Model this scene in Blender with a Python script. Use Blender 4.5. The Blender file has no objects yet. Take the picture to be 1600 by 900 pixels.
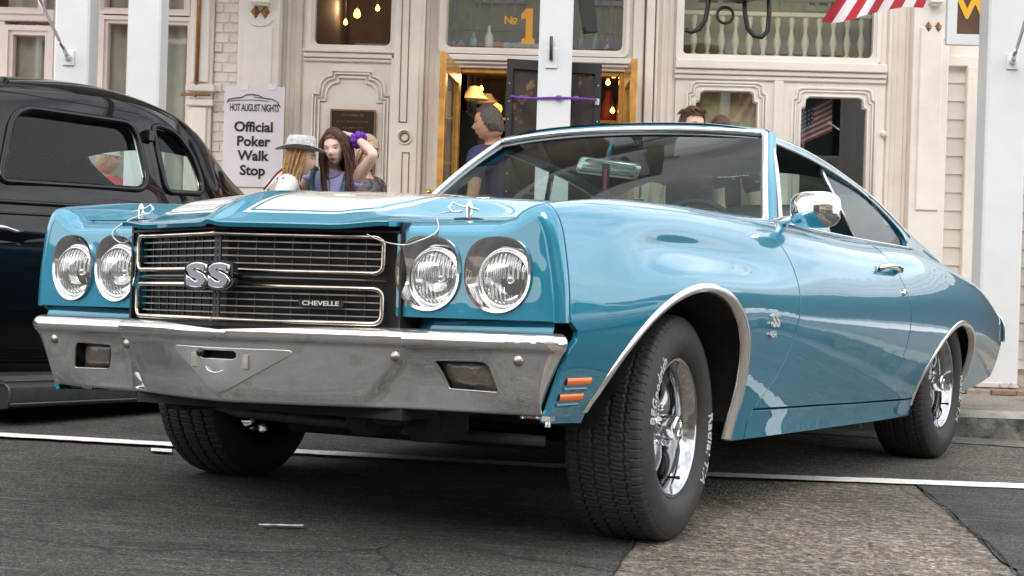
import bpy, math, random
import numpy as np
from mathutils import Matrix, Vector
random.seed(7); rng = np.random.default_rng(7)
SC = bpy.context.scene
COL = SC.collection
# ---------------------------------------------------------------- camera
FPX = 2531.73                                   # focal length in pixels of a 1600 px wide frame
CAM = np.array([0.0, 0.0, 0.66])
CR = np.array([[0.99891776, 0.03501187, 0.0306184],      # camera right
               [-0.03074677, 0.00313394, 0.99952229],    # camera up
               [-0.03489919, 0.99938198, -0.00420705]])  # camera forward
cd = bpy.data.cameras.new('camera'); cam = bpy.data.objects.new('camera', cd); COL.objects.link(cam)
cd.sensor_width = 36.0; cd.lens = FPX / 1600 * 36.0; cd.clip_start = 0.05; cd.clip_end = 3000
cm = Matrix.Identity(4)
for i in range(3):
    cm[i][0] = CR[0][i]; cm[i][1] = CR[1][i]; cm[i][2] = -CR[2][i]; cm[i][3] = CAM[i]
cam.matrix_world = cm
SC.camera = cam
# ---------------------------------------------------------------- daylight
SUN_EL, SUN_AZ = math.radians(36), math.radians(196)      # high sun behind thin cloud, over the street behind the camera
W = bpy.data.worlds.new('World'); SC.world = W; W.use_nodes = True
nt = W.node_tree; nt.nodes.clear()
def wn(t, **k):
    n = nt.nodes.new(t)
    for a, b in k.items(): setattr(n, a, b)
    return n
sky = wn('ShaderNodeTexSky', sky_type='NISHITA', sun_disc=False, sun_elevation=SUN_EL, sun_rotation=SUN_AZ)
gc = wn('ShaderNodeTexCoord'); mp = wn('ShaderNodeMapping'); mp.inputs['Scale'].default_value = (1.0, 1.0, 2.2)
nz = wn('ShaderNodeTexNoise'); nz.inputs['Scale'].default_value = 2.1; nz.inputs['Detail'].default_value = 7; nz.inputs['Roughness'].default_value = .56
cr = wn('ShaderNodeValToRGB'); cr.color_ramp.elements[0].position = .22; cr.color_ramp.elements[1].position = .52
nz2 = wn('ShaderNodeTexNoise'); nz2.inputs['Scale'].default_value = 3.4; nz2.inputs['Detail'].default_value = 6
cr2 = wn('ShaderNodeValToRGB')
cr2.color_ramp.elements[0].position = .3; cr2.color_ramp.elements[0].color = (10.5, 10.9, 11.6, 1)
cr2.color_ramp.elements[1].position = .7; cr2.color_ramp.elements[1].color = (19.0, 18.8, 18.5, 1)
mx = wn('ShaderNodeMix', data_type='RGBA')
bg = wn('ShaderNodeBackground'); bg.inputs['Strength'].default_value = 0.13
wo = wn('ShaderNodeOutputWorld')
L = nt.links.new
L(gc.outputs['Generated'], mp.inputs['Vector']); L(mp.outputs['Vector'], nz.inputs['Vector']); L(mp.outputs['Vector'], nz2.inputs['Vector'])
L(nz.outputs['Fac'], cr.inputs['Fac']); L(nz2.outputs['Fac'], cr2.inputs['Fac'])
L(cr.outputs['Color'], mx.inputs['Factor']); L(sky.outputs['Color'], mx.inputs[6]); L(cr2.outputs['Color'], mx.inputs[7])
L(mx.outputs[2], bg.inputs['Color']); L(bg.outputs['Background'], wo.inputs['Surface'])
sl = bpy.data.lights.new('sun', 'SUN'); sl.energy = 1.0; sl.angle = math.radians(24); sl.color = (1.0, .92, .82)
so = bpy.data.objects.new('sun', sl); COL.objects.link(so)
# the Nishita sun azimuth runs clockwise from +Y
sd = Vector((math.sin(SUN_AZ) * math.cos(SUN_EL), math.cos(SUN_AZ) * math.cos(SUN_EL), math.sin(SUN_EL)))
so.rotation_euler = sd.to_track_quat('Z', 'Y').to_euler()
SC.view_settings.view_transform = 'Standard'; SC.view_settings.look = 'None'; SC.view_settings.gamma = 1.0
SC.view_settings.exposure = 0.25
SC.cycles.use_denoising = True
SC.cycles.max_bounces = 10; SC.cycles.transparent_max_bounces = 16; SC.cycles.glossy_bounces = 6
SC.cycles.caustics_reflective = False; SC.cycles.caustics_refractive = False

# ---------------------------------------------------------------- helpers
def ray(px, py):
    return ((px - 800) / FPX) * CR[0] - ((py - 450) / FPX) * CR[1] + CR[2]
def at(px, py, Y):                              # where the sight line through a photograph pixel meets the plane y = Y
    d = ray(px, py); return CAM + d * (Y / d[1])

def mat(name, col, rough=.5, metal=0.0, coat=0.0, noise=None, bump=None, spec=.5, emit=None, grime=None, obj=True):
    """Principled; noise=(scale, amount) mottles the colour, bump=(scale, strength), grime=(scale, colour, threshold)."""
    m = bpy.data.materials.new(name); m.use_nodes = True
    t = m.node_tree; b = t.nodes['Principled BSDF']
    c = tuple(col) + (1,)
    b.inputs['Base Color'].default_value = c; b.inputs['Roughness'].default_value = rough
    b.inputs['Metallic'].default_value = metal; b.inputs['Coat Weight'].default_value = coat
    b.inputs['Coat Roughness'].default_value = .02; b.inputs['Specular IOR Level'].default_value = spec
    if emit:
        b.inputs['Emission Color'].default_value = tuple(emit[0]) + (1,); b.inputs['Emission Strength'].default_value = emit[1]
    tc = t.nodes.new('ShaderNodeTexCoord')
    src = None
    if noise:
        n = t.nodes.new('ShaderNodeTexNoise'); n.inputs['Scale'].default_value = noise[0]; n.inputs['Detail'].default_value = 5
        n.inputs['Roughness'].default_value = .6
        r = t.nodes.new('ShaderNodeValToRGB'); a = noise[1]
        r.color_ramp.elements[0].position = .3; r.color_ramp.elements[0].color = tuple(max(0, x * (1 - a)) for x in col) + (1,)
        r.color_ramp.elements[1].position = .7; r.color_ramp.elements[1].color = tuple(min(1, x * (1 + a)) for x in col) + (1,)
        t.links.new(tc.outputs['Object'], n.inputs['Vector']); t.links.new(n.outputs['Fac'], r.inputs['Fac'])
        src = r.outputs['Color']; t.links.new(src, b.inputs['Base Color'])
    if grime:
        n = t.nodes.new('ShaderNodeTexNoise'); n.inputs['Scale'].default_value = grime[0]; n.inputs['Detail'].default_value = 8; n.inputs['Roughness'].default_value = .65
        r = t.nodes.new('ShaderNodeValToRGB'); r.color_ramp.elements[0].position = grime[2]; r.color_ramp.elements[1].position = grime[2] + .12
        mi = t.nodes.new('ShaderNodeMix'); mi.data_type = 'RGBA'
        t.links.new(tc.outputs['Object'], n.inputs['Vector']); t.links.new(n.outputs['Fac'], r.inputs['Fac']); t.links.new(r.outputs['Color'], mi.inputs['Factor'])
        if src: t.links.new(src, mi.inputs[6])
        else: mi.inputs[6].default_value = c
        mi.inputs[7].default_value = tuple(grime[1]) + (1,)
        src = mi.outputs[2]; t.links.new(src, b.inputs['Base Color'])
    if bump:
        n = t.nodes.new('ShaderNodeTexNoise'); n.inputs['Scale'].default_value = bump[0]; n.inputs['Detail'].default_value = 4
        bp = t.nodes.new('ShaderNodeBump'); bp.inputs['Strength'].default_value = bump[1]; bp.inputs['Distance'].default_value = .01
        t.links.new(tc.outputs['Object'], n.inputs['Vector']); t.links.new(n.outputs['Fac'], bp.inputs['Height']); t.links.new(bp.outputs['Normal'], b.inputs['Normal'])
    return m

def glass_mat(name, tint, rough=0.0, ior=1.5):
    m = bpy.data.materials.new(name); m.use_nodes = True; t = m.node_tree; t.nodes.clear()
    tr = t.nodes.new('ShaderNodeBsdfTransparent'); tr.inputs['Color'].default_value = tuple(tint) + (1,)
    gl = t.nodes.new('ShaderNodeBsdfGlossy'); gl.inputs['Roughness'].default_value = rough
    fr = t.nodes.new('ShaderNodeFresnel'); ge = t.nodes.new('ShaderNodeNewGeometry')     # a single sheet reflects alike from both sides
    mi = t.nodes.new('ShaderNodeMix'); mi.inputs[2].default_value = ior; mi.inputs[3].default_value = 1 / ior
    t.links.new(ge.outputs['Backfacing'], mi.inputs[0]); t.links.new(mi.outputs[0], fr.inputs['IOR'])
    ms = t.nodes.new('ShaderNodeMixShader'); o = t.nodes.new('ShaderNodeOutputMaterial')
    t.links.new(fr.outputs['Fac'], ms.inputs['Fac']); t.links.new(tr.outputs[0], ms.inputs[1]); t.links.new(gl.outputs[0], ms.inputs[2]); t.links.new(ms.outputs[0], o.inputs['Surface'])
    return m

def link(name, me, parent=None, m=None):
    o = bpy.data.objects.new(name, me); COL.objects.link(o)
    if parent: o.parent = parent
    if m is not None and not me.materials: me.materials.append(m)
    return o
def tag(o, label=None, cat=None, group=None, kind=None):
    if label: o['label'] = label
    if cat: o['category'] = cat
    if group: o['group'] = group
    if kind: o['kind'] = kind
    return o
def empty(name, loc=(0, 0, 0), rz=0.0, label=None, cat=None, group=None):
    o = bpy.data.objects.new(name, None); COL.objects.link(o); o.location = loc; o.rotation_euler = (0, 0, rz); o.empty_display_size = .1
    return tag(o, label, cat, group)
def copy_tree(o, parent=None):
    c = o.copy(); COL.objects.link(c); c.parent = parent
    for ch in list(o.children): copy_tree(ch, c)
    return c

class MB:
    """collects faces; build() links them as one mesh object"""
    def __init__(s): s.v = []; s.f = []; s.sm = []
    def add(s, vs, fs, smooth=False):
        b = len(s.v); s.v.extend([tuple(map(float, p)) for p in vs])
        for f in fs: s.f.append(tuple(i + b for i in f)); s.sm.append(smooth)
        return s
    def box(s, a, b, M=None):
        x0, y0, z0 = [min(p, q) for p, q in zip(a, b)]; x1, y1, z1 = [max(p, q) for p, q in zip(a, b)]
        vs = [(x0, y0, z0), (x1, y0, z0), (x1, y1, z0), (x0, y1, z0), (x0, y0, z1), (x1, y0, z1), (x1, y1, z1), (x0, y1, z1)]
        if M is not None: vs = [tuple(M @ Vector(p)) for p in vs]
        return s.add(vs, [(0, 3, 2, 1), (4, 5, 6, 7), (0, 1, 5, 4), (1, 2, 6, 5), (2, 3, 7, 6), (3, 0, 4, 7)])
    def bbox(s, a, b, r=.005, M=None):
        """box with chamfered edges"""
        lo = np.minimum(a, b).astype(float); hi = np.maximum(a, b).astype(float); r = min(r, *(0.49 * (hi - lo)))
        vs = []; idx = {}
        for sx in (0, 1):
            for sy in (0, 1):
                for sz in (0, 1):
                    c = np.where([sx, sy, sz], hi, lo); sg = np.where([sx, sy, sz], -1, 1)
                    for k in range(3):
                        p = c + sg * r; p[k] = c[k]; idx[(sx, sy, sz, k)] = len(vs); vs.append(p)
        fs = []
        for k in range(3):
            i, j = (k + 1) % 3, (k + 2) % 3
            for d in (0, 1):
                q = []
                for (a_, b_) in ((0, 0), (1, 0), (1, 1), (0, 1)):
                    t = [0, 0, 0]; t[k] = d; t[i] = a_; t[j] = b_; q.append(idx[tuple(t) + (k,)])
                fs.append(q if d else q[::-1])
        for k in range(3):                      # edge chamfers
            i, j = (k + 1) % 3, (k + 2) % 3
            for a_ in (0, 1):
                for b_ in (0, 1):
                    t0 = [0, 0, 0]; t0[i] = a_; t0[j] = b_; t1 = list(t0); t1[k] = 1
                    q = [idx[tuple(t0) + (i,)], idx[tuple(t1) + (i,)], idx[tuple(t1) + (j,)], idx[tuple(t0) + (j,)]]
                    fs.append(q if (a_ + b_) % 2 else q[::-1])
        for sx in (0, 1):
            for sy in (0, 1):
                for sz in (0, 1):
                    q = [idx[(sx, sy, sz, k)] for k in range(3)]; fs.append(q if (sx + sy + sz) % 2 else q[::-1])
        if M is not None: vs = [tuple(M @ Vector(p)) for p in vs]
        return s.add(vs, fs)
    def tube(s, pts, r, n=8, caps=True, closed=False, smooth=True):
        pts = [np.array(p, float) for p in pts]; N = len(pts)
        rr = r if hasattr(r, '__len__') else [r] * N
        vs = []; up = None
        for i in range(N):
            a = pts[(i - 1) % N] if (closed or i > 0) else pts[i]; b = pts[(i + 1) % N] if (closed or i < N - 1) else pts[i]
            t = b - a; t = t / (np.linalg.norm(t) + 1e-12)
            if up is None:
                up = np.array([0, 0, 1.0]) if abs(t[2]) < .9 else np.array([1.0, 0, 0])
            e = np.cross(t, up); e /= np.linalg.norm(e) + 1e-12; up = np.cross(e, t)
            for k in range(n):
                w = 2 * math.pi * k / n; vs.append(pts[i] + rr[i] * (math.cos(w) * e + math.sin(w) * up))
        fs = []
        for i in range(N if closed else N - 1):
            for k in range(n):
                a = i * n + k; b = i * n + (k + 1) % n; c = ((i + 1) % N) * n + (k + 1) % n; d = ((i + 1) % N) * n + k
                fs.append((a, b, c, d))
        b0 = len(s.v); s.add(vs, fs, smooth)
        if caps and not closed:
            s.f.append(tuple(b0 + k for k in range(n))[::-1]); s.sm.append(False)
            s.f.append(tuple(b0 + (N - 1) * n + k for k in range(n))); s.sm.append(False)
        return s
    def lathe(s, prof, n=32, axis='z', o=(0, 0, 0), smooth=True):
        """prof = [(r, h)...] turned about an axis through o"""
        vs = []
        for r, h in prof:
            for k in range(n):
                w = 2 * math.pi * k / n; a, b = r * math.cos(w), r * math.sin(w)
                p = {'z': (a, b, h), 'y': (b, h, a), 'x': (h, a, b)}[axis]
                vs.append((p[0] + o[0], p[1] + o[1], p[2] + o[2]))
        fs = []
        for i in range(len(prof) - 1):
            for k in range(n):
                fs.append((i * n + k, i * n + (k + 1) % n, (i + 1) * n + (k + 1) % n, (i + 1) * n + k))
        return s.add(vs, fs, smooth)
    def grid(s, P, smooth=True, wrap=False, flip=False):
        """P (a, b, 3) array of points"""
        a, b = P.shape[:2]; fs = []
        for i in range(a - 1):
            for j in range(b if wrap else b - 1):
                q = (i * b + j, i * b + (j + 1) % b, (i + 1) * b + (j + 1) % b, (i + 1) * b + j)
                fs.append(q[::-1] if flip else q)
        return s.add(P.reshape(-1, 3), fs, smooth)
    def prism(s, poly, y0, y1):
        """(x, z) outline pushed along y"""
        n = len(poly); vs = [(p[0], y0, p[1]) for p in poly] + [(p[0], y1, p[1]) for p in poly]
        fs = [tuple(range(n)), tuple(range(2 * n - 1, n - 1, -1))] + [(i, i + n, (i + 1) % n + n, (i + 1) % n) for i in range(n)]
        return s.add(vs, fs)
    def ring(s, outer, inner, y0, y1):
        """frame between two (x, z) outlines of equal length, from y0 (front) to y1"""
        n = len(outer)
        vs = [(p[0], y0, p[1]) for p in outer] + [(p[0], y0, p[1]) for p in inner] + [(p[0], y1, p[1]) for p in outer] + [(p[0], y1, p[1]) for p in inner]
        fs = []
        for i in range(n):
            j = (i + 1) % n
            fs += [(i, j, n + j, n + i), (n + i, n + j, 3 * n + j, 3 * n + i), (2 * n + i, 2 * n + j, j, i), (3 * n + i, 3 * n + j, 2 * n + j, 2 * n + i)]
        return s.add(vs, fs)
    def mesh(s, name):
        me = bpy.data.meshes.new(name); me.from_pydata(s.v, [], s.f); me.update()
        me.polygons.foreach_set('use_smooth', s.sm); return me
    def build(s, name, m, parent=None, sharp=None):
        me = s.mesh(name)
        if sharp: me.set_sharp_from_angle(angle=math.radians(sharp))
        return link(name, me, parent, m)

def text_mesh(body, size, extrude=.002, bold=0.0, spacing=1.0, sx=1.0, align='CENTER', res=3, bevel=0.0):
    cu = bpy.data.curves.new('text', 'FONT'); cu.body = body; cu.size = size; cu.extrude = extrude; cu.offset = bold; cu.bevel_depth = bevel; cu.bevel_resolution = 1
    cu.align_x = align; cu.align_y = 'CENTER'; cu.space_character = spacing; cu.resolution_u = res
    o = bpy.data.objects.new('text', cu); COL.objects.link(o)
    me = bpy.data.meshes.new_from_object(o.evaluated_get(bpy.context.evaluated_depsgraph_get()))
    bpy.data.objects.remove(o); bpy.data.curves.remove(cu)
    if sx != 1.0:
        for v in me.vertices: v.co.x *= sx
    return me
def text_on(body, size, loc, name, m, parent=None, extrude=.002, bold=0.0, spacing=1.0, sx=1.0, R=None, align='CENTER'):
    """text standing upright in the x-z plane, read from -y"""
    me = text_mesh(body, size, extrude, bold, spacing, sx, align)
    T = Matrix.Translation(loc) @ (R if R is not None else Matrix.Rotation(math.pi / 2, 4, 'X'))
    me.transform(T); return link(name, me, parent, m)

# --- smooth lofted sheet panels with trimmed edges
def ncs_weights(knots, x):
    """weights B (len(x), len(knots)) of the natural cubic spline through the knots"""
    k = np.asarray(knots, float); n = len(k); h = np.diff(k); A = np.zeros((n, n)); R = np.zeros((n, n)); A[0, 0] = A[-1, -1] = 1
    for i in range(1, n - 1):
        A[i, i - 1] = h[i - 1]; A[i, i] = 2 * (h[i - 1] + h[i]); A[i, i + 1] = h[i]
        R[i, i - 1] = 6 / h[i - 1]; R[i, i] = -6 / h[i - 1] - 6 / h[i]; R[i, i + 1] = 6 / h[i]
    Mm = np.linalg.solve(A, R)
    x = np.asarray(x, float); i = np.clip(np.searchsorted(k, x) - 1, 0, n - 2)
    hh = h[i]; a = (k[i + 1] - x) / hh; b = (x - k[i]) / hh
    B = ((a ** 3 - a) * hh ** 2 / 6)[:, None] * Mm[i] + ((b ** 3 - b) * hh ** 2 / 6)[:, None] * Mm[i + 1]
    r = np.arange(len(x)); B[r, i] += a; B[r, i + 1] += b
    return B
def spl(knots, vals):
    k = np.asarray(knots, float); v = np.asarray(vals, float); s = np.argsort(k); k = k[s]; v = v[s]
    return lambda x: ncs_weights(k, np.ravel(x)) @ v
def lin(knots, vals):
    k = np.asarray(knots, float); v = np.asarray(vals, float); s = np.argsort(k)
    return lambda x: np.interp(x, k[s], v[s])

def panel(name, fn, ur, vr, nu, nv, clips, m, parent, flange=.014, flip=False, mirror=False, round_=.0018, nofl=None):
    """sheet P = fn(u, v) trimmed where any clip(u, v, P) < 0, with a small rolled edge and a flange turned inwards"""
    uu, vv = np.meshgrid(np.linspace(*ur, nu), np.linspace(*vr, nv), indexing='ij')
    u = uu.ravel(); v = vv.ravel()
    idx = np.arange(nu * nv).reshape(nu, nv)
    q = np.stack([idx[:-1, :-1], idx[1:, :-1], idx[1:, 1:], idx[:-1, 1:]], -1).reshape(-1, 4)
    polys = [tuple(t) for t in q.tolist()]
    for g in clips:
        P = fn(u, v); val = g(u, v, P)
        val = np.where(np.abs(val) < 1e-7, 1e-7, val); pos = val > 0
        nu_, nv_ = [], []; base = len(u); cache = {}; out = []
        pl = pos.tolist(); vl = val.tolist()
        for p in polys:
            ins = [pl[i] for i in p]
            if all(ins): out.append(p); continue
            if not any(ins): continue
            r = []
            for a, b in zip(p, p[1:] + p[:1]):
                if pl[a]: r.append(a)
                if pl[a] != pl[b]:
                    key = (a, b) if a < b else (b, a)
                    if key not in cache:
                        t = vl[key[0]] / (vl[key[0]] - vl[key[1]])
                        nu_.append(u[key[0]] * (1 - t) + u[key[1]] * t); nv_.append(v[key[0]] * (1 - t) + v[key[1]] * t)
                        cache[key] = base + len(nu_) - 1
                    r.append(cache[key])
            if len(r) > 2: out.append(tuple(r))
        u = np.concatenate([u, nu_]); v = np.concatenate([v, nv_]); polys = out
    used = np.unique(np.concatenate([np.array(p) for p in polys])); mp_ = -np.ones(len(u), int); mp_[used] = np.arange(len(used))
    u = u[used]; v = v[used]; polys = [tuple(int(mp_[i]) for i in p) for p in polys]
    P = fn(u, v); e = 1e-4 * abs(ur[1] - ur[0]); f_ = 1e-4 * abs(vr[1] - vr[0])
    N = np.cross(fn(u + e, v) - fn(u - e, v), fn(u, v + f_) - fn(u, v - f_)); N /= np.linalg.norm(N, axis=1)[:, None] + 1e-15
    if flip: N = -N
    # edges used once
    cnt = {}
    for p in polys:
        for a, b in zip(p, p[1:] + p[:1]):
            k = (a, b) if a < b else (b, a); cnt[k] = (cnt[k][0] + 1, a, b, p) if k in cnt else (1, a, b, p)
    be = [(t[1], t[2], t[3]) for t in cnt.values() if t[0] == 1]
    VN = N.copy(); V = [P]; NN = [VN]; faces = list(polys)
    p0 = polys[len(polys) // 2]; rev = np.dot(np.cross(P[p0[1]] - P[p0[0]], P[p0[2]] - P[p0[0]]), N[p0[0]]) < 0
    if rev: faces = [p[::-1] for p in faces]
    if flange and be:
        B = np.zeros_like(P)
        if nofl is not None:
            sk = nofl(u, v, P); be = [t for t in be if not (sk[t[0]] and sk[t[1]])]
        for a, b, p in be:
            c = P[list(p)].mean(0); t = P[b] - P[a]; o = np.cross(t, N[a] + N[b]); n_ = np.linalg.norm(o)
            if n_ < 1e-12: continue
            o /= n_
            if np.dot(o, (P[a] + P[b]) / 2 - c) < 0: o = -o
            B[a] += o; B[b] += o
        bi = sorted({i for a, b, _ in be for i in (a, b)}); im = {j: k for k, j in enumerate(bi)}; nb = len(bi)
        Bb = B[bi]; Bb /= np.linalg.norm(Bb, axis=1)[:, None] + 1e-12; Pb = P[bi]; Nb = N[bi]
        P1 = Pb + Bb * round_ - Nb * round_; P2 = P1 - Nb * flange
        o0 = len(P); V += [P1, P2]; NN += [Bb, Bb]
        for a, b, p in be:
            i, j = im[a], im[b]
            # direction: keep the outward side consistent with the panel
            qa = [(b, a, o0 + i, o0 + j), (o0 + j, o0 + i, o0 + nb + i, o0 + nb + j)]
            if rev: qa = [t[::-1] for t in qa]
            faces += qa
    V = np.concatenate(V); NN = np.concatenate(NN)
    if mirror:
        V = V * [1, -1, 1]; NN = NN * [1, -1, 1]; faces = [f[::-1] for f in faces]
    me = bpy.data.meshes.new(name); me.from_pydata(V.tolist(), [], faces); me.update()
    me.polygons.foreach_set('use_smooth', [True] * len(me.polygons))
    li = np.empty(len(me.loops), int); me.loops.foreach_get('vertex_index', li)
    me.normals_split_custom_set(NN[li].tolist())
    return link(name, me, parent, m)
def poly_sd(poly):
    """signed distance to a closed (a, b) outline, positive inside"""
    A = np.array(poly, float); Bq = np.roll(A, -1, 0)
    def f(x, y):
        p = np.stack([x, y], -1)[:, None, :]; e = Bq - A; w = p - A[None]
        t = np.clip((w * e).sum(-1) / ((e * e).sum(-1) + 1e-20), 0, 1); d = np.sqrt(((w - t[..., None] * e) ** 2).sum(-1)).min(1)
        yi, yj = A[:, 1], Bq[:, 1]; xi, xj = A[:, 0], Bq[:, 0]
        c = ((yi > y[:, None]) != (yj > y[:, None])) & (x[:, None] < (xj - xi) * (y[:, None] - yi) / (yj - yi + 1e-30) + xi)
        return np.where(c.sum(1) % 2 == 1, d, -d)
    return f
def rounded(poly, r, n=5):
    """round the corners of an outline"""
    out = []; P = [np.array(p, float) for p in poly]; N = len(P)
    for i in range(N):
        rr = r[i] if hasattr(r, '__len__') else r
        a, b, c = P[i - 1], P[i], P[(i + 1) % N]
        if rr <= 0: out.append(b); continue
        u = (a - b) / np.linalg.norm(a - b); w = (c - b) / np.linalg.norm(c - b)
        rr = min(rr, .49 * np.linalg.norm(a - b), .49 * np.linalg.norm(c - b))
        p0 = b + u * rr; p2 = b + w * rr
        for k in range(n + 1):
            t = k / n; out.append((1 - t) ** 2 * p0 + 2 * t * (1 - t) * b + t * t * p2)
    return [tuple(p) for p in out]
# ================================================================ setting
GNX, GNY = .03151413, -.0237102                  # the street falls to the right and towards the camera
def gz(x, y): return -.06366546 - (GNX * (x - .20098491) + GNY * (y - 5.83499286))
def gpt(px, py, dz=0.0):
    d = ray(px, py); n = np.array([GNX, GNY, 1.0]); p0 = np.array([.20098491, 5.83499286, -.06366546 + dz]); t = n.dot(p0 - CAM) / n.dot(d); return CAM + d * t
def asphalt(name, base, speck, scale=1.0, warm=(1, 1, 1)):
    m = bpy.data.materials.new(name); m.use_nodes = True; t = m.node_tree; b = t.nodes['Principled BSDF']; N = t.nodes.new; K = t.links.new
    tc = N('ShaderNodeTexCoord')
    def noise(sc, det=6, ro=.6):
        n = N('ShaderNodeTexNoise'); n.inputs['Scale'].default_value = sc; n.inputs['Detail'].default_value = det; n.inputs['Roughness'].default_value = ro; K(tc.outputs['Object'], n.inputs['Vector']); return n
    def ramp(src, stops):
        r = N('ShaderNodeValToRGB'); e = r.color_ramp.elements; e[0].position, e[0].color = stops[0]; e[1].position, e[1].color = stops[-1]
        for p, c in stops[1:-1]: q = e.new(p); q.color = c
        K(src, r.inputs['Fac']); return r
    def mixn(f, a, bb, mode='MIX'):
        x = N('ShaderNodeMix'); x.data_type = 'RGBA'; x.blend_type = mode
        if hasattr(f, 'node'): K(f, x.inputs['Factor'])
        else: x.inputs['Factor'].default_value = f
        for i, q in ((6, a), (7, bb)):
            if hasattr(q, 'node'): K(q, x.inputs[i])
            else: x.inputs[i].default_value = q
        return x.outputs[2]
    c = lambda k: (base * k * warm[0], base * k * warm[1], base * k * warm[2], 1)
    big = ramp(noise(1.1, 5).outputs['Fac'], [(.32, c(.62)), (.5, c(1.0)), (.72, c(1.45))])
    v = N('ShaderNodeTexVoronoi'); v.inputs['Scale'].default_value = 190 * scale; K(tc.outputs['Object'], v.inputs['Vector'])
    st = ramp(v.outputs['Color'], [(.0, (.35, .34, .33, 1)), (.55, (.85, .84, .82, 1)), (.80, (1.25, 1.22, 1.18, 1)), (.97, (speck, speck * .96, speck * .9, 1))])
    col = mixn(1.0, big.outputs['Color'], st.outputs['Color'], 'MULTIPLY')
    f2 = ramp(noise(420 * scale, 3).outputs['Fac'], [(.40, (.55, .55, .55, 1)), (.62, (1.5, 1.5, 1.5, 1))])
    col = mixn(.8, col, f2.outputs['Color'], 'MULTIPLY')
    f3 = ramp(noise(75 * scale, 4, .7).outputs['Fac'], [(.36, (.62, .61, .60, 1)), (.50, (1, 1, 1, 1)), (.66, (1.75, 1.70, 1.62, 1))])
    col = mixn(.9, col, f3.outputs['Color'], 'MULTIPLY')
    # scuffs: pale streaks lying along the street
    mp_ = N('ShaderNodeMapping'); mp_.inputs['Scale'].default_value = (2.2, 26, 1); K(tc.outputs['Object'], mp_.inputs['Vector'])
    n3 = N('ShaderNodeTexNoise'); n3.inputs['Scale'].default_value = 1.6; n3.inputs['Detail'].default_value = 8; n3.inputs['Roughness'].default_value = .7; K(mp_.outputs['Vector'], n3.inputs['Vector'])
    sc = ramp(n3.outputs['Fac'], [(.53, (0, 0, 0, 1)), (.70, (.60, .60, .60, 1))])
    col = mixn(sc.outputs['Color'], col, (base * 3.0, base * 2.9, base * 2.75, 1))
    # oil and damp spots
    n4 = ramp(noise(2.7, 3).outputs['Fac'], [(.64, (0, 0, 0, 1)), (.76, (.8, .8, .8, 1))])
    col = mixn(n4.outputs['Color'], col, (base * .35, base * .34, base * .34, 1))
    # hairline cracks wandering over the surface
    nd = noise(1.6, 5); md = N('ShaderNodeMix'); md.data_type = 'VECTOR'; md.inputs['Factor'].default_value = .16; K(tc.outputs['Object'], md.inputs[4]); K(nd.outputs['Color'], md.inputs[5])
    vc = N('ShaderNodeTexVoronoi'); vc.feature = 'DISTANCE_TO_EDGE'; vc.inputs['Scale'].default_value = 1.05; K(md.outputs[1], vc.inputs['Vector'])
    ck = ramp(vc.outputs['Distance'], [(.0, (.85, .85, .85, 1)), (.0075, (0, 0, 0, 1))]); nm_ = ramp(noise(.9, 3).outputs['Fac'], [(.48, (0, 0, 0, 1)), (.56, (1, 1, 1, 1))])
    col = mixn(mixn(1.0, ck.outputs['Color'], nm_.outputs['Color'], 'MULTIPLY'), col, (base * .22, base * .21, base * .2, 1))
    K(col, b.inputs['Base Color']); b.inputs['Roughness'].default_value = .88; b.inputs['Specular IOR Level'].default_value = .35
    bp = N('ShaderNodeBump'); bp.inputs['Strength'].default_value = .8; bp.inputs['Distance'].default_value = .006
    K(v.outputs['Distance'], bp.inputs['Height']); K(bp.outputs[0], b.inputs['Normal'])
    return m
M_asph = asphalt('worn_dark_asphalt', .076, 2.6, 1.0, (1.06, 1.0, .95))
M_asph2 = asphalt('coarse_grey_asphalt', .150, 2.0, .42, (1.16, 1.0, .84))
M_asph3 = asphalt('newer_asphalt', .075, 2.2, 1.2)
def sheet(name, pts, dz, m, kind='structure'):
    k = MB(); k.add([(x, y, gz(x, y) + dz) for x, y in pts], [tuple(range(len(pts)))]); return tag(k.build(name, m), kind=kind)
def ragged(pts, amp=.012, step=.11):
    out = []
    for i, (a, b) in enumerate(zip(pts, pts[1:] + pts[:1])):
        a = np.array(a); b = np.array(b); n = max(1, int(np.linalg.norm(b - a) / step)); d = (b - a) / (np.linalg.norm(b - a) + 1e-9); nn = np.array([-d[1], d[0]])
        for j in range(n):
            out.append(tuple(a + (b - a) * j / n + (nn * rng.normal(0, amp) if j else 0)))
    return out
KERB_Y = 8.25
sheet('road', [(-90, -60), (90, -60), (90, KERB_Y + .05), (-90, KERB_Y + .05)], 0, M_asph)
g2 = lambda px, py: tuple(gpt(px, py)[:2])
# coarse lighter asphalt to the right of the front wheel; a darker repair at the right edge; a lighter strip by the gutter
A = g2(958, 905); B_ = g2(1000, 835); C_ = g2(1105, 752); D_ = g2(1425, 757); E_ = g2(1490, 805); F_ = g2(1592, 905)
sheet('asphalt_patch', ragged([A, B_, C_, D_, E_, F_, (F_[0] + .1, 1.0), (A[0] - .25, 1.0)], .010), .004, M_asph2)
sheet('asphalt_patch', ragged([g2(1105, 742), g2(1425, 750), (9, 6.6), (9, KERB_Y - .28), (-.4, KERB_Y - .28), g2(1000, 738)], .008), .004, asphalt('grey_asphalt', .115, 2.4, .7, (1.10, 1, .90)))
sheet('asphalt_patch', ragged([g2(1425, 757), g2(1490, 805), g2(1592, 905), (3.4, 3.2), (9, 3.2), (9, 6.55)], .010), .008, M_asph3)
M_seam = mat('black_crack_filler', (.018, .017, .016), rough=.9, noise=(30, .5)); M_grit = mat('loose_tan_grit', (.20, .17, .13), rough=.95, noise=(60, .5), bump=(90, .8))
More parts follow.
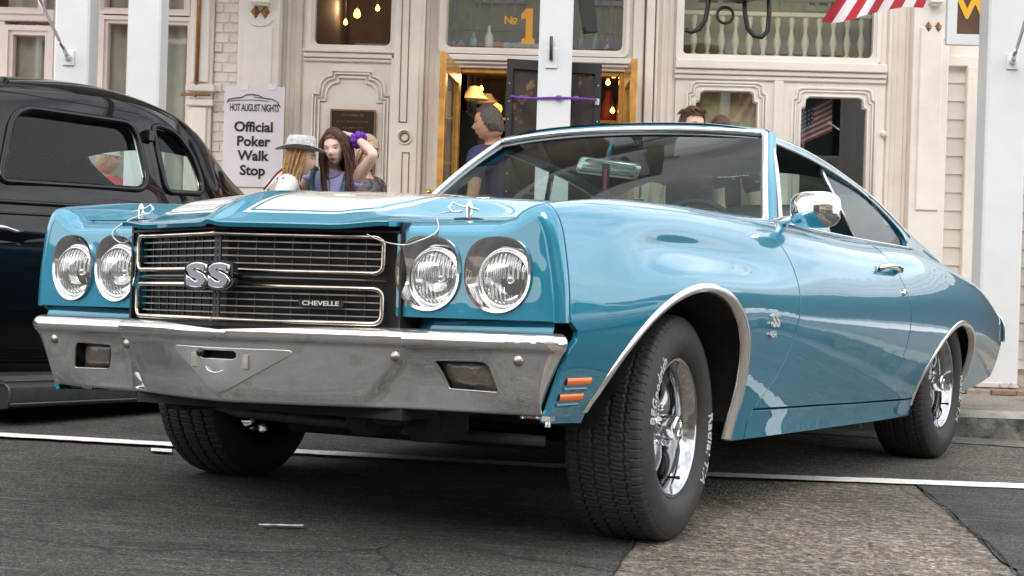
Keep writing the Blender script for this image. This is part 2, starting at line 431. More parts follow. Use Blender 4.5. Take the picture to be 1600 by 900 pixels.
def seam(pts, w=.016, dz=.0095):
    P_ = []
    for (a, b) in zip(pts, pts[1:]):
        a = np.array(a); b = np.array(b); n = max(2, int(np.linalg.norm(b - a) / .03))
        for j in range(n): P_.append(a + (b - a) * j / n)
    P_ = np.array(P_); off = np.cumsum(rng.normal(0, .003, len(P_))); off -= np.linspace(off[0], off[-1], len(P_)); t = np.gradient(P_, axis=0); nn = np.column_stack([-t[:, 1], t[:, 0]]); nn /= np.linalg.norm(nn, axis=1)[:, None] + 1e-9
    for nm, m, ww, dd in (('road_seam', M_seam, 1.0, .002),):
        k = MB(); vs = []
        for p, n_, o_ in zip(P_, nn, off):
            for s in (-1, 1): q = p + n_ * (o_ + s * w * ww * rng.uniform(.35, 1.0)); vs.append((q[0], q[1], gz(q[0], q[1]) + dz + dd))
        k.add(vs, [(2 * i, 2 * i + 1, 2 * i + 3, 2 * i + 2) for i in range(len(P_) - 1)]); tag(k.build(nm, m), kind='structure')
seam([A, B_, C_], .004); seam([D_, E_, F_, (F_[0] + .2, 3.3)], .0065); seam([D_, (9, 6.6)], .005)
M_line = mat('worn_white_road_paint', (.80, .80, .77), rough=.8, noise=(40, .18), grime=(22, (.16, .155, .15), .60))
def line(px0, py0, px1, py1, hw0, hw1, n=40):
    k = MB(); vs = []
    for i in range(n + 1):
        t = i / n; x = px0 + (px1 - px0) * t; y = py0 + (py1 - py0) * t; h = hw0 + (hw1 - hw0) * t
        for s in (-1, 1):
            p = gpt(x, y + s * h); j = rng.normal(0, .003); vs.append((p[0], p[1] + j, gz(p[0], p[1] + j) + .012))
    k.add(vs, [(2 * i, 2 * i + 1, 2 * i + 3, 2 * i + 2) for i in range(n)]); return tag(k.build('road_marking', M_line), kind='structure')
line(-260, 669, 1105, 745.5, 2.9, 3.2, 70); line(1105, 745.5, 1900, 775, 3.2, 4.2, 40); line(236, 707, 268, 709, 2.2, 2.4, 4)
line(404, 826, 474, 827, 1.0, 1.2, 6)
M_kerb = mat('old_concrete_kerb', (.17, .16, .145), rough=.9, noise=(9, .4), bump=(60, .6), grime=(6, (.045, .042, .038), .47)); M_cap = mat('lit_kerb_top', (.36, .345, .32), rough=.85, noise=(14, .25), bump=(80, .5))  # paler cap: the kerb's lit top rounding put into its colour
M_conc = mat('pebbly_concrete', (.24, .215, .185), rough=.9, noise=(70, .45), bump=(120, .8), grime=(3, (.15, .13, .11), .55))
SW = .065                                        # pavement level
def kerb_piece(x0, x1):
    k = MB(); secs = []
    for x in (x0 + .004, x1 - .004):
        b = gz(x, KERB_Y); t = max(SW, b + .02)
        secs.append([(x, KERB_Y, b - .1), (x, KERB_Y + .006, b + .45 * (t - b)), (x, KERB_Y + .02, t - .025), (x, KERB_Y + .045, t - .004), (x, KERB_Y + .17, t + .004), (x, KERB_Y + .17, b - .1)])
    q = np.array(secs); k.grid(q, smooth=False); c_ = MB(); c_.grid(np.array([r[2:5] for r in q]) + [0, -.002, .002], smooth=False); return k, c_
kb = empty('kerb', (0, 0, 0)); kb['kind'] = 'structure'
for i, x in enumerate(np.arange(-9, 12, 1.5)): a_, c_ = kerb_piece(x, x + 1.5); st_ = a_.build('kerb_stone', M_kerb, kb); c_.build('lit_edge', M_cap, st_)
# gutter pan
sheet('gutter', ragged([(-9, KERB_Y - .30), (12, KERB_Y - .30), (12, KERB_Y + .02), (-9, KERB_Y + .02)], .004, .3), .008, mat('gutter_concrete', (.20, .19, .175), rough=.9, noise=(8, .4), bump=(90, .5), grime=(4, (.07, .065, .06), .5)))
k = MB(); k.add([(-9, KERB_Y + .17, SW), (12, KERB_Y + .17, SW), (12, 9.46, .085), (-9, 9.46, .085)], [(0, 1, 2, 3)]); tag(k.build('pavement', M_conc), kind='structure')
# boardwalk: planks running across, on a low edge beam
BW = .118
M_plank = [mat('boardwalk_plank_%s' % n, c, rough=.75, noise=(16, .35), bump=(40, .4)) for n, c in (('brown', (.21, .15, .105)), ('grey', (.26, .21, .165)), ('pale', (.31, .25, .19)))]
bwk = empty('boardwalk'); bwk['kind'] = 'structure'
pm = [MB().bbox((0, -1.40, -.03), (.139, 1.40, 0), .004).mesh('plank') for _ in range(3)]
for me, m in zip(pm, M_plank): me.materials.append(m)
for i in range(60):
    o = link('plank', pm[int(rng.integers(3))], bwk); o.location = (-4.4 + i * .143, 10.86 + rng.normal(0, .006), BW + rng.normal(0, .0025))
k = MB(); k.box((-4.5, 9.47, .03), (4.4, 12.3, BW - .032)); k.build('edge_beam', M_plank[0], bwk)
# ================================================================ teal coupe
CARM = Matrix(((-0.468267822, 0.883586356, -0.000630388, -0.43144468), (-0.883418443, -0.468164679, 0.0198415561, 5.16853607),
               (0.0172366027, 0.00984805894, 0.999802938, -0.05067133), (0, 0, 0, 1)))
car = empty('parked_car', label='teal blue muscle coupe with white hood stripes parked nose out at the kerb', cat='car')
car.matrix_world = CARM

def paint_mat(name, col, flake=.35, deep=None):
    m = mat(name, col, rough=.32, metal=flake, coat=1.0, spec=.1)
    t = m.node_tree; b = t.nodes['Principled BSDF']; tc = t.nodes['Texture Coordinate']
    b.inputs['Coat Roughness'].default_value = .012; b.inputs['Coat IOR'].default_value = 1.85
    # metallic flake: a fine sparkle in the colour, and a very slight orange peel in the lacquer
    v = t.nodes.new('ShaderNodeTexNoise'); v.inputs['Scale'].default_value = 900; v.inputs['Detail'].default_value = 1
    r = t.nodes.new('ShaderNodeValToRGB'); r.color_ramp.elements[0].position = .25; r.color_ramp.elements[0].color = tuple(x * .8 for x in col) + (1,)
    r.color_ramp.elements[1].position = .75; r.color_ramp.elements[1].color = tuple(min(1, x * 1.25) for x in col) + (1,)
    t.links.new(tc.outputs['Object'], v.inputs['Vector']); t.links.new(v.outputs['Fac'], r.inputs['Fac'])
    n = t.nodes.new('ShaderNodeTexNoise'); n.inputs['Scale'].default_value = 5.5; n.inputs['Detail'].default_value = 2
    bp = t.nodes.new('ShaderNodeBump'); bp.inputs['Strength'].default_value = .022; bp.inputs['Distance'].default_value = .05
    t.links.new(tc.outputs['Object'], n.inputs['Vector']); t.links.new(n.outputs['Fac'], bp.inputs['Height']); t.links.new(bp.outputs['Normal'], b.inputs['Coat Normal'])
    t.links.new(r.outputs['Color'], b.inputs['Base Color'])
    return m
TEAL = (.013, .228, .355)
M_paint = paint_mat('teal_metallic_paint', TEAL)
M_chrome = mat('chrome', (.80, .80, .81), rough=.035, metal=1.0)
M_bump = mat('weathered_chrome', (.75, .75, .75), rough=.045, metal=.87, bump=(18, .035), grime=(16, (.60, .59, .58), .56))
M_trim = mat('bright_trim', (.80, .80, .80), rough=.14, metal=.78)
M_dull = mat('dull_trim', (.42, .39, .36), rough=.32, metal=1.0, noise=(14, .35))
M_black = mat('satin_black', (.012, .012, .013), rough=.45)
M_gloss = mat('gloss_black', (.010, .010, .012), rough=.25)
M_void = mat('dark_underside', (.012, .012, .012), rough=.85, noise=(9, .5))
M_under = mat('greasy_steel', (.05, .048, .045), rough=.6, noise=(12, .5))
M_rub = mat('tyre_rubber', (.034, .032, .031), rough=.62, noise=(30, .25), bump=(220, .08))
M_amber = mat('amber_lens', (.85, .17, .012), rough=.18, coat=.5)
M_red = mat('red_lens', (.45, .012, .012), rough=.15, coat=.6)
M_lens = glass_mat('headlamp_glass', (.93, .95, .95), ior=1.5)
M_wind = glass_mat('tinted_windscreen', (.50, .63, .60), ior=1.35)
M_side = glass_mat('clear_side_glass', (.82, .90, .88), ior=1.32)
M_white = mat('white_vinyl', (.70, .70, .66), rough=.45, noise=(20, .06))
M_dash = mat('dark_teal_vinyl', (.02, .035, .04), rough=.5)
M_liner = mat('black_headliner', (.02, .022, .024), rough=.8)
M_wtext = mat('white_lettering', (.60, .60, .58), rough=.6)
M_spring = mat('bare_aluminium', (.62, .62, .62), rough=.3, metal=1.0)

XS = [.90, .72, .50, .22, -.05, -.40, -.75, -1.30, -2.00, -2.50, -2.87, -3.30, -3.70, -4.03]
def sstep(a, b, x):
    t = np.clip((x - a) / (b - a), 0, 1); return t * t * t * (t * (6 * t - 15) + 10)
SEC = [
 [(.855,.335),(.865,.37),(.882,.43),(.905,.54),(.905,.64),(.899,.71),(.893,.76),(.880,.825),(.842,.872),(.765,.846)],
 [(.845,.330),(.860,.365),(.885,.43),(.918,.54),(.922,.64),(.915,.71),(.905,.77),(.888,.84),(.836,.898),(.733,.856)],
 [(.838,.320),(.858,.36),(.893,.42),(.930,.54),(.938,.64),(.929,.715),(.914,.785),(.892,.860),(.830,.922),(.715,.876)],
 [(.840,.290),(.862,.335),(.900,.41),(.942,.54),(.955,.650),(.941,.733),(.899,.803),(.890,.868),(.825,.937),(.712,.899)],
 [(.845,.255),(.865,.31),(.902,.40),(.946,.54),(.960,.650),(.947,.733),(.900,.804),(.889,.873),(.822,.944),(.713,.918)],
 [(.862,.215),(.876,.285),(.902,.38),(.938,.53),(.957,.645),(.947,.727),(.909,.802),(.890,.876),(.818,.947),(.722,.940)],
 [(.868,.205),(.880,.285),(.905,.38),(.940,.53),(.957,.640),(.949,.722),(.924,.800),(.888,.882),(.816,.947),(.748,.962)],
 [(.870,.205),(.882,.285),(.907,.38),(.942,.53),(.958,.640),(.950,.720),(.926,.796),(.886,.876),(.812,.938),(.745,.956)],
 [(.868,.215),(.880,.285),(.906,.38),(.942,.53),(.958,.640),(.952,.720),(.927,.793),(.884,.868),(.808,.930),(.742,.948)],
 [(.850,.235),(.868,.300),(.900,.39),(.942,.53),(.958,.635),(.955,.715),(.933,.790),(.890,.868),(.815,.930),(.745,.955)],
 [(.845,.265),(.865,.320),(.900,.40),(.940,.53),(.955,.625),(.950,.702),(.929,.775),(.886,.850),(.815,.907),(.742,.945)],
 [(.840,.300),(.856,.345),(.888,.42),(.925,.53),(.940,.610),(.935,.680),(.917,.742),(.876,.812),(.808,.864),(.730,.885)],
 [(.825,.330),(.842,.370),(.868,.44),(.894,.53),(.903,.595),(.899,.652),(.887,.702),(.853,.763),(.793,.806),(.705,.815)],
 [(.802,.360),(.815,.390),(.836,.45),(.854,.53),(.860,.580),(.858,.620),(.849,.653),(.818,.690),(.772,.716),(.685,.728)]]
_SY = spl(XS, [[p[0] for p in s] for s in SEC]); _SZ = spl(XS, [[p[1] for p in s] for s in SEC])
KN = np.arange(10.0)
def side(u, v):
    """left body side: u = x, v = 0 (sill) .. 9 (hood gap / window sill)"""
    Bv = ncs_weights(KN, np.clip(v, 0, 9))
    return np.stack([u, (Bv * _SY(u)).sum(1), (Bv * _SZ(u)).sum(1)], -1)
# front and rear wheel openings, seen from the side
def arch_f(x, z):                                # positive outside the opening
    a = np.where(x > .02, .550, .415); b = np.where(z > .33, .362, .8)
    k = np.where(x > .02, 1.85, 2.25)
    return (np.abs((x - .02) / a) ** k + np.abs((z - .33) / b) ** k) ** (1 / k) - 1
def arch_r(x, z):
    a = np.where(x > -2.87, .46, .38); b = np.where(z > .30, .318, .8); k = np.where(x > -2.87, 1.8, 2.3)
    return (np.abs((x + 2.87) / a) ** k + np.abs((z - .30) / b) ** k) ** (1 / k) - 1
xdoorf = spl([.20, .33, .41, .50, .61, .72, .83, .93, 1.0], [-.52, -.545, -.645, -.715, -.755, -.765, -.74, -.64, -.60])
xdoorr = spl([.20, .31, .48, .68, .80, .90, 1.0], [-1.93, -1.975, -2.045, -2.045, -2.0, -1.96, -1.93])
G = .0048
SILL = .318
cf = lambda u, v, P: (xdoorf(P[:, 2]) * -1 + P[:, 0]) - G           # ahead of the door gap
zsill = lambda x: np.interp(x, [-2.3, -.5], [.300, .322])
for mir in (False, True):
    panel('front_fender', side, (.90, -.80), (0, 9), 150, 84,
          [cf, lambda u, v, P: .7905 - P[:, 0] - .041 * (sstep(.600, .560, P[:, 2]) - .80 * sstep(.555, .505, P[:, 2])), lambda u, v, P: arch_f(P[:, 0], P[:, 2]),
           lambda u, v, P: np.where(P[:, 0] < -.2, P[:, 2] - .228, 1)], M_paint, car, mirror=mir, flip=True)
    d = panel('door', side, (-.48, -2.10), (0, 9), 140, 84,
          [lambda u, v, P: xdoorf(P[:, 2]) - G - P[:, 0], lambda u, v, P: P[:, 0] - xdoorr(P[:, 2]) - G, lambda u, v, P: P[:, 2] - zsill(P[:, 0]) - G], M_paint, car, mirror=mir, flip=True)
    panel('rocker_panel', side, (-.50, -2.45), (0, 3), 120, 40,
          [lambda u, v, P: zsill(P[:, 0]) - P[:, 2] - G, lambda u, v, P: arch_r(P[:, 0], P[:, 2]), lambda u, v, P: -cf(u, v, P) - 2 * G,
           lambda u, v, P: P[:, 2] - .228], M_paint, car, mirror=mir, flip=True)
# greenhouse: quarter panel, sail panel and roof are one skin
GX = [-1.33, -1.70, -2.05, -2.40, -2.75, -3.10, -3.45, -3.75, -4.03]
#      rail (y, z)       shoulder-mid          inner roof                centre
GR = [[(.575,1.312),(.605,1.285)], [(.584,1.299),(.612,1.272)], [(.592,1.262),(.622,1.235)], [(.600,1.208),(.632,1.178)],
      [(.606,1.146),(.642,1.108)], [(.612,1.062),(.655,1.022)], [(.635,.958),(.675,.932)], [(.660,.838),(.69,.822)], [(.655,.735),(.675,.731)]]
RC = [1.364, 1.388, 1.380, 1.336, 1.262, 1.15, 1.01, .872, .752]
_RY = spl(GX, [[g[1][0], g[0][0], g[0][0] - .075, .30, 0] for g in GR])
_RZ = spl(GX, [[g[1][1], g[0][1], g[0][1] + (c - g[0][1]) * .42, g[0][1] + (c - g[0][1]) * .86, c] for g, c in zip(GR, RC)])
def skin(u, v):
    """the whole rear half: features 0..9 as the body side, 10 mid glass, 11 and 12 rail, 13 and 14 inner roof, 15 centre line"""
    Y9 = _SY(u); Z9 = _SZ(u); RY = _RY(u); RZ = _RZ(u)
    my = .5 * (Y9[:, 9] + RY[:, 0]) + .008; mz = .5 * (Z9[:, 9] + RZ[:, 0])
    Y = np.column_stack([Y9, my, RY]); Z = np.column_stack([Z9, mz, RZ])
    Bv = ncs_weights(np.arange(16.0), np.clip(v, 0, 15))
    return np.stack([u, (Bv * Y).sum(1), (Bv * Z).sum(1)], -1)
# side window opening (x, z)
WIN = [(-.99, .955), (-1.36, 1.283), (-1.70, 1.262), (-2.05, 1.222), (-2.36, 1.170), (-2.56, 1.105), (-2.70, 1.035), (-2.755, .985), (-2.70, .945), (-2.0, .948), (-1.3, .955)]
WINR = rounded(WIN, [0, .02, .3, .3, .3, .2, .12, .04, .06, .3, .3], 6)
wsd = poly_sd(WINR)
tail = lambda P: P[:, 0] + 4.0 - .28 * (P[:, 2] - .73)
for mir in (False, True):
    panel('quarter_panel', skin, (-1.86, -4.03), (0, 12.0), 190, 150,
          [lambda u, v, P: np.where(v < 9.3, xdoorr(P[:, 2]) - G - P[:, 0], -1.9 - P[:, 0]), lambda u, v, P: arch_r(P[:, 0], P[:, 2]),
           lambda u, v, P: np.where(P[:, 0] > -2.5, P[:, 2] - zsill(P[:, 0]) - G, 1), lambda u, v, P: tail(P),
           lambda u, v, P: np.where((v < 8.9), 1, -wsd(P[:, 0], P[:, 2]))],
          M_paint, car, mirror=mir, flip=True, nofl=lambda u, v, P: (v > 11.99) | ((u > -1.9001) & (v > 9.3)))
    r_ = panel('roof', skin, (-1.285, -2.50), (10.5, 15), 100, 60,
          [lambda u, v, P: -1.372 + .085 * (1 - (P[:, 1] / .573) ** 2) - P[:, 0], lambda u, v, P: np.where(v < 12.3, -wsd(P[:, 0], P[:, 2]), 1), lambda u, v, P: np.where(P[:, 0] > -1.8998, 1, v - 11.9999)],
          M_paint, car, mirror=mir, flip=True, flange=0)
    panel('trunk_lid', skin, (-3.18, -4.03), (12, 15), 40, 20, [lambda u, v, P: tail(P)], M_paint, car, mirror=mir, flip=True, flange=0)
    panel('rear_window', skin, (-2.50, -3.18), (12, 15), 20, 12, [], M_wind, car, mirror=mir, flip=True, flange=0)
# ---------------------------------------------------------------- hood (V-nosed, raised centre dome)
hz_val = spl([-.74, -.40, -.05, .22, .50, .72, .95, 1.12], [.950, .934, .911, .892, .869, .852, .836, .826])   # valley beside the dome
hz_top = spl([-.05, 0, .055, .105, .185, .28, .50, .75, 1.10, 1.50, 1.90], [.812, .824, .850, .874, .904, .922, .944, .961, .978, .991, .996])   # dome, by distance behind the lip
XF = lambda y: 1.110 - .372 * np.sqrt(y * y + .0002)            # leading edge of the V
def hood_z(x, y):
    a = np.abs(y); s = XF(y) - x
    top = hz_top(np.clip(s, -.04, 1.88)) - .010 * (a / .36) ** 2 * np.clip(s / .3, 0, 1)
    val = np.minimum(hz_val(x), hz_val(x) - .0 + .010 * np.clip((a - .60) / .12, 0, 1) ** 2)
    lo = .300 + .085 * sstep(.15, .7, s); w = 1 - sstep(lo, lo + .150, a)
    ridge = .007 * np.exp(-(a / .020) ** 2) * sstep(.55, .15, s)
    return val + np.maximum(top - val, -.01) * w + ridge
def hood_fn(u, v):
    """u = y, v = 0 (rear) .. 1 (leading edge) .. 1.35 (lip rolled down)"""
    a = np.abs(u); xf = XF(np.clip(u, -.47, .47))
    xr = -.64 - .08 * (a / .72) ** 2
    t = np.clip(v, 0, 1); t = 1 - (1 - t) ** 1.35; x = xr + (xf - .006 - xr) * t
    z = hood_z(x, u)
    w = np.clip((v - 1) / .35, 0, 1); an = np.minimum(w * 2, 1) * math.pi / 2
    return np.stack([x + .006 * np.sin(an) - np.clip(w - .5, 0, 1) * .010, u, z - .004 * (1 - np.cos(an)) - np.clip(w - .5, 0, 1) * .020], -1)
hood_front_side = .775
hood = panel('hood', hood_fn, (-.725, .725), (0, 1.35), 190, 170,
             [lambda u, v, P: np.interp(P[:, 0], [-.75, -.4, .2, .5, .9], [.738, .716, .706, .709, .73]) - np.abs(u),
              lambda u, v, P: np.where(np.abs(u) > .452, hood_front_side + .02 * (.72 - np.abs(u)) - P[:, 0], 1)], M_paint, car, flip=True)
# white stripes: paint on the hood, masked in the car's own coordinates
M_hood = M_paint.copy(); M_hood.name = 'teal_paint_with_white_stripes'; hood.data.materials[0] = M_hood
def stripe_nodes(m):
    t = m.node_tree; b = t.nodes['Principled BSDF']; N = t.nodes.new; K = t.links.new
    tc = N('ShaderNodeTexCoord'); sp = N('ShaderNodeSeparateXYZ'); K(tc.outputs['Object'], sp.inputs[0])
    def M(op, a, bb=None, c=None):
        n = N('ShaderNodeMath'); n.operation = op
        for i, q in enumerate((a, bb, c)):
            if q is None: continue
            if hasattr(q, 'is_linked') or hasattr(q, 'node'): K(q, n.inputs[i])
            else: n.inputs[i].default_value = q
        return n.outputs[0]
    x, y = sp.outputs['X'], sp.outputs['Y']
    ay = M('ABSOLUTE', y)
    front = M('SUBTRACT', M('SUBTRACT', 1.046, M('MULTIPLY', ay, .372)), x)          # metres behind the stripe's front edge
    def box(i0, o0, f0, rr):
        # rounded outer front corner
        dy = M('SUBTRACT', o0, ay); df = M('SUBTRACT', front, f0); di = M('SUBTRACT', ay, i0)
        ax = M('MAXIMUM', M('SUBTRACT', rr, dy), 0.0); bx = M('MAXIMUM', M('SUBTRACT', rr, df), 0.0)
        r = M('SUBTRACT', rr, M('SQRT', M('ADD', M('MULTIPLY', ax, ax), M('MULTIPLY', bx, bx))))
        d = M('MINIMUM', r, di)
        return M('GREATER_THAN', d, 0.0)
    outer = box(.052, .368, 0.0, .10); mid = box(.061, .359, .010, .092); inner = box(.071, .349, .021, .082)
    mask = M('MINIMUM', M('ADD', M('SUBTRACT', outer, mid), inner), 1.0)
    old = b.inputs['Base Color'].links[0].from_socket
    mi = N('ShaderNodeMix'); mi.data_type = 'RGBA'; K(mask, mi.inputs['Factor']); K(old, mi.inputs[6]); mi.inputs[7].default_value = (.80, .80, .78, 1)
    K(mi.outputs[2], b.inputs['Base Color'])
    me_ = M('MULTIPLY', M('SUBTRACT', 1.0, mask), .35); K(me_, b.inputs['Metallic'])
stripe_nodes(M_hood)

# ---------------------------------------------------------------- headlamp panels
HL = [(.545, .045), (.740, .020)]              # lens centre y, extra x
ZL = .700
def xface(y, z):  return .880 - .123 * (np.abs(y) - .43) - .010 * (.84 - z)
# outline where the panel meets fender and hood (u 0..1 up the side, 1..2 over the top to the grille), and the face inside it
_vs = np.linspace(3.45, 8.75, 40); _sec = side(np.full(40, .795), _vs); _sec = _sec[_sec[:, 2] > .585]
_yt = np.linspace(_sec[-1, 1] - .012, .448, 30); _zt = np.where(_yt < .715, hood_z(np.full_like(_yt, .785), _yt) - .003, np.interp(_yt, [.715, .80], [float(hood_z(np.array([.785]), np.array([.715]))[0]) - .003, _sec[-1, 2] + .0005]))
BO = np.vstack([np.column_stack([_sec[:, 1] - .001, _sec[:, 2], np.full(len(_sec), .797)]),
                np.column_stack([_yt, _zt, np.interp(_yt, [.448, .70, .79], [.783, .781, .793])])])
_l = np.concatenate([[0], np.cumsum(np.linalg.norm(np.diff(BO[:, :2], axis=0), axis=1))]); _t = np.linspace(0, _l[-1], 160)
BO = np.column_stack([np.interp(_t, _l, BO[:, k]) for k in range(3)])
for _ in range(6): BO[1:-1] = .5 * BO[1:-1] + .25 * (BO[:-2] + BO[2:])
_tan = np.gradient(BO[:, :2], axis=0); _nor = np.column_stack([-_tan[:, 1], _tan[:, 0]]); _nor /= np.linalg.norm(_nor, axis=1)[:, None]
for _ in range(40): _nor[1:-1] = .5 * _nor[1:-1] + .25 * (_nor[:-2] + _nor[2:])
_nor /= np.linalg.norm(_nor, axis=1)[:, None]
RO = np.interp(np.arange(160), [0, 50, 85, 159], [.034, .040, .046, .040])[:, None]
FO = BO[:, :2] + _nor * RO
_fs = [spl(np.arange(160.0), c) for c in (FO[:, 0], FO[:, 1], BO[:, 0], BO[:, 1], BO[:, 2])]
face_poly = poly_sd([tuple(p) for p in FO[::3]] + [tuple(FO[-1]), (.448, FO[-1, 1]), (.448, .592), (FO[0, 0], .592)])
FO_I = np.linspace(0, 159, 160)
def strip(u, v):
    fy, fz, by, bz, bx = [np.interp(u, FO_I, c) for c in (FO[:, 0], FO[:, 1], BO[:, 0], BO[:, 1], BO[:, 2])]
    s_, c_ = np.sin(v * math.pi / 2), np.cos(v * math.pi / 2); xf = xface(fy, fz)
    return np.stack([bx + (xf - bx) * c_, fy + (by - fy) * s_, fz + (bz - fz) * s_], -1)
def headp(u, v):
    return np.stack([xface(u, v), u, v], -1)
def bez_d(u, P, k):                             # distance outside headlamp opening k
    yc, zc = HL[k][0] - .006, ZL + .004
    dy = (P[:, 1] - yc) / .092; dz = (P[:, 2] - zc) / .098
    n = np.where(dz > 0, 2.6, 2.1); return (np.abs(dy) ** n + np.abs(dz) ** n) ** (1 / n) - 1
for mir in (False, True):
    hp_ = panel('headlamp_panel', headp, (.446, .90), (.588, .88), 130, 90,
          [lambda u, v, P: bez_d(u, P, 0), lambda u, v, P: bez_d(u, P, 1), lambda u, v, P: face_poly(P[:, 1], P[:, 2]) + .0006], M_paint, car, mirror=mir, flange=.03,
          nofl=lambda u, v, P: (face_poly(P[:, 1], P[:, 2]) < -.0004) & (u > .449) & (v > .593))
    panel('headlamp_panel_edge', strip, (0, 159), (0, 1), 160, 14, [], M_paint, car, mirror=mir, flange=.012, flip=True,
          nofl=lambda u, v, P: v < .01)
def tri_fan_ring(mb, ptsA, ptsB, smooth=True):
    mb.grid(np.stack([np.array(ptsA), np.array(ptsB)], 0), smooth=smooth, wrap=True)
M_reflector = mat('lamp_reflector', (.82, .82, .82), rough=.12, metal=1.0)
def lens_mat():
    m = bpy.data.materials.new('fluted_lamp_glass'); m.use_nodes = True; t = m.node_tree; t.nodes.clear(); N = t.nodes.new; K = t.links.new
    tc = N('ShaderNodeTexCoord'); wv = N('ShaderNodeTexWave'); wv.bands_direction = 'Y'; wv.inputs['Scale'].default_value = 26; wv.inputs['Distortion'].default_value = .6
    bp = N('ShaderNodeBump'); bp.inputs['Strength'].default_value = .5; bp.inputs['Distance'].default_value = .006
    tr = N('ShaderNodeBsdfTransparent'); tr.inputs[0].default_value = (.90, .92, .92, 1)
    gl = N('ShaderNodeBsdfGlossy'); gl.inputs['Roughness'].default_value = .05; df = N('ShaderNodeBsdfDiffuse'); df.inputs[0].default_value = (.62, .62, .60, 1)
    m1 = N('ShaderNodeMixShader'); m1.inputs[0].default_value = .16; m2 = N('ShaderNodeMixShader'); m2.inputs[0].default_value = .24; o = N('ShaderNodeOutputMaterial')
    K(tc.outputs['Object'], wv.inputs['Vector']); K(wv.outputs['Fac'], bp.inputs['Height']); K(bp.outputs[0], gl.inputs['Normal']); K(bp.outputs[0], df.inputs['Normal'])
    K(tr.outputs[0], m1.inputs[1]); K(df.outputs[0], m1.inputs[2]); K(m1.outputs[0], m2.inputs[1]); K(gl.outputs[0], m2.inputs[2]); K(m2.outputs[0], o.inputs[0])
    return m
M_flute = lens_mat(); M_bez = mat('bezel_chrome', (.80, .80, .81), rough=.09, metal=1.0)
for s in (1, -1):
    for k in (0, 1):
        yc, zc = HL[k][0], ZL; n = 48
        lamp = MB(); bez = MB(); ring = MB(); gl = MB()
        out, inn, out2, lip = [], [], [], []
        for i in range(n):
            w = 2 * math.pi * i / n; cy_, sz_ = math.cos(w), math.sin(w); nn = 2.6 if sz_ > 0 else 2.1
            r = (abs(cy_) ** nn + abs(sz_) ** nn) ** (-1 / nn)
            y0, z0 = yc - .006 + .0925 * r * cy_, ZL + .004 + .0985 * r * sz_
            y1, z1 = yc - .006 + .083 * r * cy_, ZL + .004 + .089 * r * sz_
            xf = float(xface(np.array(y0), np.array(z0)))
            out.append((xf - .012, s * y0, z0)); out2.append((xf + .010, s * (y0 - .002 * cy_), z0 - .002 * sz_)); lip.append((xf + .008, s * y1, z1))
            xl = float(xface(np.array(yc), np.array(zc))) - .018
            inn.append((xl, s * (yc + .004 + .0735 * cy_), zc - .006 + .0735 * sz_))
        bez.grid(np.array([out, out2, lip, inn]), wrap=True, flip=(s > 0))
        xl = float(xface(np.array(yc), np.array(zc))) - .018; yl, zl = yc + .004, zc - .006
        hd = empty('headlight'); hd.parent = car
        b = bez.build('bezel', M_bez, hd, sharp=50)
        ring.lathe([(.0735, xl - .004), (.0745, xl + .006), (.070, xl + .010), (.0665, xl + .006), (.066, xl - .004)], 40, 'x', (0, s * yl, zl)); ring.build('retaining_ring', M_trim, hd)
        rf = MB(); rf.lathe([(.067, xl - .002), (.060, xl - .020), (.045, xl - .040), (.024, xl - .052), (.004, xl - .056)], 32, 'x', (0, s * yl, zl))
        rf.lathe([(.012, xl - .05), (.012, xl - .022), (.008, xl - .016), (.001, xl - .015)], 14, 'x', (0, s * yl, zl)); rf.build('reflector', M_reflector, hd)
        gl.lathe([(.0675, xl + .003), (.058, xl + .011), (.040, xl + .018), (.020, xl + .022), (.0005, xl + .023)], 40, 'x', (0, s * yl, zl)); gl.build('lens', M_flute, hd)
# recess behind the lamps and grille so that nothing shows through
bk = MB()
for s in (1, -1):
    bk.box((.70, s * .44, .56), (.78, s * .86, .83))
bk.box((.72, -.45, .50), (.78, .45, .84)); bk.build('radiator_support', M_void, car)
# ---------------------------------------------------------------- grille
M_upr = mat('grille_upright', (.05, .05, .05), rough=.4, metal=.6); M_slat = mat('grille_slat', (.34, .33, .32), rough=.4, metal=.8, noise=(20, .3)); M_cop = mat('worn_bright_moulding', (.68, .60, .53), rough=.2, metal=1.0, noise=(11, .3))
gr = empty('grille'); gr.parent = car
XG = lambda y: 1.072 - .405 * abs(y)            # V of the grille face
GW = .462
sur = MB()                                      # black surround plate set back, with walls
for s in (1, -1):
    sur.add([(XG(0) - .055, 0, .545), (XG(GW) - .055, s * GW, .545), (XG(GW) - .055, s * GW, .825), (XG(0) - .055, 0, .825)], [(0, 1, 2, 3) if s > 0 else (3, 2, 1, 0)])
    sur.box((.80, s * (GW - .001), .555), (.885, s * (GW + .006), .835))
    # bottom and top shelves
    for z0, z1 in ((.551, .557), (.806, .812)):
        vs = [(XG(0) - .055, 0, z0), (XG(GW) - .055, s * GW, z0), (XG(GW) + .004, s * GW, z0), (XG(0) + .004, 0, z0)]
        vs += [(a, b, z1) for a, b, _ in vs]
        sur.add(vs, [(0, 1, 2, 3), (4, 5, 6, 7), (0, 1, 5, 4), (3, 2, 6, 7), (1, 2, 6, 5)])
sur.build('surround', M_black, gr)
def vpt(y, z, d=0.0): return (XG(y) + d, y, z)
ZU = (.700, .795); ZD = (.569, .660)            # upper and lower openings
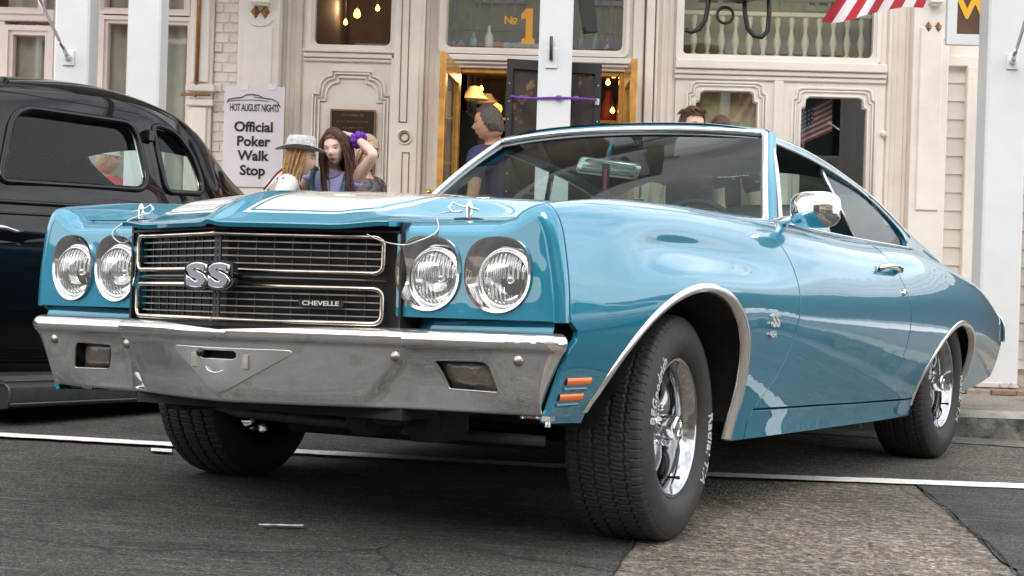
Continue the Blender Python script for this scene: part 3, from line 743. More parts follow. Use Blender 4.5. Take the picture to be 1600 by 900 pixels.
for zz in (ZU, ZD):
    fr = MB()                                   # bright frame: a C at each outer end, joined across the nose
    pts = []
    R = .022
    for s in (1, -1):
        p = [(0, zz[1])] + [(s * (GW - .040 - R + R * math.sin(a)), zz[1] - R + R * math.cos(a)) for a in np.linspace(0, math.pi / 2, 6)]
        p += [(s * (GW - .040 - R + R * math.cos(a)), zz[0] + R - R * math.sin(a)) for a in np.linspace(0, math.pi / 2, 6)] + [(0, zz[0])]
        fr.tube([vpt(y, z, .002) for y, z in p], .0066, 8)
    fr.build('frame', M_cop, gr)
    nb = 5
    for i in range(1, nb):
        z = zz[0] + (zz[1] - zz[0]) * i / nb
        for s in (1, -1):
            m = MB(); y1 = s * (GW - .050)
            a = np.array(vpt(0, z, -.012)); b = np.array(vpt(y1, z, -.012)); t = .0018
            m.add([a + (0, 0, -t), b + (0, 0, -t), b + (0, 0, t), a + (0, 0, t), a + (-.020, 0, -t), b + (-.020, 0, -t), b + (-.020, 0, t), a + (-.020, 0, t)],
                  [(0, 1, 2, 3), (3, 2, 6, 7), (0, 1, 5, 4)]); m.build('slat', M_slat, gr)
    vb = MB()
    for s in (1, -1):
        for i in range(0, 9):
            y = s * (GW - .05) * (i + .02) / 9; y = y if i else s * .006
            w = .0014 if i else .0045
            x = XG(y) - (.020 if i else .010)
            vb.box((x - .006, y - w, zz[0]), (x, y + w, zz[1]))
    vb.build('upright_bars', M_upr, gr)
cb = MB()                                       # bar across the middle
for s in (1, -1): cb.tube([vpt(s * y, .680, .0) for y in (0, .15, .30, .37, GW - .03)], [.0085, .0085, .008, .007, .003], 8)
cb.build('centre_bar', M_gloss, gr)
# SS emblem: two fat letters with a bright face on a dark block
AX = Matrix(((0, 0, 1, 0), (1, 0, 0, 0), (0, 1, 0, 0), (0, 0, 0, 1)))           # text x -> +y, text y -> +z, facing +x
def ontext(body, size, name, m, parent, base, yaw=0.0, **k):
    me = text_mesh(body, size, **k); me.transform(Matrix.Translation(base) @ Matrix.Rotation(yaw, 4, 'Z') @ AX); return link(name, me, parent, m)
M_face = mat('polished_letter_face', (.26, .26, .28), rough=.3, metal=1.0)
em = empty('emblem'); em.parent = gr
ontext('SS', .080, 'letter_block', M_gloss, em, (1.083, .0, .680), extrude=.010, bold=.0115, spacing=1.16, sx=1.74)
ontext('SS', .080, 'letter_edge', M_chrome, em, (1.0945, .0, .680), extrude=.002, bold=.0040, bevel=.0020, spacing=1.16, sx=1.74)
ontext('SS', .080, 'letter_face', M_face, em, (1.1012, .0, .680), extrude=.0006, bold=.0030, spacing=1.16, sx=1.74)
yaw_r = math.atan2(-.405, 1) * -1
bd = empty('name_badge'); bd.parent = gr
yb = .272
RY3 = Matrix.Rotation(-math.atan(.405) * -1, 4, 'Z')
bm = MB(); bm.bbox((-.003, -.060, -.010), (.0, .060, .010), .002); me = bm.mesh('badge_plate'); me.transform(Matrix.Translation((XG(yb) + .004, yb, .618)) @ RY3); link('badge_plate', me, bd, M_black)
ontext('CHEVELLE', .0165, 'badge_letters', M_wtext, bd, (XG(yb) + .0055, yb, .618), yaw=math.atan(.405), extrude=.001, bold=.0003, spacing=1.0, sx=1.33)
# ---------------------------------------------------------------- front bumper
BP = [(-.150, .561), (-.060, .561), (-.022, .560), (-.004, .552), (.004, .536), (-.001, .519), (-.010, .505), (-.014, .47), (-.018, .43), (-.024, .39), (-.032, .362), (-.046, .349), (-.10, .346)]
_bd = spl(np.arange(len(BP)), [p[0] for p in BP]); _bz = spl(np.arange(len(BP)), [p[1] for p in BP])
TRI = [(-.215, .492), (.215, .492), (.03, .385), (0, .375), (-.03, .385)]
tri_sd = poly_sd(rounded(TRI, [.03, .03, .03, 0, .03], 4))
def bumper(u, v):
    """u along the bar, v over the profile from the top ledge to the underside"""
    d = _bd(v); z = _bz(v); a = np.abs(u); q = np.clip((.515 - z) / .165, 0, 1)
    ph = np.clip((a - .845) / .155, 0, 1); an = ph * math.radians(88)
    y = np.minimum(a, .845) + .068 * np.sin(an) + d * np.sin(an) * .85 - .080 * q * ph
    xc = 1.068 - .335 * np.sqrt(a * a + .0009)
    xo = .904 - .135 * (np.minimum(a, .845) - .49)
    ys = .490 - .13 * q
    w = sstep(ys - .018, ys + .040, a)
    x = np.maximum(xc, xo) - .020 * w * np.sin(math.pi * np.clip(q, 0, 1)) ** .8 * sstep(.80, .60, a)
    x = x - .055 * (1 - np.cos(an)) + d * (.25 + .75 * np.cos(an)) - .030 * q * np.clip(a / .5, 0, 1) ** 2 - .010 * q * ph
    return np.stack([x, np.sign(u) * y, z], -1)
LAMP = [(.560, .480), (.712, .483), (.735, .405), (.590, .408)]
lamp_sd = poly_sd(rounded(LAMP, [.006, .02, .008, .006], 4))
SLOT = rounded([(-.075, .487), (.055, .487), (.055, .463), (-.075, .463)], .011, 4); slot_sd = poly_sd(SLOT)
bump = panel('front_bumper', bumper, (-1, 1), (0, len(BP) - 1), 420, 130,
      [lambda u, v, P: np.where((v > 5.5) & (v < 10.5), -lamp_sd(np.abs(u), P[:, 2]), 1), lambda u, v, P: np.where((v > 5.5) & (v < 10.5), -slot_sd(u, P[:, 2]), 1)], M_bump, car, flange=.006, flip=True)
def on_bump(u, z):
    """point on the bumper face at height z"""
    vv = np.linspace(4.5, 11, 200); P = bumper(np.full(200, u), vv); i = int(np.argmin(np.abs(P[:, 2] - z))); return P[i]
M_pk = mat('smoked_lamp_lens', (.14, .12, .105), rough=.22, coat=.6, bump=(60, .5))
for s in (1, -1):
    m = MB(); w = MB(); c = [on_bump(s * a, z) for a, z in LAMP]; n_ = np.array([1, .25 * s, 0]); b = [p - n_ * .034 for p in c]
    cc = sum(np.array(p) for p in b) / 4
    w.add(c + b, [(0, 1, 5, 4), (1, 2, 6, 5), (2, 3, 7, 6), (3, 0, 4, 7)]); pl = empty('parking_lamp'); pl.parent = car
    w.build('lamp_housing', M_gloss, pl)
    g = []
    for i in range(13):
        row = []
        for j in range(9):
            s_, t_ = i / 12, j / 8
            p = (1 - t_) * ((1 - s_) * b[0] + s_ * b[1]) + t_ * ((1 - s_) * b[3] + s_ * b[2]); p = cc + (p - cc) * .985
            row.append(p + n_ * (.014 * (1 - (2 * s_ - 1) ** 4) * (1 - (2 * t_ - 1) ** 4) + .0012 * math.sin(26 * math.hypot(s_ - .62, (t_ - .45) * .6))))
        g.append(row)
    m.grid(np.array(g), flip=(s < 0)); m.build('lens', M_pk, pl)
    for a, z in ((.462, .488), (.800, .490)):
        p = on_bump(s * a, z); k = MB(); k.lathe([(.0145, -.002), (.0135, .003), (.009, .006), (.001, .007)], 14, 'x', tuple(p)); k.build('bumper_bolt', M_dull, car)
    if s > 0: k = MB(); k.lathe([(.008, 0), (.008, .018), (.005, .022), (.0005, .022)], 6, 'z', (.80, s * .865, .325)); k.box((.785, s * .865 - .012, .34), (.81, s * .865 + .012, .352)); k.build('bumper_stud', M_spring, car)
# satin number-plate recess in the middle of the bar
M_satin = mat('satin_chrome', (.66, .655, .65), rough=.26, metal=.85, noise=(8, .10), bump=(14, .12))
def tri_fn(u, v):
    vv = np.linspace(4.2, 11, 220); us = np.linspace(-.26, .26, 60); tab = np.array([np.interp(-v_ if False else v, *(lambda P: (P[::-1, 2], P[::-1, 0]))(bumper(np.full(220, q), vv))) for q in us for v_ in (0,)]) if False else None
    B_ = bumper(np.tile(us, 220), np.repeat(vv, 60)).reshape(220, 60, 3); i = np.clip((u + .26) / .52 * 59, 0, 58.999); i0 = i.astype(int); f_ = i - i0
    z0 = B_[:, 30, 2]; k_ = np.clip(np.interp(-v, -z0, np.arange(220.0)), 0, 218.999); k0 = k_.astype(int); g_ = k_ - k0
    X = (B_[k0, i0, 0] * (1 - f_) + B_[k0, i0 + 1, 0] * f_) * (1 - g_) + (B_[k0 + 1, i0, 0] * (1 - f_) + B_[k0 + 1, i0 + 1, 0] * f_) * g_
    return np.stack([X + .0022 + .0035 * np.clip((.492 - v) / .115, 0, 1), u, v], -1)
panel('plate_recess', tri_fn, (-.25, .25), (.37, .50), 60, 30, [lambda u, v, P: tri_sd(u, v), lambda u, v, P: -slot_sd(u, v)], M_satin, car, flange=.004)
# slot behind the number-plate recess, tabs and hook
k = MB(); p = on_bump(0, .475); k.box((p[0] - .06, -.10, .455), (p[0] - .035, .08, .495)); k.build('plate_slot', M_void, car)
for y in (-.098, .078):
    k = MB(); p = on_bump(y, .462); k.bbox((p[0] - .002, y - .012, .440), (p[0] + .0055, y + .012, .478), .001); k.build('plate_tab', M_dull, car)

k = MB(); p = on_bump(-.066, .478); k.lathe([(.011, -.02), (.012, .010), (.008, .016), (.0005, .017)], 12, 'x', tuple(p)); k.build('tow_eye', M_gloss, car)
k = MB(); p = on_bump(-.01, .44)
k.tube([(p[0] + .004 - .010 * abs(t) ** 3, -.01 + .045 * math.sin(t), .462 - .035 * math.cos(t)) for t in np.linspace(-1.4, 1.4, 12)], .0018, 5); k.build('plate_wire', M_trim, car)
# valance between lamps and bumper
for mir in (1, -1):
    k = MB(); P_ = []
    for y in np.linspace(0, .875, 24):
        x = min(1.0 - .38 * abs(y) + .0, .99) - .045 if y < .46 else .815 - .05 * (y - .46)
        P_.append([(x, mir * y, .62 if y > .46 else .567), (x + .004, mir * y, .575 if y > .46 else .560), (x + .02, mir * y, .548), (x - .04, mir * y, .53)])
    k.grid(np.array(P_), flip=(mir < 0)); k.build('bumper_filler', M_paint, car)
# ---------------------------------------------------------------- windscreen, pillars, bright mouldings
ws_top = lambda y: np.array([-1.385 + .085 * (1 - (y / .573) ** 2), y, 1.334 - .022 * (abs(y) / .573) ** 2.2])
ws_bot = lambda y: np.array([-.968 + .26 * (1 - (y / .745) ** 2), y, .962 + .035 * (1 - (y / .745) ** 2)])
def ws(s, t):
    p = ws_bot(s * .745) * (1 - t) + ws_top(s * .573) * t; b = .022 * math.sin(math.pi * t) * (1 - s * s * .3)
    return p + np.array([b * .5, 0, b])
k = MB(); k.grid(np.array([[ws(s, t) for t in np.linspace(0, 1, 14)] for s in np.linspace(-1, 1, 40)])); wsc = k.build('windscreen', M_wind, car)
k = MB(); top = [ws(s, 1.0) + (0.006, 0, .004) for s in np.linspace(-1, 1, 50)]
for s in (1, -1):
    k2 = [ws(s, t) + np.array([.004, s * .002, .003]) for t in np.linspace(-.02, 1.0, 24)]
    k.tube(k2, .0125, 8)
k.tube(top, .0125, 8); k.build('windscreen_moulding', M_trim, wsc)
k = MB(); rows = []
for q in np.linspace(-1, 1, 61):
    a_ = ws(q, 1.0); f_ = 1 - .45 * abs(q) ** 3; xb = -1.372 + .085 * (1 - (a_[1] / .573) ** 2) - .10
    Pz = skin(np.full(60, xb), np.linspace(11.6, 15, 60)); zb = float(np.interp(abs(a_[1]), Pz[::-1, 1], Pz[::-1, 2]))
    e_ = np.array([xb, a_[1], zb + .0012]); b0 = a_ + np.array([.004, 0, .010]); b1 = a_ + np.array([.006, 0, .010 + .009 * f_]); b2 = a_ + np.array([-.006, 0, .010 + .019 * f_]); b3 = a_ + np.array([-.03, 0, .010 + .024 * f_]); b3[2] = max(b3[2], 0)
    rows.append([b0, b1, b2, b3 * .75 + e_ * .25, .4 * b3 + .6 * e_ + (0, 0, .003 * f_), e_])
k.grid(np.array(rows), flip=True); k.build('roof_header', M_paint, car)
for s in (1, -1):
    # A pillar: a flat-sided post from cowl to roof
    k = MB(); rows = []
    for t in np.linspace(-.03, 1.02, 24):
        a = ws(s, min(t, 1)) + (0 if t <= 1 else 1) * (ws(s, 1) - ws(s, .98)); o = np.array([-.62, s * .78, .10]); o /= np.linalg.norm(o)
        w_ = .052 - .006 * t
        b_ = a + np.array([-w_, s * (.022 + .004 * t), .004])
        rows.append([a + np.array([.0, -s * .012, -.012]), a, a + np.array([-.006, s * .012, .004]), .5 * (a + b_) + np.array([.002, s * .012, .004]), b_ + np.array([.004, s * .004, 0]), b_ + np.array([-.004, -s * .01, -.004]), a + np.array([-.04, -s * .03, -.02])])
    k.grid(np.array(rows), flip=(s < 0)); k.build('windscreen_pillar', M_paint, car, sharp=60)
    # drip moulding along pillar, roof edge and sail panel
    RYv = lambda x: _RY(np.array([x]))[0, 1]; RZv = lambda x: _RZ(np.array([x]))[0, 1]
    base = ws(s, 0) + np.array([-.058, s * .034, .004])
    tp = np.array([-1.40, s * (RYv(-1.40) + .012), RZv(-1.40) - .006])
    pts = [base * (1 - t) + tp * t + np.array([0, s * .006, .018]) * math.sin(math.pi * t) for t in np.linspace(0, 1, 18)]
    k = MB(); k.tube(pts, .0085, 8); k.build('pillar_moulding', M_trim, car)
    pts = [tp] + [np.array([x, s * (RYv(x) + .010), RZv(x) - .008]) for x in np.linspace(-1.46, -2.50, 30)]
    x0 = pts[-1]
    for x, v_ in ((-2.60, 11.0), (-2.70, 10.75), (-2.785, 10.45), (-2.84, 10.2), (-2.865, 9.9)):
        q_ = skin(np.array([x]), np.array([v_]))[0]; q_[1] = s * (q_[1] + .003); pts.append(q_)
    k = MB(); k.tube(pts, [.0070] * (len(pts) - 4) + [.006, .005, .004, .003], 8); k.build('drip_moulding', M_trim, car)
    # bright window frame trim and weather strip
    def winpt(x, z, off=.004):
        # outer skin point at (x, z) near the window opening
        vv = np.linspace(8.6, 12.2, 160); P = skin(np.full(160, x), vv); i = int(np.argmin(np.abs(P[:, 2] - z) + 0)); return np.array([x, s * (P[i, 1] + off), z])
    k = MB(); k.tube([winpt(x, z) for x, z in WINR if -2.74 < x < -1.33 and z > .97], .0055, 6); k.build('window_moulding', M_trim, car)
    k = MB(); k.tube([winpt(x, np.interp(x, [-2.7, -2.0, -1.3, -.99], [.947, .950, .957, .957]), .012) for x in np.linspace(-2.70, -1.02, 30)], .0060, 6); k.build('belt_moulding', M_trim, car)
    # glass: the driver's window is wound down to a sliver; quarter window is up
    cut = .40
    def gl_pt(x, z): 
        t = (z - .95) / .34; y = .728 - (.728 - .590) * t
        return (x, s * y, z)
    qo = rounded([(-2.02, .95), (-1.90, 1.243), (-2.05, 1.225), (-2.36, 1.172), (-2.55, 1.105), (-2.66, 1.02), (-2.70, .95)], [0, 0, .1, .1, .1, .05, 0], 5)
    k = MB(); k.add([gl_pt(x, z) for x, z in qo], [tuple(range(len(qo)))]); k.build('quarter_glass', M_side, car)
    k = MB(); k.tube([gl_pt(-2.02 + .003, .945), gl_pt(-1.895, 1.245)], .0085, 8); k.build('quarter_glass_frame', M_trim, car)
    k = MB(); k.tube([gl_pt(-2.00, .945), gl_pt(-1.873, 1.243)], .007, 8); k.build('window_seal', M_black, car)
    # inner trim of the sail panel seen through the quarter window
    k = MB(); k.add([(-2.42, s * .66, 1.16), (-2.74, s * .68, .97), (-2.74, s * .50, .96), (-2.42, s * .50, 1.17)], [(0, 1, 2, 3)]); k.build('inner_trim', M_white, car)
    # wheel lip mouldings
    for nm, fn_, cx_, cz_, rng_ in (('front', arch_f, .02, .33, (-150, 173)), ('rear', arch_r, -2.87, .30, (-155, 186))):
        k = MB(); o1, o2, o3, o4 = [], [], [], []
        for w in np.radians(np.linspace(rng_[0] + 90 - 90, rng_[1], 70)):
            # angle from the rear (-x) side over the top to the front
            pass
        for w in np.linspace(math.radians(196), math.radians(-8 if nm == 'front' else -6), 80):
            dx_, dz_ = math.cos(w), math.sin(w); lo, hi = .1, .8
            for _ in range(40):
                mid_ = .5 * (lo + hi)
                if fn_(np.array(cx_ + dx_ * mid_), np.array(cz_ + dz_ * mid_)) > 0: hi = mid_
                else: lo = mid_
            x, z = cx_ + dx_ * hi, cz_ + dz_ * hi
            vv = np.linspace(0, 6, 240); P = side(np.full(240, x), vv); i = int(np.argmin(np.abs(P[:, 2] - z)))
            if z < P[0, 2] + (.028 if dx_ > 0 else .012): continue
            y = P[i, 1]; r2 = .020
            x2, z2 = cx_ + dx_ * (hi + r2), cz_ + dz_ * (hi + r2); Q = side(np.full(240, x2), vv); j = int(np.argmin(np.abs(Q[:, 2] - z2))); y2 = Q[j, 1]
            o1.append((x - dx_ * .006, s * (y - .022), z - dz_ * .006)); o2.append((x - dx_ * .004, s * (y + .004), z - dz_ * .004)); o3.append(((x + x2) / 2, s * ((y + y2) / 2 + .0075), (z + z2) / 2)); o4.append((x2, s * (y2 + .0005), z2))
        k.grid(np.array([o1, o2, o3, o4]), flip=(s > 0)); k.build('wheel_lip_moulding', M_trim, car)
        # inner wheel house
        k = MB(); g1, g2 = [], []
        for w in np.linspace(math.radians(187), math.radians(-4), 30):
            g1.append((cx_ + math.cos(w) * .44, s * .92, cz_ + math.sin(w) * .37)); g2.append((cx_ + math.cos(w) * .44, s * .50, cz_ + math.sin(w) * .37))
        g1 = [(a, s * (float(np.interp(c, side(np.full(120, a), np.linspace(0, 6, 120))[:, 2], side(np.full(120, a), np.linspace(0, 6, 120))[:, 1])) - .012), c) for a, b, c in g1]
        k.grid(np.array([g1, g2]), flip=(s < 0))
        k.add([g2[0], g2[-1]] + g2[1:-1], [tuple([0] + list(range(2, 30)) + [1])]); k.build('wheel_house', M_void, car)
    # side marker lamps
    for z in (.437, .396):
        k = MB(); xs = np.linspace(.752, .630, 12) - (.437 - z) * -.25; rows = []
        for x in xs:
            def yy(zz): P = side(np.full(80, x), np.linspace(0, 5, 80)); return float(np.interp(zz, P[:, 2], P[:, 1]))
            rows.append([(x, s * (yy(z + .012) - .004), z + .0125), (x, s * (yy(z + .008) + .004), z + .010), (x, s * (yy(z) + .0045), z - .006), (x, s * (yy(z - .01) - .004), z - .0105)])
        k.grid(np.array(rows), flip=(s > 0)); k.build('side_marker', M_amber, car)
        k = MB()
        for x in xs:
            pass
        k.tube([(x, s * (float(np.interp(z - .018, side(np.full(80, x), np.linspace(0, 5, 80))[:, 2], side(np.full(80, x), np.linspace(0, 5, 80))[:, 1])) + .001), z - .018) for x in xs], .0045, 6); k.build('marker_surround', M_paint, car)
# ---------------------------------------------------------------- wheels
def tyre_mesh():
    R0, HW = .337, .105
    na, nt_ = 168, 900
    # profile across the tyre: (axial, radius) from inner bead over the tread to outer bead
    key = [(-.098, .205), (-.112, .214), (-.126, .240), (-.129, .268), (-.122, .300), (-.112, .318), (-.100, .3285), (-.06, .3355), (0, .337), (.06, .3355), (.100, .3285), (.112, .318), (.122, .300), (.129, .268), (.126, .240), (.112, .214), (.098, .205)]
    sx_ = spl(np.arange(17.0), [k[0] for k in key]); sr_ = spl(np.arange(17.0), [k[1] for k in key])
    t = np.concatenate([np.linspace(0, 4.6, 14), np.linspace(4.7, 11.3, na - 28), np.linspace(11.4, 16, 14)])
    ax = sx_(t); rr = sr_(t)
    th = np.linspace(0, 2 * math.pi, nt_, endpoint=False)
    global SW_R, SW_A
    o_ = t > 11.3; q_ = np.argsort(rr[o_]); SW_R, SW_A = rr[o_][q_], ax[o_][q_]
    A, T = np.meshgrid(ax, th, indexing='ij'); Rr = np.repeat(rr[:, None], nt_, 1)
    tread = (t > 4.7) & (t < 11.3); S = T * R0
    pit = 2 * math.pi * R0 / 76
    dep = np.zeros_like(A)
    for c, wz in ((-.068, .0042), (-.024, .0050), (.024, .0050), (.068, .0042)):
        zz = c + .0022 * np.clip(2.2 * np.sin(2 * math.pi * S / pit + c * 60), -1, 1)
        dep = np.maximum(dep, np.clip(1.6 - np.abs(A - zz) / (wz * .62), 0, 1))
    rib = np.floor((A + .1 + .046) / .046); sh = S + rib * .37 * pit + .35 * np.abs(((A + .1) / .046) % 1 - .5) * .012
    d2 = np.abs(((sh / pit) % 1) - .5) * pit; lat = np.clip(1.5 - d2 / .0013, 0, 1)
    d3 = np.abs(((sh / pit + .5) % 1) - .5) * pit; lat = np.maximum(lat * .8, .45 * np.clip(1.5 - d3 / .0011, 0, 1) * (np.abs(A) < .066))
    dep = np.maximum(dep, lat) * (tread[:, None] & (np.abs(A) < .117))
    Rr = Rr - .0070 * dep
    # fine circumferential ribs on the sidewall
    Rr = Rr + .0012 * np.exp(-((t[:, None] - 3.2) / .12) ** 2) * 0
    P = np.stack([Rr * np.sin(T), A, Rr * np.cos(T)], -1)
    m = MB(); m.grid(P, wrap=True, flip=True); return m.mesh('tyre')
ME_TYRE = tyre_mesh(); ME_TYRE.materials.append(M_rub)
def wheel_meshes():
    rim = MB()                                   # outside at +y
    rim.lathe([(.196, -.10), (.207, -.102), (.207, -.092), (.190, -.085), (.178, -.04), (.172, .02), (.176, .070), (.188, .084), (.193, .094), (.204, .097), (.2075, .102), (.2055, .106), (.199, .107), (.193, .103), (.187, .094), (.178, .086), (.170, .07), (.167, .02), (.170, -.02)], 72, 'y')
    r_ = rim.mesh('rim')
    spk = MB()
    for k in range(5):
        w = 2 * math.pi * k / 5 + .3; c, s_ = math.cos(w), math.sin(w); rows = []
        for q in np.linspace(0, 1, 9):
            rad = .040 + q * .132; hw = .036 - .016 * q + .010 * q ** 3; y = .040 - .030 * q + .020 * math.sin(q * math.pi) ; th_ = .022
            sec = []
            for a, b in ((-1, -.8), (-1, .1), (-.82, .75), (-.35, 1.0), (.35, 1.0), (.82, .75), (1, .1), (1, -.8)):
                sec.append((rad * s_ + a * hw * c, y + b * th_ * .5 + .004, rad * c - a * hw * s_))
            rows.append(sec)
        spk.grid(np.array(rows), flip=True)
    sp_ = spk.mesh('spokes')
    hub = MB(); hub.lathe([(.060, .0), (.060, .040), (.052, .050), (.0385, .054), (.0370, .100), (.0350, .112), (.0300, .116), (.0260, .1165), (.0250, .111), (.0005, .110)], 40, 'y')
    for k in range(5):
        w = 2 * math.pi * (k + .5) / 5 + .3; hub.lathe([(.010, .03), (.010, .062), (.007, .066), (.0005, .067)], 8, 'y', (.056 * math.sin(w), 0, .056 * math.cos(w)))
    hb_ = hub.mesh('hub_cap'); hb_.set_sharp_from_angle(angle=math.radians(40))
    dr = MB(); dr.lathe([(.15, -.03), (.15, .0), (.145, .006), (.03, .008), (.0005, .008)], 48, 'y')
    return r_, sp_, hb_, dr.mesh('brake_disc')
M_rimc = mat('worn_rim_chrome', (.50, .51, .53), rough=.09, metal=1.0); M_spk = mat('cast_spoke_metal', (.42, .42, .44), rough=.24, metal=.9)
ME_RIM, ME_SPK, ME_HUB, ME_DISC = wheel_meshes()
for me, m in ((ME_RIM, M_rimc), (ME_SPK, M_spk), (ME_HUB, M_chrome), (ME_DISC, M_under)): me.materials.append(m)
ME_RIM.set_sharp_from_angle(angle=math.radians(45))
def arc_letters(body, rad, size, centre, bold=.0009, spacing=1.0, sx=1.0):
    """letters on the outer sidewall, baseline towards the hub; centre = clockwise angle seen from outside"""
    me = text_mesh(body, size, extrude=.0008, bold=bold, spacing=spacing, sx=sx, res=2)
    n = len(me.vertices); co = np.empty(n * 3); me.vertices.foreach_get('co', co); co = co.reshape(-1, 3)
    ang = centre + co[:, 0] / rad; r = rad + co[:, 1]
    y = np.interp(r, SW_R, SW_A) + co[:, 2] + .0012
    # clockwise seen from +y looking towards -y, where +x points to the viewer's left
    P = np.stack([-r * np.sin(ang), y, r * np.cos(ang)], -1); me.vertices.foreach_set('co', P.ravel()); me.update(); return me
ME_L1 = arc_letters('Radial T/A', .262, .056, math.radians(108), spacing=1.05, sx=.92); ME_L1.materials.append(M_wtext)
ME_L2 = arc_letters('BFGoodrich', .262, .046, math.radians(-62), spacing=1.05, sx=.9); ME_L2.materials.append(M_wtext)
ME_VALVE = MB().lathe([(.004, 0), (.004, .03), (.0055, .031), (.0055, .04), (.0005, .041)], 8, 'y', (0, .07, -.155)).mesh('valve'); ME_VALVE.materials.append(M_black)
def wheel(x, y, z, sgn, steer, spin):
    w = empty('wheel'); w.parent = car; w.location = (x, y, z); w.rotation_euler = (0, 0, steer + (math.pi if sgn < 0 else 0))
    for nm, me in (('tyre', ME_TYRE), ('rim', ME_RIM), ('spokes', ME_SPK), ('hub_cap', ME_HUB), ('brake_disc', ME_DISC), ('tyre_lettering', ME_L1), ('tyre_lettering', ME_L2), ('valve', ME_VALVE)):
        o = link(nm, me, w)
        o.rotation_euler = (0, spin if nm not in ('tyre_lettering',) else spin * 0, 0)
    return w
wheel(.0, .748, .286, 1, math.radians(5), .25)
wheel(.0, -.775, .362, -1, math.radians(5), .6)
wheel(-2.845, .765, .356, 1, 0, .9)
wheel(-2.845, -.765, .40, -1, 0, .4)
# ---------------------------------------------------------------- running gear under the nose
k = MB()
k.tube([(.36, -.62, .30), (.42, -.45, .275), (.44, 0, .265), (.42, .45, .255), (.36, .62, .25)], .016, 8); k.build('sway_bar', M_under, car)
k = MB(); k.bbox((-.12, -.48, .20), (.16, .48, .30), .03); k.bbox((.25, -.40, .30), (.80, -.33, .40), .01); k.bbox((.25, .33, .30), (.80, .40, .40), .01); k.build('front_crossmember', M_void, car)
for s in (1, -1):
    k = MB(); k.tube([(.02, s * .42, .27), (.04, s * .66, .24)], [.045, .03], 8); k.tube([(-.12, s * .40, .27), (.02, s * .66, .24)], [.03, .025], 8); k.tube([(.06, s * .44, .28), (.05, s * .50, .46)], .05, 10)
    k.build('control_arm', M_under, car)
k = MB(); k.tube([(.18, -.60, .27), (.18, .60, .23)], .012, 8); k.build('tie_rod', M_under, car)
k = MB(); k.bbox((-.75, -.16, .165), (-.22, .16, .34), .05); k.bbox((-1.5, -.13, .19), (-.75, .13, .42), .06); k.build('oil_pan', M_under, car)
for s in (1, -1):
    k = MB(); k.tube([(-.35, s * .28, .33), (-.9, s * .30, .22), (-2.2, s * .32, .24), (-2.7, s * .45, .40), (-3.6, s * .50, .30)], .032, 10); k.tube([(-1.6, s * .32, .235), (-2.1, s * .32, .24)], .075, 12); k.build('exhaust_pipe', M_under, car)
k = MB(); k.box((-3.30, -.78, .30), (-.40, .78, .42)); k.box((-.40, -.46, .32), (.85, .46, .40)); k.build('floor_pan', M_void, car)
k = MB(); k.tube([(-2.845, -.66, .36), (-2.845, .66, .34)], .045, 10); k.lathe([(.02, -.13), (.10, -.08), (.13, 0), (.10, .08), (.02, .13)], 16, 'y', (-2.845, 0, .35)); k.build('rear_axle', M_under, car)
k = MB(); k.tube([(.66, -.30, .335), (.66, .10, .315)], .02, 8); k.bbox((.55, .18, .26), (.74, .30, .36), .03); k.bbox((.50, .35, .25), (.70, .47, .36), .03); k.build('radiator_brackets', M_void, car)
# ---------------------------------------------------------------- cabin
k = MB(); P_ = []
for y in np.linspace(-.70, .70, 30):
    c = .03 * (1 - (y / .7) ** 2)
    P_.append([(-.78 - .2 * (y / .7) ** 2, y, .935 + c), (-.98 - .08 * (y / .7) ** 2, y, .925 + c), (-1.10, y, .905 + c * .6), (-1.14, y, .86), (-1.12, y, .70)])
k.grid(np.array(P_)); k.build('dashboard', M_dash, car)
k = MB(); k.tube([(-1.185 - .185 * .35 * math.sin(w), .36 + .185 * math.cos(w), .875 + .175 * math.sin(w)) for w in np.linspace(0, 2 * math.pi, 40, endpoint=False)], .0125, 8, closed=True)
for w in (.1, math.pi - .1, -math.pi / 2): k.tube([(-1.17, .36, .86), (-1.185 - .065 * math.sin(w), .36 + .18 * math.cos(w), .875 + .17 * math.sin(w))], .011, 6)
k.lathe([(.05, -.02), (.045, .0), (.001, .01)], 16, 'x', (-1.16, .36, .865)); k.tube([(-1.16, .36, .86), (-.95, .36, .78)], .025, 8); k.build('steering_wheel', M_dash, car)
def seat(y, x=-1.93):
    st = empty('seat'); st.parent = car
    k = MB(); rows = []
    for t, (zz, dx, hw, th_) in enumerate(((.50, 0, .24, .09), (.68, -.03, .26, .10), (.86, -.07, .262, .095), (.98, -.10, .25, .085), (1.06, -.125, .225, .07), (1.09, -.14, .19, .045), (1.097, -.145, .12, .02))):
        ring_ = []
        for w in np.linspace(0, 2 * math.pi, 28, endpoint=False):
            c, s_ = math.cos(w), math.sin(w); n_ = 4; r = (abs(c) ** n_ + abs(s_) ** n_) ** (-1 / n_)
            pl_ = .006 * math.cos(c * r * hw / .035 * math.pi) if c * 0 + s_ > -2 and abs(s_) > .5 else 0
            ring_.append((x + dx + (th_ + pl_) * r * s_, y + hw * r * c, zz))
        rows.append(ring_)
    k.grid(np.array(rows), wrap=True, flip=True); k.f.append(tuple(len(k.v) - 28 + i for i in range(28))[::-1]); k.sm.append(True)
    k.build('seat_back', M_white, st)
    c_ = MB(); c_.bbox((x - .02, y - .25, .42), (x + .50, y + .25, .56), .05); c_.build('seat_cushion', M_white, st)
    return st
seat(.36); seat(-.36)
rs = empty('rear_seat'); rs.parent = car
k = MB(); k.bbox((-2.62, -.60, .52), (-2.42, .60, .93), .06); k.build('seat_back', M_white, rs)
k = MB(); k.bbox((-2.45, -.60, .42), (-2.0, .60, .56), .05); k.build('seat_cushion', M_white, rs)
k = MB(); k.box((-3.15, -.62, .90), (-2.60, .62, .93)); k.build('parcel_shelf', M_dash, car)
k = MB()                                         # headliner, its own sheet below the roof
G_ = []
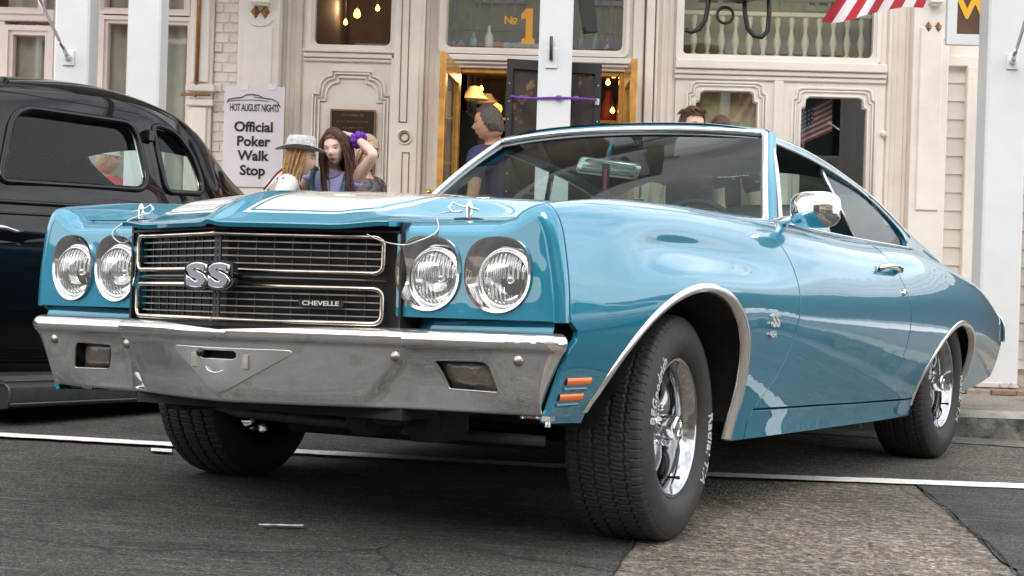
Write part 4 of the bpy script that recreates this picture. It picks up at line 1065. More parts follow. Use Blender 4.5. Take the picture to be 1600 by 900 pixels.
for x in np.linspace(-1.40, -2.52, 24):
    q_ = skin(np.full(20, x), np.linspace(12.2, 15, 20)); G_.append([(a, b, c - .03) for a, b, c in q_] + [(a, -b, c - .03) for a, b, c in q_[::-1]])
k.grid(np.array(G_)); k.build('headliner', M_liner, car)
for s in (1, -1):
    k = MB(); k.add([(-1.0, s * .70, .94), (-2.05, s * .70, .935), (-2.05, s * .70, .45), (-1.0, s * .70, .45)], [(0, 1, 2, 3)]); k.build('door_card', M_white, car)
    k = MB(); k.bbox((-1.60, s * .64, .70), (-1.25, s * .70, .75), .01); k.build('armrest', M_dash, car)
mr = empty('rear_view_mirror'); mr.parent = car
k = MB()
o_ = rounded([(-.125, -.034), (.125, -.034), (.135, .034), (-.115, .034)], .02, 4); Rm = Matrix.Translation((-1.30, -.045, 1.190)) @ Matrix.Rotation(math.radians(18), 4, 'Z') @ Matrix.Rotation(math.radians(-6), 4, 'X')
vs = [Rm @ Vector((.0, a, b)) for a, b in o_] + [Rm @ Vector((.022, a * .9, b * .86)) for a, b in o_] + [Rm @ Vector((.028, a * .8, b * .7)) for a, b in o_]; n = len(o_)
k.add(vs, [(i, (i + 1) % n, n + (i + 1) % n, n + i) for i in range(n)] + [(n + i, n + (i + 1) % n, 2 * n + (i + 1) % n, 2 * n + i) for i in range(n)] + [tuple(range(2 * n, 3 * n))], True)
k.build('mirror_shell', M_trim, mr, sharp=40)
k = MB(); k.add([Rm @ Vector((-.001, a * .96, b * .93)) for a, b in o_], [tuple(range(n))]); k.build('mirror_glass', M_chrome, mr)
k = MB(); k.tube([(-1.29, -.045, 1.205), (-1.315, -.03, 1.31)], .009, 8); k.build('mirror_arm', M_paint, mr)
M_tagp = mat('black_lanyard', (.02, .018, .022), rough=.6); M_pink = mat('pink_print', (.5, .05, .22), rough=.6)
hang = tag(None or empty('hanging_lanyard'), 'black lanyard with pink print hanging from the rear view mirror of the teal coupe', 'lanyard')
hang.matrix_world = CARM
k = MB(); k.box((-1.268, -.050, 1.03), (-1.264, -.020, 1.200)); k.build('strap', M_tagp, hang)
k = MB(); k.box((-1.2635, -.040, 1.10), (-1.2625, -.028, 1.18)); k.build('print', M_pink, hang)
# ---------------------------------------------------------------- door mirror, handle, lock, emblem, pins, tail lamp
dm = empty('door_mirror'); dm.parent = car
k = MB(); k.tube([(-.955, .795, .945), (-.945, .845, .962), (-.915, .900, .978), (-.900, .925, .992)], [.026, .013, .011, .012], 10); k.lathe([(.034, 0), (.030, .008), (.016, .02)], 16, 'z', (-.958, .795, .938)); k.build('mirror_stalk', M_chrome, dm)
k = MB(); rows = []
for t in np.linspace(0, 1, 9):
    rr_ = (1 - t) ** .8 * .86 + .14
    rows.append([(-.905 + .050 * math.sin(t * math.pi / 2), .945 + .088 * rr_ * (abs(math.cos(w)) ** .60) * (1 if math.cos(w) > 0 else -1), .992 + .062 * rr_ * (abs(math.sin(w)) ** .60) * (1 if math.sin(w) > 0 else -1)) for w in np.linspace(0, 2 * math.pi, 32, endpoint=False)])
rows = [[(r[0] - .018, r[1], r[2]) for r in rows[0]]] + rows
k.grid(np.array(rows), wrap=True); k.f.append(tuple(len(k.v) - 32 + i for i in range(32))); k.sm.append(True)
k.build('mirror_head', M_chrome, dm)
k = MB(); k.add([(r[0] + .002, .945 + (r[1] - .945) * .95, .992 + (r[2] - .992) * .95) for r in rows[0]], [tuple(range(32))[::-1]]); k.build('mirror_glass', M_chrome, dm)
M_emb = mat('bright_emblem', (.78, .78, .78), rough=.25, metal=.5)
def bodypt(x, z, off=0.0, s=1):
    vv = np.linspace(0, 8.5, 400); P = side(np.full(400, x), vv); i = int(np.argmin(np.abs(P[:, 2] - z)))
    T_ = P[min(i + 1, 399)] - P[max(i - 1, 0)]; N_ = np.array([0, T_[2], -T_[1]]); N_ /= np.linalg.norm(N_); p = P[i] + N_ * off; return np.array([p[0], s * p[1], p[2]])
for s in (1, -1):
    dh = empty('door_handle'); dh.parent = car
    k = MB()
    pts = [bodypt(x, .822, o, s) for x, o in ((-1.74, .004), (-1.755, .022), (-1.78, .028), (-1.86, .030), (-1.92, .028), (-1.945, .018), (-1.955, .004))]
    k.tube(pts, [.012, .0115, .011, .012, .013, .014, .016], 8); k.lathe([(.020, 0), (.016, .004)], 12, 'y', tuple(bodypt(-1.745, .822, 0, s))); k.build('grip', M_chrome, dh)
    k = MB(); k.bbox(bodypt(-1.975, .822, .018, s) - (.016, .012, .016), bodypt(-1.945, .822, .018, s) + (.012, .012, .014), .006); k.build('push_button', M_chrome, dh)
    k = MB(); a = bodypt(-1.975, .735, 0, s); k.lathe([(.017, -.002), (.0165, s * .006), (.012, s * .009), (.0005, s * .0095)], 18, 'y', tuple(a)); k.build('door_lock', M_chrome, car)
    eb = empty('fender_emblem'); eb.parent = car
    Re = Matrix(((-s, 0, 0, 0), (0, 0, s, 0), (0, 1, 0, 0), (0, 0, 0, 1)))
    a = bodypt(-.535, .610, .004, s)
    for dx, wd in ((.0, 0),):
        me = text_mesh('SS', .060, extrude=.004, bold=.0022, spacing=1.05, sx=1.15); me.transform(Matrix.Translation(a) @ Re); link('letters', me, eb, M_emb)
    me = text_mesh('454', .030, extrude=.003, bold=.0008, spacing=1.0, sx=1.15); me.transform(Matrix.Translation(bodypt(-.535, .566, .004, s)) @ Re); link('numerals', me, eb, M_emb)
    # hood pin with lanyard wire
    hp = empty('hood_pin'); hp.parent = car
    xh, yh = .735, s * .575; zh = float(hood_z(np.array([xh]), np.array([yh]))[0])
    k = MB(); k.lathe([(.034, -.002), (.034, .002), (.026, .004), (.0005, .004)], 24, 'z', (0, 0, 0)); k.v = [(xh + p[0], yh + p[1] * 1.25, zh + .001 + p[2]) for p in k.v]; k.build('scuff_plate', M_gloss, hp)
    k = MB(); k.lathe([(.009, .0), (.009, .034), (.0075, .040), (.004, .047), (.0005, .049)], 14, 'z', (xh, yh, zh + .002)); k.build('pin', M_chrome, hp)
    k = MB(); k.tube([(xh + .01, yh - s * .012, zh + .022), (xh + .012, yh - s * .045, zh + .020), (xh + .01, yh - s * .058, zh + .034), (xh + .008, yh - s * .045, zh + .046), (xh + .006, yh - s * .028, zh + .038), (xh + .002, yh + s * .030, zh + .026)], .0030, 6); k.build('clip', M_chrome, hp)
    a = np.array([xh + .012, yh - s * .05, zh + .02]); kn = np.array([[xh + .08, yh - s * .05, zh + .004], [.862, s * .560, .815], [.895, s * .52, .785], [.905, s * .485, .775], [.93, s * .44, .782], [.95, s * .40, .800]])
    pts = np.vstack([a, kn]); f_ = spl(np.arange(7.0), pts.tolist()) if False else None
    tt = np.linspace(0, 6, 40); Bw = ncs_weights(np.arange(7.0), tt); k = MB(); k.tube(list(Bw @ pts), .0021, 6); k.build('lanyard_wire', M_spring, hp)
    # tail lamp and rear bumper corner
    tl = MB(); rows = []
    for z in np.linspace(.70, .54, 8):
        p = skin(np.array([-3.99]), np.array([np.interp(z, [.45, .53, .58, .62, .653, .69, .716], [2, 3, 4, 5, 6, 7, 8])]))[0]
        rows.append([(-4.0 + .28 * (z - .73) + .012, s * (p[1] + .004), z), (-4.0 + .28 * (z - .73) - .022, s * (p[1] + .002), z), (-4.0 + .28 * (z - .73) - .05, s * (p[1] - .05), z), (-4.0 + .28 * (z - .73) - .055, s * (p[1] - .22), z)])
    tl.grid(np.array(rows), flip=(s > 0)); tl.build('tail_lamp', M_red, car)
    k = MB(); k.tube([(r[0][0] + .004, r[0][1], r[0][2]) for r in rows] , .007, 6); k.build('tail_lamp_bezel', M_chrome, car)
k = MB(); P_ = []
for y in np.linspace(-.80, .80, 30):
    bx = -4.02 + .12 * (abs(y) / .80) ** 4 * 1.0; e_ = .0
    P_.append([(bx + .05, y, .515), (bx - .02, y, .510), (bx - .035, y, .48), (bx - .03, y, .43), (bx, y, .385), (bx + .06, y, .375)])
k.grid(np.array(P_), flip=True)
for s in (1, -1):
    k.grid(np.array([[(p[0] + dx, s * (.80 + dy), p[2]) for p in P_[0]] for dx, dy in ((0, 0), (.02, .012), (.10, .022), (.22, .035))]), flip=(s > 0))
k.build('rear_bumper', M_bump, car)
k = MB(); k.add([(-4.02, -.70, .74), (-4.02, .70, .74), (-4.07, .66, .50), (-4.07, -.66, .50)], [(0, 1, 2, 3)]); k.build('tail_panel', M_paint, car)
k = MB(); k.tube([(-.66 - .05 * t, .12 + .5 * t, .985 - .02 * t) for t in np.linspace(0, 1, 5)], .006, 6); k.build('wiper', M_black, car)
# ================================================================ street front
FY = 12.2                                        # the shop front's plane
PY_ = 9.62                                       # the row of porch posts
def fx(px, py=120, Y=FY): return at(px, py, Y)[0]
def fz(py, px=800, Y=FY): return at(px, py, Y)[2]
def FR(x0, y0, x1, y1, Y=FY):
    """pixel rectangle on the plane y = Y -> x0, x1, z0 (low), z1 (high)"""
    yc, xc = (y0 + y1) / 2, (x0 + x1) / 2
    return at(x0, yc, Y)[0], at(x1, yc, Y)[0], at(xc, y1, Y)[2], at(xc, y0, Y)[2]
M_wall = mat('warm_white_paint', (.78, .715, .65), rough=.55, noise=(5, .06), bump=(30, .06), grime=(7, (.42, .37, .32), .70))
M_wall2 = mat('cream_white_paint', (.79, .745, .69), rough=.5, noise=(6, .05), grime=(6, (.46, .42, .37), .70))
M_pink = M_pink
M_hotel = mat('rose_white_paint', (.74, .645, .605), rough=.5, noise=(6, .06), grime=(6, (.4, .33, .3), .72))
M_post = mat('post_white_paint', (.67, .685, .70), rough=.45, noise=(4, .04), bump=(14, .10), grime=(6, (.58, .56, .53), .68))
M_gold = mat('bronze_gold_paint', (.27, .125, .035), rough=.4, metal=.3, noise=(20, .25))
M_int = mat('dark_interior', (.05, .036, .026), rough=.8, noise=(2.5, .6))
M_pane = glass_mat('shop_window_glass', (.86, .89, .88), ior=2.3)
M_curt = mat('grey_curtain', (.62, .60, .52), rough=.85, noise=(5, .15))
M_oak = mat('varnished_oak', (.60, .29, .045), rough=.35, coat=.4, noise=(9, .35))
M_dbrick_ = mat('tar_roof', (.05, .05, .05), rough=.9); M_brass = mat('polished_brass', (.72, .50, .17), rough=.18, metal=1.0)
M_brick = [mat('painted_brick_%d' % i, c, rough=.7, bump=(45, .5), noise=(18, .10)) for i, c in enumerate(((.77, .72, .66), (.73, .68, .62), (.80, .75, .69)))]
M_mortar = mat('painted_mortar', (.68, .63, .57), rough=.9, bump=(60, .5))
M_glow = mat('lit_bulb', (1, .62, .15), emit=((1.0, .55, .08), 9))
M_glowr = mat('red_neon_bulb', (1, .1, .03), emit=((1.0, .10, .03), 5))
M_shade = mat('lit_lamp_shade', (.75, .55, .32), rough=.7, emit=((1.0, .50, .16), .10))
M_iron = mat('wrought_iron', (.015, .014, .014), rough=.45)
M_fr = mat('flag_red', (.42, .02, .035), rough=.7); M_fw = mat('flag_white', (.72, .70, .70), rough=.7); M_fb = mat('flag_navy', (.03, .045, .13), rough=.7)
FLOOR = BW
TOP = 4.36
def bld(name, label): return empty(name, label=label, cat='building')
def slab(k, x0, x1, z0, z1, y0, y1, r=.006): return k.bbox((x0, y0, z0), (x1, y1, z1), r)
def part(name, m, parent, *boxes, r=.006):
    """each box is a part of its own"""
    for (x0, x1, z0, z1, y0, y1) in boxes:
        k = MB(); slab(k, x0, x1, z0, z1, y0, y1, r); o = k.build(name, m, parent)
    return o
def window(parent, gx0, gx1, gz0, gz1, fw, m, name='window', depth=.06, y=FY, round_=(0, 0, 0, 0), pane=M_pane, rail=None):
    """moulded frame round a pane set back from the wall face"""
    o = rounded([(gx0 - fw, gz0 - fw), (gx1 + fw, gz0 - fw), (gx1 + fw, gz1 + fw), (gx0 - fw, gz1 + fw)], [max(.001, r_ + .01) if r_ else .002 for r_ in round_], 5)
    m1 = rounded([(gx0 - fw * .45, gz0 - fw * .45), (gx1 + fw * .45, gz0 - fw * .45), (gx1 + fw * .45, gz1 + fw * .45), (gx0 - fw * .45, gz1 + fw * .45)], [max(.002, r_) for r_ in round_], 5)
    i_ = rounded([(gx0, gz0), (gx1, gz0), (gx1, gz1), (gx0, gz1)], [max(.002, r_) for r_ in round_], 5)
    k = MB(); k.ring(o, m1, y - .045, y + .03); k.ring(m1, i_, y - .022, y + depth); fr = k.build(name, m, parent)
    p = MB(); p.add([(a, y + depth * .6, b) for a, b in i_], [tuple(range(len(i_)))]); p.build('pane', pane, fr)
    return fr
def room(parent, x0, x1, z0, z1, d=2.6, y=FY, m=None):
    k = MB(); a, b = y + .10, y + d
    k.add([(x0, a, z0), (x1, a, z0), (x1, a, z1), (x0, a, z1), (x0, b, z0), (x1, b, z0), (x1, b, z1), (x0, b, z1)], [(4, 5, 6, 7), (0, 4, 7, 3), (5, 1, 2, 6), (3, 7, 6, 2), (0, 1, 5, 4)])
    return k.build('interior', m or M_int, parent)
def curtain(parent, x0, x1, z0, z1, y, name='curtain', amp=.03, n=None):
    n = n or int((x1 - x0) / .012); P_ = []
    for i in range(n + 1):
        x = x0 + (x1 - x0) * i / n; w = amp * (math.sin(i * .55) + .5 * math.sin(i * .23 + 1)); P_.append([(x, y + w, z0), (x, y + w * .8, z1)])
    k = MB(); k.grid(np.array(P_)); return k.build(name, M_curt, parent)
# ---------------------------------------------------------------- building on the left: rose white window frames with curtains
hot = bld('hotel_building', 'rose white timber shop front with curtained windows behind the two left posts')
Yh = FY
x0, x1, z0, z1 = FR(18, 55, 68, 330); window(hot, x0, x1, z0, z1, .07, M_hotel)
xa, xb, za, zb = FR(-10, -90, 62, 12); window(hot, xa, xb, za, zb, .05, M_hotel, 'transom_window')
part('wall', M_hotel, hot, (fx(-260), x0 - .075, FLOOR, fz(33, 30), FY, FY + .16), (fx(-260), fx(84), FLOOR, z0 - .08, FY, FY + .16))
part('rail', M_hotel, hot, (fx(-260), fx(83), fz(33, 30), fz(14, 30) , FY - .02, FY + .14))
part('window_post', M_hotel, hot, (x1 + .072, fx(84), z0 - .1, TOP, FY - .035, FY + .14), (fx(152), fx(161), FLOOR, TOP, FY - .035, FY + .14), (fx(293.5), fx(298), FLOOR, TOP, FY - .035, FY + .14))
part('recess_panel', M_hotel, hot, (fx(84), fx(152), FLOOR, TOP, FY + .10, FY + .16))
x0, x1, z0, z1 = FR(166, 38, 290, 330); window(hot, x0, x1, z0, z1, .055, M_hotel)
xa, xb, za, zb = FR(166, -90, 290, 14); window(hot, xa, xb, za, zb, .05, M_hotel, 'transom_window')
curtain(hot, x0 - .1, x1 + .1, z0 - .1, 4.2, FY + .13); curtain(hot, fx(0), fx(75), z0 - .1, 4.2, FY + .13)
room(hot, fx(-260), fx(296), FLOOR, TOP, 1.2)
# ---------------------------------------------------------------- saloon front
sal = bld('saloon_building', 'ornate warm white saloon front with gilded pilasters and arched panelling')
# pilaster with the gilt rod
xa, xb = fx(298), fx(334)
part('pilaster', M_wall, sal, (xa, xb, FLOOR, TOP, FY - .06, FY + .12))
part('pilaster_panel', M_wall2, sal, (xa + .025, xb - .025, fz(130, 315), TOP, FY - .085, FY - .058), (xa + .03, xb - .03, fz(300, 315), fz(170, 315), FY - .085, FY - .058))
part('pilaster_block', M_wall, sal, (xa - .015, xb + .03, fz(145, 315), fz(134, 315), FY - .10, FY - .055), (xa - .01, xb + .02, fz(167, 315), fz(157, 315), FY - .10, FY - .055))
k = MB(); k.tube([(fx(311.5), FY - .095, fz(131, 311)), (fx(313), FY - .095, 3.2)], .016, 10); k.lathe([(.0005, -.02), (.014, -.014), (.017, 0), (.014, .014)], 12, 'z', (fx(311.5), FY - .095, fz(131, 311))); k.build('gilt_rod', M_gold, sal)
k = MB(); k.tube([(fx(288, 150), FY - .115, fz(150, 288)), (fx(334, 150), FY - .115, fz(151, 334))], .012, 10); k.lathe([(.0005, -.02), (.02, -.008), (.02, .008), (.0005, .02)], 14, 'x', (fx(311, 150), FY - .118, fz(150.5, 311))); k.build('gilt_crossbar', M_gold, sal)
# painted brick column, every brick its own
xa, xb = fx(334), fx(372); bw_, bh_ = (xb - xa), .066
part('brick_core', M_mortar, sal, (xa, xb, FLOOR, TOP, FY - .013, FY + .12))
bme = {}
for i in range(47):
    zc = FLOOR + .03 + i * (bh_ + .009)
    sp_ = [.62, .38] if i % 2 == 0 else [.36, .64]
    xx = xa + .004
    for f_ in sp_:
        w = bw_ * f_ - .008; key = (round(f_, 2), int(rng.integers(3)))
        if key not in bme:
            bme[key] = MB().bbox((0, -.028, 0), (w, .02, bh_), .006).mesh('brick'); bme[key].materials.append(M_brick[key[1]])
        o = link('brick', bme[key], sal); o.location = (xx, FY + .006 + rng.normal(0, .003), zc + rng.normal(0, .0015)); o.rotation_euler = (rng.normal(0, .012), rng.normal(0, .006), rng.normal(0, .012)); xx += bw_ * f_
# pilaster with the two gilt diamonds
def diamond_pilaster(xa, xb, px, name='pilaster'):
    part(name, M_wall2, sal, (xa, xb, FLOOR, TOP, FY - .10, FY + .12))
    w = xb - xa
    part('pilaster_panel', M_wall2, sal, (xa + .05, xb - .05, fz(330, px), fz(46, px), FY - .118, FY - .098))
    part('bracket', M_wall2, sal, (xa + .10, xb - .07, fz(11, px), TOP, FY - .20, FY - .10), (xa + .11, xb - .08, fz(14, px), fz(9, px), FY - .18, FY - .10))
    c = (xa + xb) / 2 + .01
    for dx in (-.036, .036):
        a = px + (-8.6 if dx < 0 else 7.5); p0 = fz(33 + (px - 412) * .025, px); p1 = fz(11 + (px - 412) * .025, px); xm = c + dx; zm = (p0 + p1) / 2; h = (p1 - p0) / 2; w2 = .038
        k = MB(); o_ = [(xm, zm - h), (xm + w2 * .55, zm - h * .42), (xm + w2, zm), (xm + w2 * .55, zm + h * .42), (xm, zm + h), (xm - w2 * .55, zm + h * .42), (xm - w2, zm), (xm - w2 * .55, zm - h * .42)]
        k.add([(a_, FY - .105, b_) for a_, b_ in o_] + [(xm, FY - .135, zm)], [(i, (i + 1) % 8, 8) for i in range(8)]); k.build('gilt_diamond', M_gold, sal)
    k = MB(); zc = fz(33 + (px - 412) * .025, px)
    k.tube([(c + .085 * math.sin(t), FY - .105, zc - .052 * math.cos(t)) for t in np.linspace(-1.5, 1.5, 16)], .010, 6); k.build('scallop', M_wall2, sal)
diamond_pilaster(fx(374), fx(438), 412)
TOP = 3.88
diamond_pilaster(fx(1421), fx(1477), 1450)
TOP = 4.36
# recessed jambs between the pilasters and the glazed bays
def jamb(px0, px1, dep=.0, m=M_wall):
    xa, xb = fx(px0), fx(px1); w = xb - xa
    return part('jamb', m, sal, (xa, xb, FLOOR, TOP, FY + dep, FY + .14 + dep), (xa + w * .18, xa + w * .34, FLOOR, TOP, FY - .02 + dep, FY + .01 + dep), (xa + w * .55, xa + w * .85, FLOOR + .3, TOP, FY - .014 + dep, FY + .01 + dep))
jamb(438, 475, .06); jamb(655, 696, .05); TOP = 3.88; jamb(1380, 1421, .03); jamb(1027, 1056, .02); TOP = 4.36
# left bay: window over an arched panel
def rect_tube(k, pts, r, y): k.tube([(a, y, b) for a, b in pts], r, 6)
xw0, xw1, zw0, zw1 = FR(494, -110, 613, 71)
window(sal, xw0, xw1, zw0, zw1, .055, M_wall, round_=(.05, .05, .002, .002))
part('wall', M_wall, sal, (fx(474), fx(616), FLOOR, zw0 - .05, FY, FY + .12), (fx(474), xw0 - .05, zw0 - .05, TOP, FY, FY + .12), (xw1 + .05, fx(616), zw0 - .05, TOP, FY, FY + .12))
part('ledge', M_wall2, sal, (fx(474), fx(617), fz(97, 545), fz(92, 545), FY - .030, FY + .01), (fx(474), fx(617), fz(91.5, 545), fz(84, 545), FY - .050, FY + .01), (fx(474), fx(617), fz(83.5, 545), fz(79, 545), FY - .075, FY + .01))
def stepped(x0, x1, z0, ztop, s, off=0.0):
    """outline of the arched panels: a flat top stepping down to the sides"""
    x0 += off; x1 -= off; ztop -= off
    a, b = .045 * s, .055 * s
    pts = [(x0, z0), (x0, ztop - .165 * s), (x0 + a, ztop - .165 * s), (x0 + a, ztop - .12 * s)]
    pts += [(x0 + a + .085 * s * (1 - math.cos(t)), ztop - .12 * s + .085 * s * math.sin(t)) for t in np.linspace(.1, math.pi / 2, 6)]
    pts += [(x0 + a + .085 * s, ztop - .0), ]
    q = [(x0 + x1 - p, z) for p, z in pts[::-1]]
    return pts + q
def moulding(px0, px1, pytop, s=1.0, levels=((0, .011, .0), (.022, .008, -.006), (.050, .010, .0)), zb=FLOOR + .3):
    xm = (px0 + px1) / 2; k = MB(); zt = fz(pytop, xm)
    for off, r, dy in levels: rect_tube(k, stepped(fx(px0), fx(px1), zb, zt, s, off), r, FY - .012 + dy)
    return k.build('arch_moulding', M_wall2, sal)
moulding(490, 612, 111, 1.1)
# plaque
plq = tag(empty('plaque', (0, 0, 0)), 'black bronze plaque with raised lettering on the arched panel behind the women', 'plaque')
x0, x1, z0, z1 = FR(516, 172, 587, 271)
k = MB(); k.bbox((x0, FY - .040, z0), (x1, FY - .001, z1), .008); k.build('plate', mat('dark_bronze', (.03, .022, .016), rough=.4, metal=.6), plq)
k = MB(); k.ring([(x0, z0), (x1, z0), (x1, z1), (x0, z1)], [(x0 + .012, z0 + .012), (x1 - .012, z0 + .012), (x1 - .012, z1 - .012), (x0 + .012, z1 - .012)], FY - .046, FY - .041); k.build('rim', M_gold, plq)
xc = (x0 + x1) / 2
for i, (tx, sz) in enumerate((('FOUNDERS OF', .026), ('JULIA C. BULETTE CHAPTER', .021), ('E CLAMPUS VITUS', .021), ('IN MEMORY OF THE', .019), ('MEN AND WOMEN OF', .019), ('THE COMSTOCK LODE', .019), ('VIRGINIA CITY', .019), ('NEVADA', .019))):
    text_on(tx, sz, (xc, FY - .044, z1 - .045 - i * .048), 'lettering', M_gold, plq, extrude=.002, sx=.92)
# pilaster with gilt inlay and rosette
xa, xb = fx(616), fx(656)
part('pilaster', M_wall2, sal, (xa, xb, FLOOR, TOP, FY - .07, FY + .12), (xa - .02, xa + .018, FLOOR, TOP, FY - .05, FY + .1), (xb - .012, xb + .03, FLOOR, TOP, FY - .05, FY + .1))
def inlay(px0, px1, py0, py1):
    k = MB(); a, b, c, d = FR(px0, py0, px1, py1); w = .007
    for q in ((a, a + w, c, d), (b - w, b, c, d), (a + w, b - w, c, c + w), (a + w, b - w, d - w, d)): slab(k, q[0], q[1], q[2], q[3], FY - .076, FY - .068, .001)
    k.build('gilt_inlay', M_gold, sal)
inlay(629, 642, -120, 193); inlay(628, 640, 239, 330)
xc, zc = fx(633.5, 215), fz(215.5, 633)
k = MB(); k.lathe([(.062, .012), (.058, -.004), (.050, -.008), (.046, .0)], 28, 'y', (xc, FY - .078, zc)); k.build('rosette_rim', M_wall2, sal)
k = MB(); k.lathe([(.038, .006), (.036, -.004), (.030, -.006), (.027, .004)], 24, 'y', (xc, FY - .078, zc)); k.build('gilt_rosette', M_gold, sal)
# doorway bay: transom window, lintel, doorway
xt0, xt1, zt0, zt1 = FR(699, -110, 975, 77)
window(sal, xt0, xt1, zt0, zt1, .05, M_wall, name='transom_window', round_=(.05, .05, .002, .002))
xd0, xd1 = fx(708), fx(975)
zl = fz(106, 740)
part('lintel', M_wall, sal, (fx(694), fx(984), zl, zt0 - .045, FY, FY + .12))
part('lintel_moulding', M_wall2, sal, (fx(690), fx(986), zt0 - .10, zt0 - .058, FY - .055, FY + .01), (fx(692), fx(985), zt0 - .125, zt0 - .102, FY - .03, FY + .01))
part('door_jamb', M_wall, sal, (fx(694), xd0, FLOOR, zl, FY, FY + .14), (xd1, fx(987), FLOOR, TOP, FY, FY + .14), (fx(694), xt0 - .045, zl, TOP, FY, FY + .12))
part('door_frame', M_oak, sal, (xd0, xd0 + .035, FLOOR, zl, FY + .03, FY + .12), (xd1 - .035, xd1, FLOOR, zl, FY + .03, FY + .12), (xd0 + .035, xd1 - .035, zl - .035, zl, FY + .03, FY + .12))
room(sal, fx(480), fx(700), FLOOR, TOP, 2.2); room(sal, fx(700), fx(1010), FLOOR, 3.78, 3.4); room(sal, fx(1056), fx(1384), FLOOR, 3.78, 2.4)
def leaf(name, hx, free, zt, thick=.045):
    """open door leaf from its hinge towards the street"""
    a = np.array(hx, float); b = np.array(free, float); d = b - a; L_ = np.linalg.norm(d); ang = math.atan2(d[1], d[0])
    lf = empty(name); lf.parent = sal
    T = Matrix.Translation((a[0], a[1], FLOOR + .012)) @ Matrix.Rotation(ang, 4, 'Z'); H = zt - FLOOR
    def bx(nm, m, *bs):
        for p, q in bs: k = MB(); k.bbox(p, q, .006, T); k.build(nm, m, lf)
    bx('stile', M_oak, ((0, 0, 0), (.11, thick, H)), ((L_ - .11, 0, 0), (L_, thick, H)))
    bx('door_rail', M_oak, ((.11, .002, H - .14), (L_ - .11, thick - .002, H)), ((.11, .002, 0), (L_ - .11, thick - .002, .25)), ((.11, .002, .95), (L_ - .11, thick - .002, 1.08)))
    bx('door_panel', M_oak, ((.11, .012, .25), (L_ - .11, thick - .012, .95)))
    g_ = MB(); g_.box((.11, thick * .45, 1.08), (L_ - .11, thick * .55, H - .14), T); g_.build('pane', M_pane, lf)
    for zz in (1.02, 1.14):
        k = MB(); k.tube([T @ Vector((L_ - .06, -.055, zz)), T @ Vector((L_ - .06, thick + .055, zz))], .011, 8)
        for e_ in (-.06, thick + .06): 
            c = T @ Vector((L_ - .06, e_, zz)); k.lathe([(.0005, -.022), (.016, -.016), (.022, 0), (.016, .016), (.0005, .022)], 12, 'z', tuple(c))
        k.build('push_bar', M_brass, lf)
leaf('door', (fx(709, 200), FY + .02), (at(684, 200, 11.35)[0], 11.35), zl - .012)
leaf('door', (fx(972, 200), FY + .02), (at(984, 200, 11.45)[0], 11.45), zl - .012)
TOP = 3.88
# right hand frame of the doorway bay
part('pilaster', M_wall2, sal, (fx(987), fx(1004), FLOOR, TOP, FY - .03, FY + .12), (fx(1007), fx(1020), FLOOR, TOP, FY - .06, FY + .12))
part('gilt_line', M_gold, sal, (fx(1004), fx(1007), FLOOR, TOP, FY - .01, FY + .10), (fx(1020), fx(1022.5), FLOOR, TOP, FY - .01, FY + .10), r=.001)
part('pilaster_edge', M_wall, sal, (fx(1022.5), fx(1027), FLOOR, TOP, FY - .03, FY + .12))
# right bay: wide window over a pair of glazed doors
xr0, xr1, zr0, zr1 = FR(1070, -110, 1366, 88)
window(sal, xr0, xr1, zr0, zr1, .055, M_wall2, round_=(.03, .05, .002, .002))
part('ledge', M_wall2, sal, (fx(1054), fx(1384), fz(127, 1215), fz(120, 1215), FY - .025, FY + .01), (fx(1054), fx(1384), fz(119.5, 1215), fz(112, 1215), FY - .045, FY + .01), (fx(1054), fx(1384), fz(111.5, 1215), fz(98, 1215), FY - .070, FY + .01))
zled = fz(127, 1215)
xp0, xp1, zp0, zp1 = FR(1085, 143, 1180, 340); xq0, xq1, zq0, zq1 = FR(1250, 153, 1351, 340)
def stepglass(x0, x1, z0, z1, n=.055): return [(x0, z0), (x1, z0), (x1, z1 - n * 1.6), (x1 - n * .5, z1 - n * 1.4), (x1 - n * .6, z1 - n * .3), (x1 - n * 1.2, z1), (x0 + n * 1.2, z1), (x0 + n * .6, z1 - n * .3), (x0 + n * .5, z1 - n * 1.4), (x0, z1 - n * 1.6)]
for (a, b, c, d, L0, R0) in ((xp0, xp1, zp0, zp1, fx(1056), fx(1210)), (xq0, xq1, zq0, zq1, fx(1224), fx(1384))):
    dr = empty('glazed_door'); dr.parent = sal
    k = MB(); hole = stepglass(a, b, FLOOR + .8, d); outl = [(L0, FLOOR + .02), (R0, FLOOR + .02), (R0, zled - .3), (R0, zled - .15), (R0, zled - .05), (R0 - .1, zled), (L0 + .1, zled), (L0, zled - .05), (L0, zled - .15), (L0, zled - .3)]
    outl = [(L0, FLOOR + .02), (R0, FLOOR + .02), (R0, hole[2][1]), (R0, hole[3][1]), (R0, zled - .03), (R0, zled), (L0, zled), (L0, zled - .03), (L0, hole[8][1]), (L0, hole[9][1])]
    k.ring(outl, hole, FY, FY + .06); k.build('door_panel', M_wall2, dr)
    p = MB(); p.add([(x, FY + .035, z) for x, z in hole], [tuple(range(len(hole)))]); p.build('pane', M_pane, dr)
    for off, r in ((-.010, .010), (-.045, .009), (-.068, .012)):
        k = MB(); hh = stepglass(a + off, b - off, FLOOR + .8, d - off); rect_tube(k, hh[1:] + hh[:1], r, FY - .006); k.build('door_moulding', M_wall2, dr)
k = MB(); slab(k, fx(1209.5), fx(1224.5), FLOOR, zled, FY - .03, FY + .08); k.build('door_astragal', M_wall2, sal)
k = MB(); k.lathe([(.008, .03), (.008, 0), (.022, -.012), (.026, -.026), (.018, -.038), (.0005, -.042)], 14, 'y', (fx(1379, 210), FY - .0, fz(209, 1379))); k.build('door_knob', M_wall2, sal)
